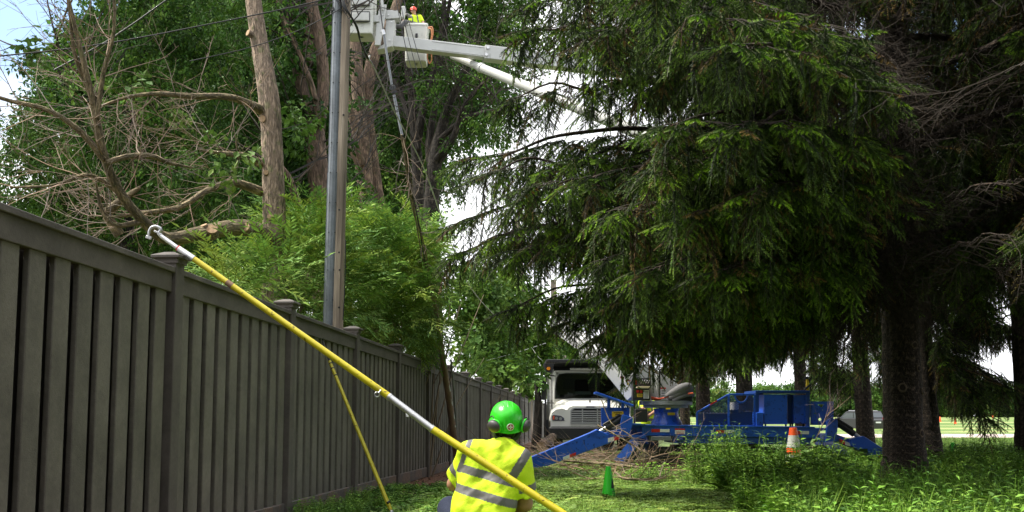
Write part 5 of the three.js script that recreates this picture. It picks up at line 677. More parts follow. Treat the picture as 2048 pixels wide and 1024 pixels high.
// ------------------------------------------------------------------ white dump truck with aerial boom
function loft(rings) { const n = rings[0].length, pos = [], idx = []; rings.forEach((r) => r.forEach((p) => pos.push(p.x, p.y, p.z))); for (let i = 0; i < rings.length - 1; i++) for (let j = 0; j < n; j++) { const a = i * n + j, b = i * n + (j + 1) % n, c = a + n, d = b + n; idx.push(a, c, b, b, c, d); } const g = new THREE.BufferGeometry(); g.setAttribute('position', new THREE.Float32BufferAttribute(pos, 3)); g.setIndex(idx); g.computeVertexNormals(); return g; }
function shapeHoles(pts, holes, d, t) { const w = (q) => { const p = P(q[0], q[1], d); return new THREE.Vector2(p.x, p.y); }, s = new THREE.Shape(pts.map(w)); for (const h of holes) s.holes.push(new THREE.Path(h.map(w))); return new THREE.ExtrudeGeometry(s, { depth: t, bevelEnabled: false }).translate(0, 0, -d - t); }
{
  const D = 30, C = 1180, t = thing('dump_truck', 'white dump truck parked by the far fence with its aerial boom raised', 'truck', G(XD(C, D), D + 3)), bx = { box: true };
  const sym = (pts) => [...pts.map(([x, y]) => [x, y]), ...pts.slice().reverse().map(([x, y]) => [2 * C - x, y])];
  const ring = (pts, d) => sym(pts).map(([x, y]) => P(x, y, d));
  const cream = M(0.80, 0.795, 0.76, 0.3, 0, { map: rep(T.paintCol, 0.4, 0.4), side: THREE.DoubleSide });
  // hood: fenders swell outside, nose in the middle
  const hood = part('hood', [loft([
    ring([[1101, 853], [1101, 838], [1104, 826], [1112, 819], [1124, 817], [1134, 820], [1138, 815], [1146, 812]], D),
    ring([[1099, 853], [1098, 836], [1102, 822], [1111, 815], [1124, 813], [1134, 813], [1138, 808.5], [1146, 806.5]], D + 0.35),
    ring([[1100, 851], [1100, 832], [1104, 818], [1113, 811], [1124, 807], [1132, 804], [1138, 801.5], [1146, 800.5]], D + 0.9),
    ring([[1106, 847], [1106, 822], [1109, 810], [1114, 803], [1122, 799.5], [1132, 797.5], [1138, 796.5], [1146, 796]], D + 1.75)])], cream, t, bx);
  part('hood_front', shapeHoles(sym([[1101, 853], [1101, 838], [1104, 826], [1112, 819], [1124, 817], [1134, 820], [1138, 815], [1146, 812]]), [sym([[1142, 847], [1142, 822], [1145, 818], [1150, 816.5]])], D + 0.005, 0.06), cream, hood, bx);
  const gr = part('grille', [shapeHoles(sym([[1140.5, 848.5], [1140.5, 821.5], [1144, 817], [1150, 815]]), [sym([[1143, 846.5], [1143, 822.5], [1145.6, 819], [1150, 817.4]])], D - 0.03, 0.08)], MAT.alu, hood); part('grille_back', plate(sym([[1142, 847], [1142, 822], [1150, 817]]), D + 0.09, 0.03, 0), MAT.black, gr);
  for (let i = 0; i < 6; i++) part('grille_bar', plate(sym([[1143, 821.4 + i * 4.4], [1143, 823.6 + i * 4.4]]), D - 0.01, 0.05, 0.004), MAT.alu, gr);
  part('grille_post', [1165, 1195].map((x) => plate([[x - 1.2, 818], [x + 1.2, 818], [x + 1.2, 847], [x - 1.2, 847]], D + 0.02, 0.03, 0)), MAT.alu, gr);
  for (const s of [1, -1]) { const X = (x) => C + s * (x - C); const h = part('headlight', plate([[X(1103.5), 831], [X(1108), 829.6], [X(1122), 831.5], [X(1128), 836], [X(1129), 841.5], [X(1105), 841.5]], D - 0.02, 0.06, 0.006), M(0.16, 0.16, 0.17, 0.08, 0.5), hood); part('lamp', [disc(P(X(1113), 836.6, D - 0.02), V(0, 0, 1), 0.045, 0.03), disc(P(X(1121), 837.4, D - 0.02), V(0, 0, 1), 0.045, 0.03)], MAT.steel, h); part('turn_lamp', plate([[X(1106), 832], [X(1109), 831.6], [X(1109), 839], [X(1106), 839]], D - 0.03, 0.02, 0), MAT.orange, h); }
  part('hood_badge', plate([[1172, 813.6], [1175, 812], [1186, 812], [1190, 813.6], [1186, 815.4], [1175, 815.4]], D - 0.02, 0.02, 0.003), M(0.03, 0.04, 0.09, 0.2), hood); part('badge_letters', plate([[1175, 813.2], [1187, 813.2], [1187, 814.2], [1175, 814.2]], D - 0.026, 0.005, 0), MAT.alu, hood);
  part('hood_ornament', [rod(P(1180, 807, D + 0.5), P(1180, 800, D + 0.5), 0.03, 0.02, 8), beam(P(1174, 806.4, D + 0.48), P(1186, 806.4, D + 0.48), 0.02, 0.02, 0.004)], MAT.black, hood);
  part('bumper', [rbox(P(C, 867, D - 0.12), 163 * mpp(D), 25 * mpp(D), 0.3, 0.05), box(P(C, 853, D + 0.2), 150 * mpp(D), 3 * mpp(D), 0.3)], MAT.black, t);
  // cab shell, hollow, with a windscreen and a rear window
  const scr = sym([[1111, 797], [1111.6, 772], [1113.6, 757], [1119, 748.5], [1134, 746.5]]), cabO = sym([[1106.5, 850], [1108, 800], [1109, 768], [1111.4, 753], [1118, 745], [1134, 743.4]]);
  const cab = part('cab', [shapeHoles(cabO, [scr], D + 1.72, 0.06), ...[1, -1].map((s) => { const x = C + s * -71; return box(P(x, 797, D + 2.7), 0.05, 106 * mpp(D + 2.7), 1.9); }), box(P(C, 745.5, D + 2.7), 138 * mpp(D + 2.7), 0.06, 1.9), shapeHoles([[1111, 850], [1111, 750], [1249, 750], [1249, 850]], [[[1126, 778], [1126, 757], [1234, 757], [1234, 778]]], D + 3.6, 0.05)], cream, t, bx);
  part('windscreen', plate(scr, D + 1.69, 0.008, 0), new THREE.MeshPhysicalMaterial({ color: col(0.5, 0.56, 0.55), roughness: 0.03, transmission: 1, thickness: 0 }), cab); part('windscreen_seal', shapeHoles(scr.map(([x, y]) => [C + (x - C) * 1.012, 774 + (y - 774) * 1.03]), [scr.map(([x, y]) => [C + (x - C) * 0.988, 774 + (y - 774) * 0.97])], D + 1.68, 0.03), MAT.black, cab);
  part('seats', [rbox(P(C, 805, D + 2.15), 2.0, 0.5, 0.75, 0.06), rbox(P(1163, 783, D + 2.9), 0.45, 0.8, 0.2, 0.06), rbox(P(1213, 783, D + 2.9), 0.45, 0.8, 0.2, 0.06), new THREE.TorusGeometry(0.2, 0.02, 8, 24).rotateX(-0.5).translate(P(1213, 787, D + 2.3).x, P(1213, 789, D + 2.3).y, -D - 2.3)], MAT.black, cab);
  part('paper', [box(P(1166, 787, D + 1.95), 0.5, 0.02, 0.3, [0.5, 0, 0]), box(P(1141, 789, D + 1.95), 0.2, 0.14, 0.06, [0.3, 0.2, 0])], MAT.whiteRough, cab);
  part('wiper', [[1128, 794, 1160, 788], [1182, 794, 1216, 787]].map(([a, b, c2, d]) => rod(P(a, b, D + 1.66), P(c2, d, D + 1.66), 0.012, 0.008, 6)), MAT.black, cab);
  part('light_bar', [plate([[1141, 736], [1230, 736], [1230, 740], [1141, 740]], D + 1.5, 0.2, 0.01)], MAT.whiteRough, cab); part('marker_lamp', [1150, 1163, 1178, 1195, 1212].map((x) => rbox(P(x, 735, D + 1.5), 0.09, 0.06, 0.09, 0.015)), MAT.black, cab);
  // chip box and its black cab guard
  part('cab_guard', [plate([[1092, 720], [1096, 718.6], [1264, 718.6], [1268, 720], [1268, 725], [1092, 725]], D + 0.9, 2.9, 0.02), plate([[1103, 725], [1262, 725], [1262, 744], [1140, 744], [1116, 757], [1110, 757]], D + 3.75, 0.06)], MAT.black, t);
  part('dump_box', [plate([[1101, 738], [1262, 738], [1262, 868], [1101, 868]], D + 3.9, 3.6, 0.02), plate([[1101, 738], [1108, 738], [1108, 800], [1101, 800]], D + 3.6, 0.25)], MAT.whiteRough, t, bx); part('box_marker', plate([[1106.5, 766.5], [1110, 766.5], [1110, 769], [1106.5, 769]], D + 3.55, 0.03, 0), MAT.red, t);
  for (const s of [1, -1]) { const X = (x) => C + s * (x - C); const post = part('mirror_post', [plate([[X(1089), 727], [X(1093), 727], [X(1093), 882], [X(1089), 882]], D + 0.9, 0.06, 0.004), rod(P(X(1091), 750, D + 0.9), P(X(1110), 752, D + 1.8), 0.018), rod(P(X(1091), 806, D + 0.9), P(X(1108), 806, D + 1.8), 0.018), plate([[X(1088), 727], [X(1109), 727], [X(1106), 740], [X(1103), 748], [X(1089), 748]], D + 0.93, 0.05, 0.004)], MAT.black, t); part('amber_lamp', disc(P(X(1097), 737, D + 0.9), V(0, 0, 1), 0.055, 0.06), M(0.8, 0.26, 0.01, 0.25), post); part('mirror', [rbox(P(X(1087.5), 770, D + 0.95), 0.15, 0.42, 0.2, 0.04), rbox(P(X(1087.5), 791.5, D + 0.95), 0.15, 0.26, 0.2, 0.04)], MAT.black, post); }
  for (const x of [1114, 1246]) { const c = P(x, 875, D + 0.9); c.y = GY(c.x, c.z) + 0.5; const w = part('wheel', [new THREE.TorusGeometry(0.37, 0.14, 12, 28).scale(1, 1, 1.15).rotateY(Math.PI / 2).translate(c.x, c.y, c.z)], MAT.rubber, t); part('rim', disc(c, V(1, 0, 0), 0.27, 0.2), MAT.alu, w); const c2 = c.clone().add(V(0, 0, -5)); part('wheel', [new THREE.TorusGeometry(0.37, 0.14, 12, 28).scale(1, 1, 1.6).rotateY(Math.PI / 2).translate(c2.x, c2.y, c2.z)], MAT.rubber, t); }
  part('chassis', box(V(P(C, 0, D).x, GY(0, -D) + 0.75, -D - 3.6), 0.9, 0.3, 7), MAT.black, t); part('exhaust_stack', rod(P(1255, 845, D + 3.7), P(1255, 700, D + 3.7), 0.07), MAT.alu, t);
  // aerial boom: pedestal, lower boom to a hidden elbow, box-shaped upper boom reaching left, tip brackets
  const ped = P(1185, 705, D + 5), e = P(1500, 170, 37), tip = P(772, 83.5, 34.3), k = (s) => tip.clone().lerp(e, s);
  part('pedestal', [rbox(P(1172, 708, D + 4.6), 27 * mpp(34), 14 * mpp(34), 0.6, 0.03), rod(P(1178, 740, D + 5), P(1178, 700, D + 5), 0.35, 0.3, 20)], MAT.whiteRough, t);
  const lowA = P(1222, 700, D + 5); part('lower_boom', [beam(lowA, e, 0.42, 0.42, 0.03)], MAT.white, t, bx); part('boom_band', [beam(lowA.clone().lerp(e, 0.075), lowA.clone().lerp(e, 0.09), 0.46, 0.46, 0.01)], MAT.black, t);
  const ub = part('upper_boom', [beam(k(0), k(0.262), 0.36, 0.40, 0.02), beam(k(0.255), k(1), 0.44, 0.5, 0.025), beam(k(0.12).add(V(0, 0.15, 0.17)), k(0.255).add(V(0, 0.15, 0.17)), 0.06, 0.03, 0.004), beam(k(0.12).add(V(0, -0.14, 0.17)), k(0.255).add(V(0, -0.14, 0.17)), 0.06, 0.03, 0.004)], MAT.white, t, bx);
  part('boom_bolt', [[0.262, 0.14], [0.258, -0.13]].map(([s, y]) => disc(k(s).add(V(0.06, y, 0.25)), V(0, 0, 1), 0.055, 0.05)), MAT.steel, ub);
  part('elbow', disc(e, V(0, 0, 1), 0.45, 1.0), MAT.whiteRough, t);
  const br = part('tip_bracket', [plate([[762, 8], [772.5, 8.6], [771.7, 20], [768, 47], [760, 90.6], [749, 90], [752.5, 47], [757, 20]], 33.8, 0.12, 0.02), plate([[772, 40], [790, 39], [789, 52], [787, 75], [785, 92], [768, 97], [754, 99.5], [760, 92], [768, 88]], 34.0, 0.5, 0.02), plate([[769, 19.5], [795, 20], [800, 29], [799, 36], [771, 38]], 33.95, 0.4, 0.02)], MAT.white, t, bx);
  part('level_cylinder', [plate([[802, 13], [804, 11.5], [810, 11.5], [811.5, 13], [808, 36], [802, 34]], 34.2, 0.2, 0.03), rod(P(762, -30, 33.7), P(765, 20, 33.7), 0.05)], MAT.white, br); part('bracket_bolt', [[765, 30], [762, 63], [777, 30], [783, 44], [779, 80]].map(([x, y]) => disc(P(x, y, 33.78 + (x > 770 ? 0.15 : 0)), V(0, 0, 1), 0.022, 0.05)), MAT.steel, br);
  part('tool_arm', tube([P(788, 52, 34.4), P(800, 53, 34.6), P(808, 46, 34.8), P(812, 44, 35)], 0.09, 10, 0.05), MAT.black, br); part('tool_link', [tube([P(788, 60, 34.3), P(797, 64, 34.5), P(803, 66, 34.8), P(802, 76, 35)], 0.022, 8, 0.05)], MAT.black, br);
  // near basket with its two step pockets, far basket carrying the worker
  const basket = (c, w, h, d, lip) => { const ringAt = (y, s) => { const o = []; for (const [a, b] of [[-1, 1], [1, 1], [1, -1], [-1, -1]]) for (let i = 0; i < 5; i++) { const an = Math.atan2(b, a) + (i - 2) * 0.39 * -1, r = 0.1; o.push(V(c.x + a * (w / 2 * s - r) + r * Math.cos(an), c.y + y, c.z + b * (d / 2 * s - r) + r * Math.sin(an))); } return o; }; return loft([ringAt(-h / 2 + 0.03, 0.2), ringAt(-h / 2, 0.84), ringAt(-h / 2 + 0.05, 0.9), ringAt(h / 2 - 0.09, 1), ringAt(h / 2 - 0.085, 1.05), ringAt(h / 2, 1.05), ringAt(h / 2, 0.93), ringAt(-h / 2 + 0.08, 0.82), ringAt(-h / 2 + 0.08, 0.1)]); };
  const shell = M(0.64, 0.64, 0.60, 0.42, 0, { map: rep(T.paintCol, 0.5, 0.5), side: THREE.DoubleSide });
  const c1 = P(718, 12, 33.5); c1.z -= 0.5; const b1 = part('basket', [basket(c1, 1.02, 1.9, 0.9)], shell, t, bx);
  part('step_pocket', [[-8, 9], [24, 41]].map(([y0, y1]) => plate([[704, y0], [738, y0], [738, y1], [704, y1]], 33.42, 0.14, 0.03)), MAT.whiteRough, b1, bx); part('pocket_rim', [[-8, 9], [24, 41]].map(([y0, y1]) => shapeHoles([[702.6, y0 - 1.4], [739.4, y0 - 1.4], [739.4, y1 + 1.6], [702.6, y1 + 1.6]], [[[704.6, y0 + 0.4], [737.4, y0 + 0.4], [737.4, y1 - 0.4], [704.6, y1 - 0.4]]], 33.46, 0.06)), MAT.black, b1);
  part('basket_arm', beam(P(744, 40, 33.9), P(760, 40, 33.9), 0.3, 0.25, 0.02), MAT.white, t, bx);
  const c2 = P(833, 92, 35.6); const b2 = part('basket', [basket(c2, 0.84, 1.42, 0.8)], shell, t, bx); part('basket_latch', [rbox(P(833, 71, 35.15), 0.09, 0.16, 0.06, 0.02)], MAT.black, b2); part('basket_arm', beam(P(800, 85, 35.6), P(815, 85, 35.6), 0.3, 0.25, 0.02), MAT.white, t, bx);
  const hoseO = M(0.5, 0.2, 0.08, 0.6); for (const pts of [[[856, 55, 35.1], [864, 54, 35], [866, 66, 35], [863, 80, 35.1], [859, 88, 35.2]], [[855, 105, 34.9], [855, 118, 34.9], [859, 127, 34.9], [863, 120, 34.9], [863, 106, 34.9]], [[857, 57, 35.05], [862, 58, 34.95], [863.5, 70, 34.95], [861, 84, 35.05]]]) part('hose', tube(pts.map((q) => P(...q)), 0.022, 8, 0.06), hoseO, t);
}
// ------------------------------------------------------------------ car on the grass, seen from behind
{
  const d = 76, t = thing('parked_car', 'dark estate car parked by the field, half hidden behind the flared spruce trunk', 'car', V(XD(1708, d), 0, -d)); t.position.y = GY(0, -d) - 0.3; ORIGIN.set(t, V(0, 0, 0));
  const paint = M(0.012, 0.012, 0.015, 0.35, 0), glass = M(0.05, 0.06, 0.07, 0.08, 0), L = { local: true };
  const prof = (pts, w) => { const s = new THREE.Shape(pts.map((p) => new THREE.Vector2(...p))); return new THREE.ExtrudeGeometry(s, { depth: w - 0.12, bevelEnabled: true, bevelSize: 0.06, bevelThickness: 0.06, bevelSegments: 3 }).translate(0, 0, -w / 2 + 0.06); };
  part('body', prof([[-2.2, 0.35], [2.2, 0.35], [2.24, 0.9], [2.1, 1.0], [-0.9, 1.05], [-2.0, 0.92], [-2.25, 0.7]], 1.78), paint, t, L);
  part('cabin', prof([[-0.95, 1.0], [-0.2, 1.5], [0.2, 1.58], [1.75, 1.56], [2.1, 1.02]], 1.6), paint, t, L);
  for (const s of [1, -1]) { part('window', plateLocal([[-0.72, 1.1], [-0.12, 1.48], [0.62, 1.5], [0.62, 1.1]], s * 0.806), glass, t, L); part('window', plateLocal([[0.7, 1.1], [0.7, 1.5], [1.6, 1.48], [1.8, 1.1]], s * 0.806), glass, t, L); part('mirror', rbox(V(-0.75, 1.1, s * 0.98), 0.14, 0.14, 0.2, 0.03), paint, t, L); part('tail_lamp', rbox(V(2.2, 0.98, s * 0.72), 0.16, 0.3, 0.24, 0.03), MAT.red, t, L); for (const x of [-1.4, 1.4]) { const w = part('wheel', new THREE.TorusGeometry(0.25, 0.1, 10, 24).translate(x, 0.34, s * 0.8), MAT.rubber, t, L); part('rim', disc(V(x, 0.34, s * 0.86), V(0, 0, 1), 0.2, 0.04), MAT.alu, w, L); } }
  part('rear_window', new THREE.BoxGeometry(0.02, 0.42, 1.3).rotateZ(0.56).translate(1.99, 1.32, 0), glass, t, L); part('number_plate', box(V(2.31, 0.78, 0), 0.02, 0.11, 0.5), MAT.reflector, t, L); part('roof_rail', [0.66, -0.66].map((z) => rod(V(0, 1.66, z), V(1.6, 1.63, z), 0.02)), MAT.steel, t, L); part('windscreen', new THREE.BoxGeometry(0.02, 0.75, 1.3).rotateZ(-0.98).translate(-0.66, 1.31, 0), glass, t, L);
  t.rotation.y = -1.15;
}
function plateLocal(pts, z) { const s = new THREE.Shape(pts.map((p) => new THREE.Vector2(...p))); return new THREE.ExtrudeGeometry(s, { depth: 0.02, bevelEnabled: false }).translate(0, 0, z - 0.01); }
// ------------------------------------------------------------------ cones
{
  const cone = (name, label, px, d, h, color, bands, group, base = true, mark = false) => {
    const t = thing(name, label, 'traffic cone', G(XD(px, d), d), group); ORIGIN.set(t, V(0, 0, 0)); const L = { local: true }, R = (y) => lerp(h * 0.225, h * 0.07, y / h), pr = (a, b, o) => { const q = []; for (let i = 0; i <= 4; i++) { const y = lerp(a, b, i / 4); q.push(new THREE.Vector2(R(y) + o, y)); } return new THREE.LatheGeometry(q, 28); };
    const top = new THREE.LatheGeometry([[R(h), h], [R(h) * 0.96, h + 0.004], [R(h) * 0.6, h + 0.004], [R(h) * 0.55, h - 0.03]].map((q) => new THREE.Vector2(...q)), 24);
    part('cone_body', [pr(0.02, h, 0), top], color, t, L); if (base) part('base', rbox(V(0, 0.016, 0), h * 0.5, 0.03, h * 0.5, 0.01), color, t, L);
    for (const [a, b] of bands) part('reflective_band', pr(a * h, b * h, 0.003), MAT.coneWhite, t, L);
    if (mark) { const s = new Soup(); const q = (a, y) => V(Math.sin(a) * (R(y) + 0.0015), y, Math.cos(a) * (R(y) + 0.0015)), seg = (pts) => { for (let i = 1; i < pts.length - 1; i++) s.tri(q(...pts[0]), q(...pts[i]), q(...pts[i + 1]), [1, 1, 1]); }; seg([[0.75, h * 0.70], [0.35, h * 0.40], [0.62, h * 0.40], [0.9, h * 0.40]]); seg([[0.75, h * 0.70], [0.9, h * 0.40], [1.2, h * 0.44], [1.25, h * 0.5]]); for (let i = 0; i < 3; i++) seg([[0.5, h * (0.33 - i * 0.06)], [0.5, h * (0.305 - i * 0.06)], [0.8, h * (0.305 - i * 0.06)], [1.15, h * (0.305 - i * 0.06)], [1.15, h * (0.33 - i * 0.06)], [0.8, h * (0.33 - i * 0.06)]]); part('print', s.geo(), MAT.black, t, L); }
    return t;
  };
  MAT.coneWhite = M(0.66, 0.66, 0.63, 0.6, 0, { map: rep(T.paintCol, 3, 3) });
  const gr = M(0.04, 0.62, 0.025, 0.42), og = M(0.85, 0.10, 0.012, 0.45);
  cone('safety_cone', 'green cone with dark print standing on the grass in the clearing', 1215, 11.3, 0.395, gr, [], undefined, true, true);
  cone('safety_cone', 'orange cone with two white bands standing among the weeds', 1583, 15.6, 0.80, og, [[0.62, 0.86], [0.34, 0.5]]);
  cone('safety_cone', 'small green cone poking out of the weeds right of the knotted trunk', 1899, 20.5, 0.5, gr, []);
  const far = [['nearest of the plain orange cones on the far field', 1906, 98, 0.62], ['plain orange cone standing left of the nearest one on the far field', 1876, 112, 0.62], ['tiny orange cone far off near the wood at the right', 1981, 150, 0.5]];
  for (const [l, px, d, h] of far) cone('safety_cone', l, px, d, h, og, [], 'orange cones out on the field');
  cone('safety_cone', 'far orange cone with a white band between the two dark trunks', 1761, 105, 0.6, og, [[0.4, 0.7]], 'orange cones out on the field');
}
// ------------------------------------------------------------------ people
// splits a mesh in two by a test on the middle of each triangle
function splitBy(g, test) { const p = g.attributes.position, ix = g.index.array, n = g.attributes.normal, A = {}, out = {}; for (let i = 0; i < ix.length; i += 3) { const c = V(0, 0, 0), m = V(0, 0, 0); for (let k = 0; k < 3; k++) { c.x += p.getX(ix[i + k]) / 3; c.y += p.getY(ix[i + k]) / 3; c.z += p.getZ(ix[i + k]) / 3; m.x += n.getX(ix[i + k]); m.y += n.getY(ix[i + k]); m.z += n.getZ(ix[i + k]); } const key = test(c, m.normalize()); (A[key] ??= []).push(ix[i], ix[i + 1], ix[i + 2]); } for (const k in A) { const pos = new Float32Array(A[k].length * 3), nor = new Float32Array(A[k].length * 3); A[k].forEach((v, j) => { pos.set([p.getX(v), p.getY(v), p.getZ(v)], j * 3); nor.set([n.getX(v), n.getY(v), n.getZ(v)], j * 3); }); const h = new THREE.BufferGeometry(); h.setAttribute('position', new THREE.BufferAttribute(pos, 3)); h.setAttribute('normal', new THREE.BufferAttribute(nor, 3)); h.setAttribute('uv', new THREE.BufferAttribute(new Float32Array(A[k].length / 3 * 3 * 2), 2)); out[k] = h; } return out; }
const cloth = tex(512, 512, (u, v) => [pf(u, v, 90, 90, 3, 2)]);
const HIVIS = M(0.60, 0.80, 0.010, 0.75, 0, { bumpMap: rep(cloth, 3, 3), bumpScale: 0.0015 }), SILVER = M(0.13, 0.125, 0.12, 0.55), DENIM = M(0.010, 0.016, 0.042, 0.9, 0, { bumpMap: rep(cloth, 6, 6), bumpScale: 0.002 }), BOOT = M(0.05, 0.035, 0.025, 0.7), GLOVE = M(0.2, 0.19, 0.18, 0.85);
const SHELLGREEN = M(0.035, 0.56, 0.02, 0.28), MUFF = M(0.055, 0.05, 0.05, 0.5), STRAP = M(0.03, 0.05, 0.012, 0.8);
{ // the kneeling worker in the foreground, seen from behind
  const Z = 6.6, t = thing('person', 'worker kneeling with back turned in yellow hi-vis shirt and green helmet', 'person', V(XD(970, Z), GY(0, -Z), -Z));
  const S = { neck: P(1004, 893, 6.68), head: P(1011, 852, 6.74), ls: P(941, 908, 6.66), rs: P(1040, 925, 6.60), le: P(909, 968, 6.80), re: P(1050, 1008, 6.66), lw: P(950, 1008, 6.98), rw: P(1012, 1040, 6.86), hip: P(950, 1068, 6.52), lh: P(925, 1066, 6.56), rh: P(985, 1072, 6.52), lk: P(900, 1018, 6.98), rk: P(1032, 1040, 7.0) };
  S.la = V(S.lk.x - 0.02, GY(0, -6.9) + 0.10, -6.78); S.ra = V(S.rk.x - 0.04, GY(0, -6.9) + 0.10, -6.82);
  // body: head, neck, arms with hands in one surface
  const fingers = (w, dir, side, up) => { const o = []; const d = dir.clone().normalize(), s = side.clone().normalize(), u = up.clone().normalize(); o.push(capsule(w, w.clone().addScaledVector(d, 0.075), 0.03, 0.034)); [-0.03, -0.01, 0.01, 0.03].forEach((k, i) => { const b = w.clone().addScaledVector(d, 0.09).addScaledVector(s, k), L = [0.042, 0.05, 0.047, 0.036][i], m = b.clone().addScaledVector(d, L * 0.8).addScaledVector(u, -0.012), e = m.clone().addScaledVector(d, L * 0.25).addScaledVector(u, -0.036); o.push(capsule(b, m, 0.0095, 0.009), capsule(m, e, 0.009, 0.008)); }); const b = w.clone().addScaledVector(d, 0.03).addScaledVector(s, 0.032); const m = b.clone().addScaledVector(d, 0.035).addScaledVector(s, 0.022).addScaledVector(u, -0.01); o.push(capsule(b, m, 0.012, 0.0105), capsule(m, m.clone().addScaledVector(d, 0.026).addScaledVector(u, -0.02), 0.0105, 0.009)); return o; };
  const bodyF = blend([ellip(S.head.clone().add(V(0, 0.0, 0)), 0.078, 0.115, 0.095), ellip(S.head.clone().add(V(0, -0.07, -0.045)), 0.055, 0.055, 0.06), capsule(S.neck.clone().add(V(0, -0.04, 0.02)), S.head.clone().add(V(0, -0.05, 0)), 0.062, 0.058), capsule(S.ls, S.le, 0.056, 0.046), capsule(S.le, S.lw, 0.044, 0.03), capsule(S.rs, S.re, 0.056, 0.046), capsule(S.re, S.rw, 0.045, 0.03), capsule(S.ls, S.rs, 0.06, 0.06)], 0.03);
  const handL = fingers(S.lw, V(0.3, 0.25, -1), V(0.9, 0, 0.3), V(0, 1, 0)), handR = fingers(S.rw, V(-0.3, 0.3, -1), V(-0.9, 0, 0.3), V(0, 1, 0));
  const ear = [-1, 1].map((s) => ellip(S.head.clone().add(V(s * 0.085, -0.018, 0.012)), 0.014, 0.034, 0.024)), nose = ellip(S.head.clone().add(V(0, -0.02, -0.105)), 0.014, 0.026, 0.02), brow = ellip(S.head.clone().add(V(0, 0.018, -0.085)), 0.05, 0.014, 0.016);
  const all = (x, y, z) => { let d = bodyF(x, y, z); for (const h of [handL, handR]) { let k = 1e9; for (const f of h) k = smin(k, f(x, y, z), 0.008); d = smin(d, k, 0.015); } for (const e of [...ear, nose, brow]) d = smin(d, e(x, y, z), 0.008); return d; };
  part('body', sdfMesh(all, V(-0.48, 0.02, -7.25), V(0.22, 1.02, -6.5), 0.009), MAT.skin, t);
  for (const s of [-1, 1]) part('eye', ball(S.head.clone().add(V(s * 0.03, 0.0, -0.088)), 0.012), MAT.whiteRough, t); part('mouth', rbox(S.head.clone().add(V(0, -0.066, -0.104)), 0.045, 0.008, 0.01, 0.003), M(0.3, 0.09, 0.08, 0.6), t);
  // shirt
  const wr = (x, y, z) => 0.017 * (fbm3(x * 7 + y * 5, y * 9 - x * 9, z * 7, 3) - 0.5) * 2 + 0.004 * Math.sin((x * 0.6 + y) * 60 + 6 * noise3(x * 6, y * 6, 1)) * sstep(0.42, 0.2, y);
  const torso = blend([capsule(P(955, 917, 6.68), P(934, 1074, 6.56), 0.105, 0.135), capsule(P(1016, 928, 6.66), P(978, 1078, 6.54), 0.108, 0.135), capsule(P(958, 905, 6.67), P(1030, 921, 6.63), 0.066, 0.07), capsule(P(985, 935, 6.72), P(955, 1060, 6.62), 0.12, 0.13), capsule(S.neck.clone().add(V(0, -0.07, 0)), S.neck.clone().add(V(0.002, -0.008, 0.012)), 0.09, 0.071)], 0.09);
  const sleeve = (a, b, k) => { const e = a.clone().lerp(b, k), d = b.clone().sub(a).normalize(); const f = capsule(a, e.clone().addScaledVector(d, 0.06), 0.084, 0.083); return (x, y, z) => Math.max(f(x, y, z), (x - e.x) * d.x + (y - e.y) * d.y + (z - e.z) * d.z); };
  const slL = sleeve(S.ls, S.le, 0.82), slR = sleeve(S.rs, S.re, 0.78);
  const neckHole = capsule(S.neck.clone().add(V(0, -0.005, 0.02)), S.head, 0.060, 0.064);
  const shirtF = (x, y, z) => Math.max(smin(smin(torso(x, y, z), slL(x, y, z), 0.05), slR(x, y, z), 0.05) - wr(x, y, z), -neckHole(x, y, z), 0.12 - y);
  const shirt = sdfMesh(shirtF, V(-0.54, 0.04, -7.05), V(0.3, 0.76, -6.25), 0.0075);
  const mp = mpp(6.55), px = (c) => CX + c.x / -c.z * F, O = V(0, 0, 0);
  const proj = (p) => { const w = p.clone(); return w; };
  const sd = (p, a, b) => { const d = b.clone().sub(a).normalize(); return p.clone().sub(a).dot(d); };
  // bands are laid out on the shirt in its own axes: u across the back (dipping right), v up the spine
  const cen = P(965, 985, 6.5), U = V(0.962, -0.27, 0).normalize(), Wv = V(0.27, 0.962, 0).normalize();
  const band = (c, n) => {
    const q = c.clone().sub(cen), u = q.dot(U), v = q.dot(Wv);
    const aL = sd(c, S.ls, S.le), aR = sd(c, S.rs, S.re), nearL = slL(c.x, c.y, c.z) < 0.014 && torso(c.x, c.y, c.z) > 0.014, nearR = slR(c.x, c.y, c.z) < 0.014 && torso(c.x, c.y, c.z) > 0.014;
    if (v > 0.135 && Math.abs(u - (0.158 + 0.3 * (v - 0.143))) < 0.03 && n.z > -0.2) return 'over_right'; if (v > 0.075 && Math.abs(u - (-0.188 + 0.08 * (v - 0.087))) < 0.016 && n.z > -0.2) return 'over_left';
    if (nearL) return aL > 0.115 && aL < 0.165 ? 'sleeve_left' : 'shirt';
    if (nearR) return aR > 0.135 && aR < 0.185 ? 'sleeve_right' : 'shirt';
    if (v > 0.082 && v < 0.135) return 'upper'; if (v > -0.046 && v < 0.008) return 'lower';
    return 'shirt';
  };
  const sp = splitBy(shirt, band); const sh = part('shirt', sp.shirt, HIVIS, t, { box: 1 });
  for (const k of Object.keys(sp)) if (k !== 'shirt') part('reflective_band', sp[k], SILVER, sh);
  // trousers and boots
  const legs = blend([capsule(S.lh, S.lk, 0.10, 0.078), capsule(S.lk, S.la, 0.075, 0.055), capsule(S.rh, S.rk, 0.10, 0.078), capsule(S.rk, S.ra, 0.075, 0.055), capsule(S.lh, S.rh, 0.125, 0.125)], 0.05);
  part('trousers', sdfMesh((x, y, z) => Math.max(legs(x, y, z) - 0.006 * (noise3(x * 14, y * 14, z * 14) - 0.5), y - 0.36), V(-0.6, -0.06, -7.2), V(0.25, 0.42, -6.3), 0.013), DENIM, t, { box: 1 });
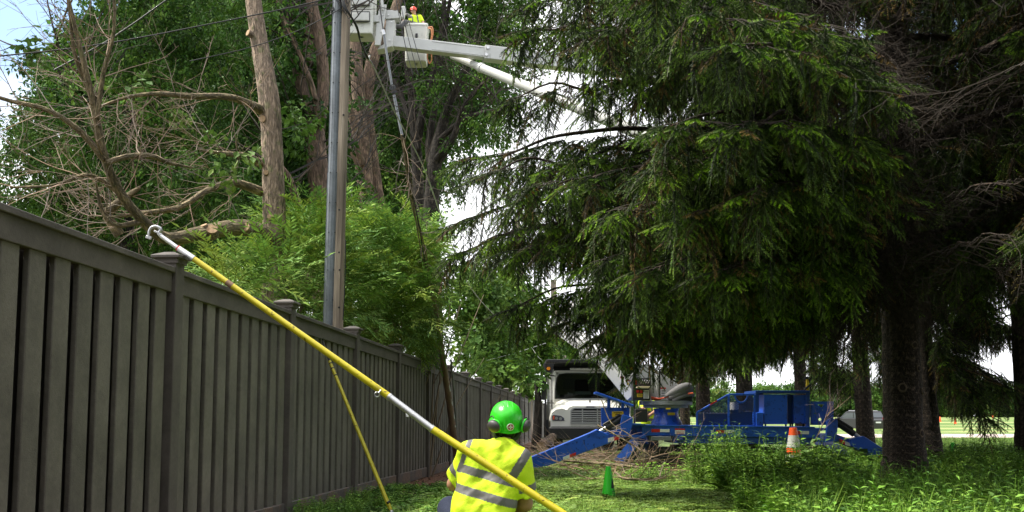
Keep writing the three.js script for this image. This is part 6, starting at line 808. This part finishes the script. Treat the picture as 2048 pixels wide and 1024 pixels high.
  for (const a of [S.la, S.ra]) part('boot', sdfMesh(blend([capsule(a, a.clone().add(V(0, -0.05, 0)), 0.058, 0.055), capsule(a.clone().add(V(0, -0.07, 0.03)), a.clone().add(V(0, -0.075, -0.16)), 0.042, 0.04)], 0.04), a.clone().add(V(-0.15, -0.2, -0.3)), a.clone().add(V(0.15, 0.15, 0.2)), 0.012), BOOT, t);
  // hair at the nape
  const nape = capsule(S.head.clone().add(V(0, -0.04, 0.008)), S.head.clone().add(V(-0.004, -0.13, 0.018)), 0.074, 0.064);
  part('hair', sdfMesh((x, y, z) => Math.max(Math.min(ellip(S.head.clone().add(V(0, 0.0, 0.012)), 0.085, 0.115, 0.098)(x, y, z), nape(x, y, z)), y - S.head.y - 0.02, S.head.z - 0.02 - z, S.head.y - 0.125 - y), S.head.clone().add(V(-0.13, -0.13, -0.12)), S.head.clone().add(V(0.13, 0.08, 0.14)), 0.006), MAT.hair, t);
  // helmet: shell with ridge and rim, tilted back and to the left
  const hg = []; const hp = [[0.0, 0.135], [0.03, 0.1335], [0.06, 0.124], [0.088, 0.105], [0.108, 0.078], [0.119, 0.045], [0.123, 0.012], [0.125, -0.012], [0.131, -0.02], [0.131, -0.026], [0.121, -0.026], [0.115, 0.0]].map((q) => new THREE.Vector2(...q));
  hg.push(new THREE.LatheGeometry(hp, 40).scale(0.9, 1, 1.08));
  const ridge = (x, w) => tube([...Array(9)].map((_, i) => { const a = lerp(-0.15, 1.15, i / 8) * Math.PI / 2 * 1.0, yy = Math.cos(a) * 0.128, zz = Math.sin(a) * 0.13; return V(x * (1 - 0.3 * i / 8), yy, zz * 0.98); }), w, 8, 0.02);
  hg.push(ridge(0.0, 0.012), ridge(0.034, 0.007), ridge(-0.034, 0.007)); hg.push(new THREE.CylinderGeometry(0.13, 0.13, 0.006, 32, 1, false, Math.PI * 0.72, Math.PI * 0.56).scale(0.86, 1, 1.42).translate(0, -0.02, -0.0));
  const HM = new THREE.Matrix4().makeRotationFromEuler(new THREE.Euler(0.42, 0.12, -0.10)).setPosition(S.head.clone().add(V(0.003, 0.03, 0.004)));
  const onH = (g) => merge(g).applyMatrix4(HM);
  const helmet = part('helmet', onH(hg), SHELLGREEN, t);
  for (const [s, mx, my, mz, ry] of [[-1, -0.088, 0.012, 0.104, -0.75], [1, 0.118, 0.004, 0.062, 1.05]]) { const mm = (g) => g.applyMatrix4(new THREE.Matrix4().makeRotationY(ry)).translate(mx, my, mz); const m = part('ear_muff', onH([mm(ball(V(0, 0, 0.012), 0.046, 1.05, 0.88, 0.6, 20))]), MUFF, helmet); part('muff_ring', onH([mm(new THREE.TorusGeometry(0.046, 0.007, 8, 24).scale(1.05, 0.9, 1).translate(0, 0, 0.0))]), SHELLGREEN, m); part('muff_arm', onH([tube([V(mx * 1.08, my + 0.03, mz), V(mx * 1.15, my + 0.055, mz * 0.7), V(s * 0.118, 0.03, mz * 0.2)], 0.004, 6, 0.02)]), MAT.black, m); }
  const sc = V(0.012, 0.022, 0.136), nn = V(0.08, 0.18, 1).normalize(), qd = (r, o, h) => disc(sc.clone().addScaledVector(nn, o), nn, r, h, 24);
  const q0 = new THREE.Quaternion().setFromUnitVectors(V(0, 0, 1), nn), bar = (w, h) => new THREE.BoxGeometry(w, h, 0.002).applyQuaternion(q0).translate(sc.x + nn.x * 0.0058, sc.y + nn.y * 0.0058, sc.z + nn.z * 0.0058);
  const st = part('sticker', onH([qd(0.024, 0.001, 0.006)]), MAT.reflector, helmet); part('sticker_field', onH([qd(0.0185, 0.002, 0.0062)]), M(0.33, 0.02, 0.02, 0.4), st); part('sticker_cross', onH([bar(0.029, 0.008), bar(0.008, 0.029)]), MAT.reflector, st);
  part('helmet_strap', onH([tube([V(-0.095, -0.03, 0.05), V(-0.06, -0.075, 0.098), V(0, -0.085, 0.108), V(0.06, -0.075, 0.098), V(0.095, -0.03, 0.05)], 0.017, 8, 0.02), tube([V(-0.05, -0.03, 0.11), V(-0.03, -0.08, 0.106)], 0.008, 6, 0.02), tube([V(0.05, -0.03, 0.11), V(0.03, -0.08, 0.106)], 0.008, 6, 0.02), ball(V(0.0, -0.082, 0.112), 0.016, 1.3, 1, 0.6)]), STRAP, helmet);
}
// a smaller worker figure: joints given in the photograph's points
function worker(label, d, J, o) {
  const t = thing('person', label, 'person', P(J.hip[0], J.hip[1], d)), q = (k) => P(J[k][0], J[k][1], J[k][2] ?? d), c = o.cell ?? 0.018;
  const S = {}; for (const k in J) S[k] = q(k);
  const arms = [], hands = []; for (const s of ['l', 'r']) { const w = S[s + 'w'], e = S[s + 'e'], dir = w.clone().sub(e).normalize(); arms.push(capsule(S[s + 's'], e, 0.052, 0.043), capsule(e, w, 0.042, 0.029)); const side = dir.clone().cross(V(0, 0, 1)).normalize(); hands.push(capsule(w, w.clone().addScaledVector(dir, 0.08), 0.034, 0.036)); for (let i = 0; i < 4; i++) { const b = w.clone().addScaledVector(dir, 0.09).addScaledVector(side, (i - 1.5) * 0.021); hands.push(capsule(b, b.clone().addScaledVector(dir, [0.05, 0.06, 0.055, 0.045][i]).add(V(0, -0.02, 0)), 0.0105, 0.009)); } hands.push(capsule(w.clone().addScaledVector(dir, 0.03), w.clone().addScaledVector(dir, 0.07).addScaledVector(side, 0.05), 0.013, 0.011)); }
  const face = S.head.clone().addScaledVector(o.look, 0.085);
  const f = blend([ellip(S.head, 0.082, 0.115, 0.09), capsule(S.neck, S.head, 0.055, 0.055), ...arms, ellip(face.clone().add(V(0, -0.03, 0)), 0.022, 0.03, 0.022)], 0.02), g = blend(hands, 0.008), all = (x, y, z) => smin(f(x, y, z), g(x, y, z), 0.012);
  const bb = new THREE.Box3().setFromPoints(['head', 'neck', 'ls', 'rs', 'le', 're', 'lw', 'rw'].map((k) => S[k])).expandByScalar(0.24);
  part('body', sdfMesh(all, bb.min, bb.max, c * 0.7), MAT.skin, t);
  const side = o.look.clone().cross(V(0, 1, 0)).normalize(); for (const s of [-1, 1]) part('eye', ball(S.head.clone().addScaledVector(o.look, 0.078).addScaledVector(side, s * 0.03).add(V(0, 0.005, 0)), 0.012), MAT.hair, t);
  const hw = o.half ?? 0.14, dirS = S.rs.clone().sub(S.ls).normalize(), tor = blend([capsule(S.ls.clone().addScaledVector(dirS, 0.06).add(V(0, -0.06, 0)), S.hip.clone().addScaledVector(dirS, -0.09), 0.1, 0.105), capsule(S.rs.clone().addScaledVector(dirS, -0.06).add(V(0, -0.06, 0)), S.hip.clone().addScaledVector(dirS, 0.09), 0.1, 0.105), capsule(S.ls, S.rs, 0.07, 0.07)], 0.08);
  const sl = ['l', 'r'].map((s) => capsule(S[s + 's'], S[s + 's'].clone().lerp(S[s + 'e'], 0.75), 0.076, 0.07)), nk = capsule(S.neck.clone().add(V(0, 0.01, 0)), S.head, 0.06, 0.06), shF = (x, y, z) => Math.max(Math.min(smin(tor(x, y, z), sl[0](x, y, z), 0.04), smin(tor(x, y, z), sl[1](x, y, z), 0.04)) - 0.008 * (fbm3(x * 8, y * 8, z * 8, 3) - 0.5), -nk(x, y, z), S.hip.y - 0.08 - y);
  const b2 = new THREE.Box3().setFromPoints(['ls', 'rs', 'le', 're', 'hip'].map((k) => S[k])).expandByScalar(0.22);
  const sp = splitBy(sdfMesh(shF, b2.min, b2.max, c), (p) => { const v = (p.y - S.hip.y) / (S.neck.y - S.hip.y), u = p.clone().sub(S.hip).dot(dirS); if (Math.abs(v - 0.16) < 0.055 || Math.abs(v - 0.45) < 0.055) return 'low'; if (v > 0.5 && Math.abs(Math.abs(u) - 0.11) < 0.026) return 'strap'; return 'shirt'; });
  const sh = part('shirt', sp.shirt, HIVIS, t, { box: 1 }); for (const k of ['low', 'strap']) if (sp[k]) part('reflective_band', sp[k], SILVER, sh);
  const lg = blend([capsule(S.hip.clone().addScaledVector(dirS, -0.09), S.lk, 0.10, 0.075), capsule(S.lk, S.la, 0.072, 0.05), capsule(S.hip.clone().addScaledVector(dirS, 0.09), S.rk, 0.10, 0.075), capsule(S.rk, S.ra, 0.072, 0.05)], 0.05), b3 = new THREE.Box3().setFromPoints(['hip', 'lk', 'rk', 'la', 'ra'].map((k) => S[k])).expandByScalar(0.2); part('trousers', sdfMesh(lg, b3.min, b3.max, c * 1.2), DENIM, t, { box: 1 });
  for (const k of ['la', 'ra']) part('boot', sdfMesh(capsule(S[k].clone().add(V(0, -0.05, 0)), S[k].clone().add(V(0, -0.06, 0)).addScaledVector(o.look, 0.17), 0.055, 0.045), S[k].clone().addScalar(-0.3), S[k].clone().addScalar(0.3), 0.02), BOOT, t);
  const hm = new THREE.LatheGeometry([[0, 0.13], [0.05, 0.126], [0.09, 0.1], [0.112, 0.06], [0.12, 0.015], [0.122, -0.004], [0.135, -0.012], [0.134, -0.018], [0.115, -0.014]].map((k) => new THREE.Vector2(...k)), 28).scale(0.95, 1, 1.05).rotateX(o.tilt ?? 0.1).translate(S.head.x, S.head.y + 0.035, S.head.z), rd = tube([...Array(7)].map((_, i) => { const a = (i / 6 - 0.5) * 2.6; return S.head.clone().add(V(0, 0.035 + 0.128 * Math.cos(a), 0)).addScaledVector(o.look, 0.12 * Math.sin(a)); }), 0.014, 8, 0.02);
  part('helmet', [hm, rd], o.helmet, t);
  return [t, S];
}
{
  const D = 35.6, [t, S] = worker('worker in orange helmet standing in the raised white basket', D, { hip: [833, 63], neck: [829.5, 29], head: [827, 22], ls: [823.5, 34, D - 0.05], rs: [840, 34, D + 0.1], le: [818, 44, D - 0.2], lw: [811, 42, D - 0.35], re: [846, 44, D], rw: [847.5, 54, D - 0.25], lk: [829, 88, D], rk: [838, 88, D], la: [829, 112, D], ra: [838, 112, D] }, { look: V(-1, -0.05, 0.2).normalize(), helmet: M(0.6, 0.05, 0.02, 0.35), cell: 0.02 });
  part('gauntlet', [tube([S.le, S.le.clone().lerp(S.lw, 0.5), S.lw, S.lw.clone().add(V(-0.1, 0, 0.02))], [0.06, 0.055, 0.05, 0.045], 12, 0.03, 0.06), tube([P(822, 36, D - 0.12), P(816, 30, D - 0.25), P(812, 28, D - 0.3)], [0.06, 0.055, 0.045], 12, 0.03, 0.06)], GLOVE, t); 
  const saw = thing('power_saw', 'orange-handled saw held by the worker in the raised basket', 'saw', P(811, 44, D - 0.4)); part('saw_body', [beam(P(800, 50, D - 0.45), P(812, 43, D - 0.42), 0.13, 0.16, 0.03)], MAT.black, saw); part('saw_handle', [beam(P(808, 42.4, D - 0.44), P(815.5, 44.8, D - 0.4), 0.05, 0.05, 0.015)], MAT.orange, saw);
}
{
  const D = 20.6, gy = 832 + (0.87 - GY(0, -D)) / D * F;
  worker('worker in yellow hi-vis shirt bending behind the lift pedestal', D, { hip: [1301, 848], neck: [1293, 797], head: [1287, 790], ls: [1284, 806, D + 0.05], rs: [1308, 803, D - 0.05], le: [1286, 818, D - 0.25], lw: [1290, 822, D - 0.5], re: [1312, 822, D - 0.2], rw: [1300, 830, D - 0.4], lk: [1296, 888], rk: [1309, 888], la: [1296, gy - 9], ra: [1309, gy - 9] }, { look: V(-0.8, -0.4, 0.45).normalize(), helmet: SHELLGREEN, cell: 0.018 });
}
// ------------------------------------------------------------------ utility pole with its conduit
{
  const D = 12.4, t = thing('utility_pole', 'weathered wooden utility pole with grey conduit guard beside the fence', 'utility pole', G(XD(668, D), D).setY(-0.1));
  const ax = (y, dx = 0, dd = 0) => P(671.5 + (630 - y) * 0.0285 + dx, y, D + dd);
  part('pole', limbPx([[668, 860, D], [671.5, 630, D], [680, 330, D], [689, 20, D], [700, -380, D]], [16.5, 15.4, 14.0, 12.6, 11], 22, { rough: 0.012, step: 0.25, seed: 4 }), MAT.wood, t, { asis: true });
  // half-round guard nailed to the pole, in lapped lengths
  const guard = (y0, y1, r) => { const a = ax(y0, -13.0, -0.055), b = ax(y1, -13.0, -0.055), L = a.distanceTo(b), g = new THREE.CylinderGeometry(r, r, L, 20, 1, false).translate(0, 0, 0), lip = [-1, 1].map((s) => new THREE.BoxGeometry(0.022, L, 0.006).translate(s * (r + 0.006), 0, -r * 0.45)); const rb = [-0.5, 0.05, 0.55].map((k) => new THREE.CylinderGeometry(0.0035, 0.0035, L, 8).translate(Math.sin(k) * r, 0, Math.cos(k) * r)); return merge([g, ...lip, ...rb]).applyMatrix4(new THREE.Matrix4().makeRotationZ(-Math.atan((b.x - a.x) / (b.y - a.y)))).translate((a.x + b.x) / 2, (a.y + b.y) / 2, (a.z + b.z) / 2); };
  const cg = M(0.28, 0.31, 0.345, 0.5, 0.1, { map: rep(T.dirtCol, 0.8, 0.8) });
  part('conduit_guard', guard(840, 345, 0.064), cg, t, { box: true }); part('conduit_guard', guard(352, -10, 0.058), cg, t, { box: true }); part('conduit_guard', guard(-8, -330, 0.055), cg, t, { box: true });
  const bolts = []; for (const y of [45, 105, 165, 225, 285, 345, 405, 465, 540, 600]) for (const dx of [-6.5, -18.5]) bolts.push(disc(ax(y, dx, -0.115), V(0, 0, 1), 0.007, 0.012, 8)); part('nail', bolts, MAT.black, t, { kind: 'stuff' });
  part('knot', [[1, 505], [3, 540], [2, 230], [-1, 420], [4, 615]].map(([dx, y]) => disc(ax(y, dx + 2, -0.075 * 1.03 - 0.0), V(0.2, 0, 1), 0.012, 0.02, 10)), MAT.black, t);
  // tangle of cables at the head of the guard
  const r = mulberry(31); for (let i = 0; i < 12; i++) { const a = ax(-10 - 8 * r(), -4 + 6 * r(), -0.12), pts = [a]; let p = a.clone(); for (let k = 0; k < 5; k++) { p = p.clone().add(V((r() - 0.6) * 0.11, -0.075 * r() - 0.01, (r() - 0.5) * 0.06)); pts.push(p); } for (let k = 0; k < 2; k++) { p = p.clone().add(V((r() - 0.5) * 0.1, 0.08 * r(), (r() - 0.5) * 0.06)); pts.push(p); } part('loose_wire', tube(pts, 0.0045, 6, 0.03), MAT.cable, t, { asis: true }); }
  const bun = [[683, -20, 12.2], [688, 12, 12.15], [700, 30, 12.2], [714, 56, 12.4], [722, 85, 12.6], [736, 118, 12.9]]; for (let i = 0; i < 4; i++) part('cable', tube(bun.map(([x, y, d], k) => P(x + (r() - 0.5) * 4, y + (r() - 0.5) * 3, d)), 0.009, 6, 0.08), MAT.cable, t, { asis: true });
  part('cable', tube([[691, 480, 12.3], [690, 560, 12.3], [686, 640, 12.3]].map((q) => P(...q)), 0.006, 6, 0.1), MAT.cable, t, { asis: true });
}
// overhead lines and hanging ropes, each a thing
const line = (name, label, cat, pts, r, m, group) => { const w = pts.map((q) => P(...q)), t = part(name, tube(w, r, 6, 0.35, 0, 1, true), m, null, { asis: true }); return tag(t, label, cat, group); };
line('overhead_wire', 'black overhead wire sloping from the left sky edge past the pale trunk to the pole', 'wire', [[-60, 118, 9.5], [180, 92, 10.2], [440, 44, 11.2], [620, 6, 12], [690, -14, 12.3]], 0.008, MAT.cable);
line('overhead_wire', 'black overhead wire rising steeply through the bare twigs, upper left', 'wire', [[108, 140, 10.6], [215, 82, 10.9], [330, 2, 11.2], [400, -50, 11.4]], 0.010, MAT.cable);
line('overhead_wire', 'thin dark wire crossing the pale trunk towards the pole head', 'wire', [[380, 122, 11], [500, 95, 11.6], [600, 60, 12], [684, 16, 12.3]], 0.006, MAT.cable);
line('service_cable', 'pale twisted cable falling from the pole head down past the trees to the right', 'cable', [[736, 118, 12.9], [742, 124, 13], [790, 225, 14], [845, 330, 15.2], [890, 455, 17], [930, 555, 20], [960, 600, 23], [1010, 652, 27]], 0.010, M(0.42, 0.41, 0.39, 0.6));
tag(part('cable_splice', rod(P(737, 118, 12.9), P(740, 111, 12.9), 0.014, 0.014, 10), MAT.reflector, null), 'white splice sleeve on the cable right of the pole head', 'splice');
line('far_wire', 'thin pale wire between the two far poles above the fence end', 'wire', [[973, 721, 34], [1030, 706, 36], [1092, 686, 38]], 0.011, M(0.5, 0.5, 0.48, 0.6));
line('far_wire', 'thin pale wire slanting down from the leaning pole behind the truck', 'wire', [[1056, 683, 41], [1075, 712, 39], [1085, 722, 38]], 0.011, M(0.5, 0.5, 0.48, 0.6));
for (const [i, x] of [0, 8, 17].entries()) line('boom_rope', ['dark rope nearest the bracket, hanging past the upper boom', 'dark rope in the middle of the three by the raised basket', 'dark rope closest to the worker in the raised basket'][i], 'rope', [[788 + x * 0.9, -20, 33.6], [800 + x, 40, 33.6], [812 + x * 1.2, 96, 33.6], [826 + x * 1.3, 150, 33.6]], 0.012, MAT.cable);
for (const [i, x] of [0, 10, 17].entries()) line('sky_wire', ['faint distant wire left of the gap in the trees', 'faint distant wire in the middle of the white gap', 'faint distant wire at the right of the white gap'][i], 'wire', [[870 + x, 300, 60], [905 + x, 385, 60], [935 + x, 470, 60], [955 + x, 520, 60]], 0.018, M(0.3, 0.32, 0.36, 0.7));
// insulated link stick hanging from the boom tip
{
  const t = thing('link_stick', 'silver link stick with a dark pulley hanging from the boom bracket', 'stick', P(785, 180, 33.4)), Z = 33.3;
  part('rope', tube([P(757, -10, Z), P(762, 30, Z), P(767, 66, Z)], 0.02, 6, 0.2), MAT.cable, t, { asis: true });
  part('upper_rod', rod(P(767, 66, Z), P(784, 172, Z), 0.04, 0.04, 12), MAT.galv, t); part('pulley', [disc(P(785, 176, Z), V(0.2, 0, 1), 0.11, 0.12), disc(P(788, 184, Z), V(0.2, 0, 1), 0.09, 0.12), rbox(P(787, 180, Z), 0.12, 0.3, 0.16, 0.03)], MAT.black, t); part('lower_rod', rod(P(788, 190, Z), P(811, 306, Z), 0.05, 0.04, 12), MAT.galv, t); part('end_fitting', rod(P(765.5, 60, Z), P(768, 70, Z), 0.06, 0.06, 12), MAT.steel, t);
}
// guy wire with dead vine, and its brown guard in front of the fence
{
  const t = thing('guy_wire', 'guy wire wrapped in dead vine, ending in a worn brown guard tube by the fence', 'guy wire', P(914, 925, 17.6));
  const pts = [[806, 270, 12.9], [818, 350, 13.4], [832, 420, 13.9], [846, 500, 14.4], [856, 555, 14.8], [866, 592, 15.1]];
  part('wire', tube(pts.map((q) => P(...q)), 0.009, 6, 0.2), MAT.cable, t, { asis: true });
  const gt = tex(128, 512, (u, v) => { const w = sstep(0.60, 0.68, pf(u, v, 6, 40, 71, 3)) * sstep(0.34, 0.4, u) * sstep(0.62, 0.56, u) * sstep(0.1, 0.2, v) * sstep(0.97, 0.9, v), k = 0.75 + 0.5 * pf(u, v, 6, 20, 3, 3); return [lerp(0.52 * k, 0.8, w), lerp(0.42 * k, 0.82, w), lerp(0.38 * k, 0.84, w)]; }, true);
  gt.repeat.set(1, 1); const a = P(866, 590, 15.1), b = P(890, 745, 16.2), c = P(915, 922, 17.3), L = a.distanceTo(c), gm = new THREE.MeshStandardMaterial({ map: gt, roughness: 0.6 });
  const g = tube([c, b, a], [0.062, 0.05, 0.036], 14, 0.12); { const uv = g.attributes.uv, S = uv.count; for (let i = 0; i < S - 2; i++) uv.setXY(i, ((i % 15) / 14 + 0.47) % 1.0001, uv.getY(i) / L); } part('guard_tube', g, gm, t, { asis: true }); part('guard_tip', tube([a, P(862, 574, 15.0)], [0.036, 0.018], 10, 0.1), M(0.25, 0.1, 0.05, 0.7), t, { asis: true }); part('anchor_rod', tube([P(902, 720, 16.2), P(908, 790, 16.7), P(917, 925, 17.4)], 0.016, 8, 0.2), MAT.galv, t, { asis: true });
  const r = mulberry(55), s = new Soup(); for (let i = 0; i < 46; i++) { const u = Math.pow(r(), 1.1), k = u * (pts.length - 1), j = Math.min(pts.length - 2, Math.floor(k)), p = P(...pts[j]).lerp(P(...pts[j + 1]), k - j); twigSoup(s, p, V((r() - 0.5) * 1.2, r() * 0.6 - 1 * r(), (r() - 0.5) * 0.6), 0.25 + 0.5 * r() * (1 - u * 0.7), 0.007, 1, r, [0.2, 0.155, 0.12], { wig: 0.3, lift: -0.03, kids: 4 }); } for (let i = 0; i < 3; i++) { const w = pts.map((q, k) => P(q[0] + (r() - 0.5) * 9, q[1] + (r() - 0.5) * 20, q[2])); part('dead_vine', tube(w, [0.012, 0.01, 0.006], 6, 0.12, 0.2, i), BARK.limb, t, { asis: true }); } part('dead_tendrils', s.geo(), soupMat, t, { asis: true, kind: 'stuff' });
}
// far poles
{ const a = P(1058, 806, 42), t = thing('leaning_pole', 'slim grey pole leaning slightly, in the far trees left of the truck', 'utility pole', a.clone().setY(GY(0, -42))); part('pole', tube([a.clone().setY(GY(0, -42) - 0.2), P(1053, 720, 42), P(1042, 560, 42), P(1034, 440, 42)], [0.2, 0.18, 0.15, 0.13], 12, 0.5), MAT.wood, t, { asis: true }); part('transformer', [rbox(P(1036, 665, 41.8), 0.35, 0.3, 0.3, 0.04)], MAT.galv, t); }
{ const t = thing('far_pole', 'brown wooden pole just left of the truck roof', 'utility pole', G(XD(1109, 50), 50)); part('pole', tube([G(XD(1110, 50), 50), P(1109, 690, 50), P(1107, 560, 50)], [0.19, 0.17, 0.14], 12, 0.5), MAT.wood, t, { asis: true }); }
{ const t = thing('far_post', 'short wooden post top showing above the truck guard', 'post', G(XD(1127, 46), 46)); part('pole', tube([G(XD(1127, 46), 46), P(1127, 760, 46), P(1127, 711, 46)], [0.13, 0.12, 0.12], 10, 0.5), MAT.wood, t, { asis: true }); }

// ------------------------------------------------------------------ long yellow pole over the fence post, and the thin yellow stick
{
  const a = P(1128, 1029, 5.75), b = P(866, 859, 6.02), c = P(778, 793, 6.10), d = P(388, 518, 6.32), e = P(357, 497, 6.34), f = P(322, 472, 6.36), Yel = M(0.58, 0.49, 0.012, 0.38, 0, { map: rep(T.chipCol, 1.6, 1.6) });
  const low = a.clone().add(a.clone().sub(b).multiplyScalar(0.5)); low.y = Math.max(low.y, -0.02);
  const t = thing('hot_stick', 'long yellow telescopic pole with hooked silver head leaning over the fence post', 'pole', a.clone());
  part('lower_section', rod(low, b, 0.0225, 0.0225, 20), Yel, t, { box: true }); part('ferrule', [rod(b, c, 0.0205, 0.0205, 20), rod(b.clone().lerp(c, 0.0), b.clone().lerp(c, 0.04), 0.0235, 0.0235, 20), rod(c.clone().lerp(b, 0.55), c.clone().lerp(b, 0.57), 0.0215, 0.0215, 20), rod(c.clone().lerp(b, -0.01), c.clone().lerp(b, 0.03), 0.0225, 0.0225, 20)], MAT.alu, t);
  part('upper_section', rod(c, d, 0.0215, 0.019, 20), Yel, t, { box: true }); part('worn_patch', [rod(c.clone().lerp(d, 0.795), c.clone().lerp(d, 0.825), 0.0204, 0.0204, 14).translate(0.001, -0.0012, 0.001)], M(0.2, 0.12, 0.07, 0.8), t);
  part('head_tube', [rod(d, e, 0.0205, 0.019, 18), rod(e, f, 0.0135, 0.0135, 14)], MAT.alu, t); part('red_ring', rod(e.clone().lerp(f, -0.02), e.clone().lerp(f, 0.04), 0.0195, 0.0195, 16), MAT.red, t);
  part('hook', tube([f, P(318, 466, 6.36), P(322, 459, 6.36), P(313, 453, 6.36), P(303, 455, 6.36), P(298, 464, 6.36), P(298, 474, 6.36)], [0.013, 0.012, 0.010, 0.010, 0.009, 0.008, 0.006], 10, 0.01), MAT.alu, t, { asis: true }); part('hook_pawl', [beam(P(292, 473, 6.36), P(303, 477, 6.36), 0.012, 0.02, 0.004), beam(P(318, 466, 6.35), P(308, 462, 6.35), 0.008, 0.012, 0.003)], MAT.alu, t);
  const ring = P(754, 789, 6.08); part('eye_ring', [new THREE.TorusGeometry(0.014, 0.0036, 8, 20).translate(ring.x, ring.y, ring.z), rod(P(762, 780, 6.09), P(757, 786, 6.08), 0.004)], MAT.steel, t); part('clip', tube([P(812, 828, 6.04), P(818, 834, 6.03), P(812, 832, 6.03)], 0.003, 6, 0.01), MAT.steel, t, { asis: true });
}
{
  const a = P(782, 1022, 9.0), b = P(659, 722, 9.55), c = P(645, 680, 9.62), t = thing('yellow_stick', 'thin yellow stick with dark hooked tip leaning against the fence panel', 'stick', a.clone());
  part('shaft', rod(a, b, 0.019, 0.016, 14), M(0.5, 0.42, 0.012, 0.42, 0, { map: rep(T.chipCol, 1.6, 1.6) }), t, { box: true }); part('tip', tube([b, c, P(646, 677, 9.6)], [0.011, 0.008, 0.005], 8, 0.04), MAT.black, t, { asis: true }); part('foot', rod(a, a.clone().add(a.clone().sub(b).normalize().multiplyScalar(0.07)), 0.021, 0.02, 12), MAT.alu, t); part('knob', rod(P(779, 1003, 8.98), P(775, 1006, 8.96), 0.012), MAT.black, t);
  const tp = tex(64, 64, (u, v) => [pf(u, v, 4, 4, 7, 3)]); part('tape_wear', [0.985, 0.95, 0.9].map((k) => rod(a.clone().lerp(b, k - 0.008), a.clone().lerp(b, k), 0.0168, 0.0168, 12)), MAT.black, t);
}
renderer.render(scene, camera);
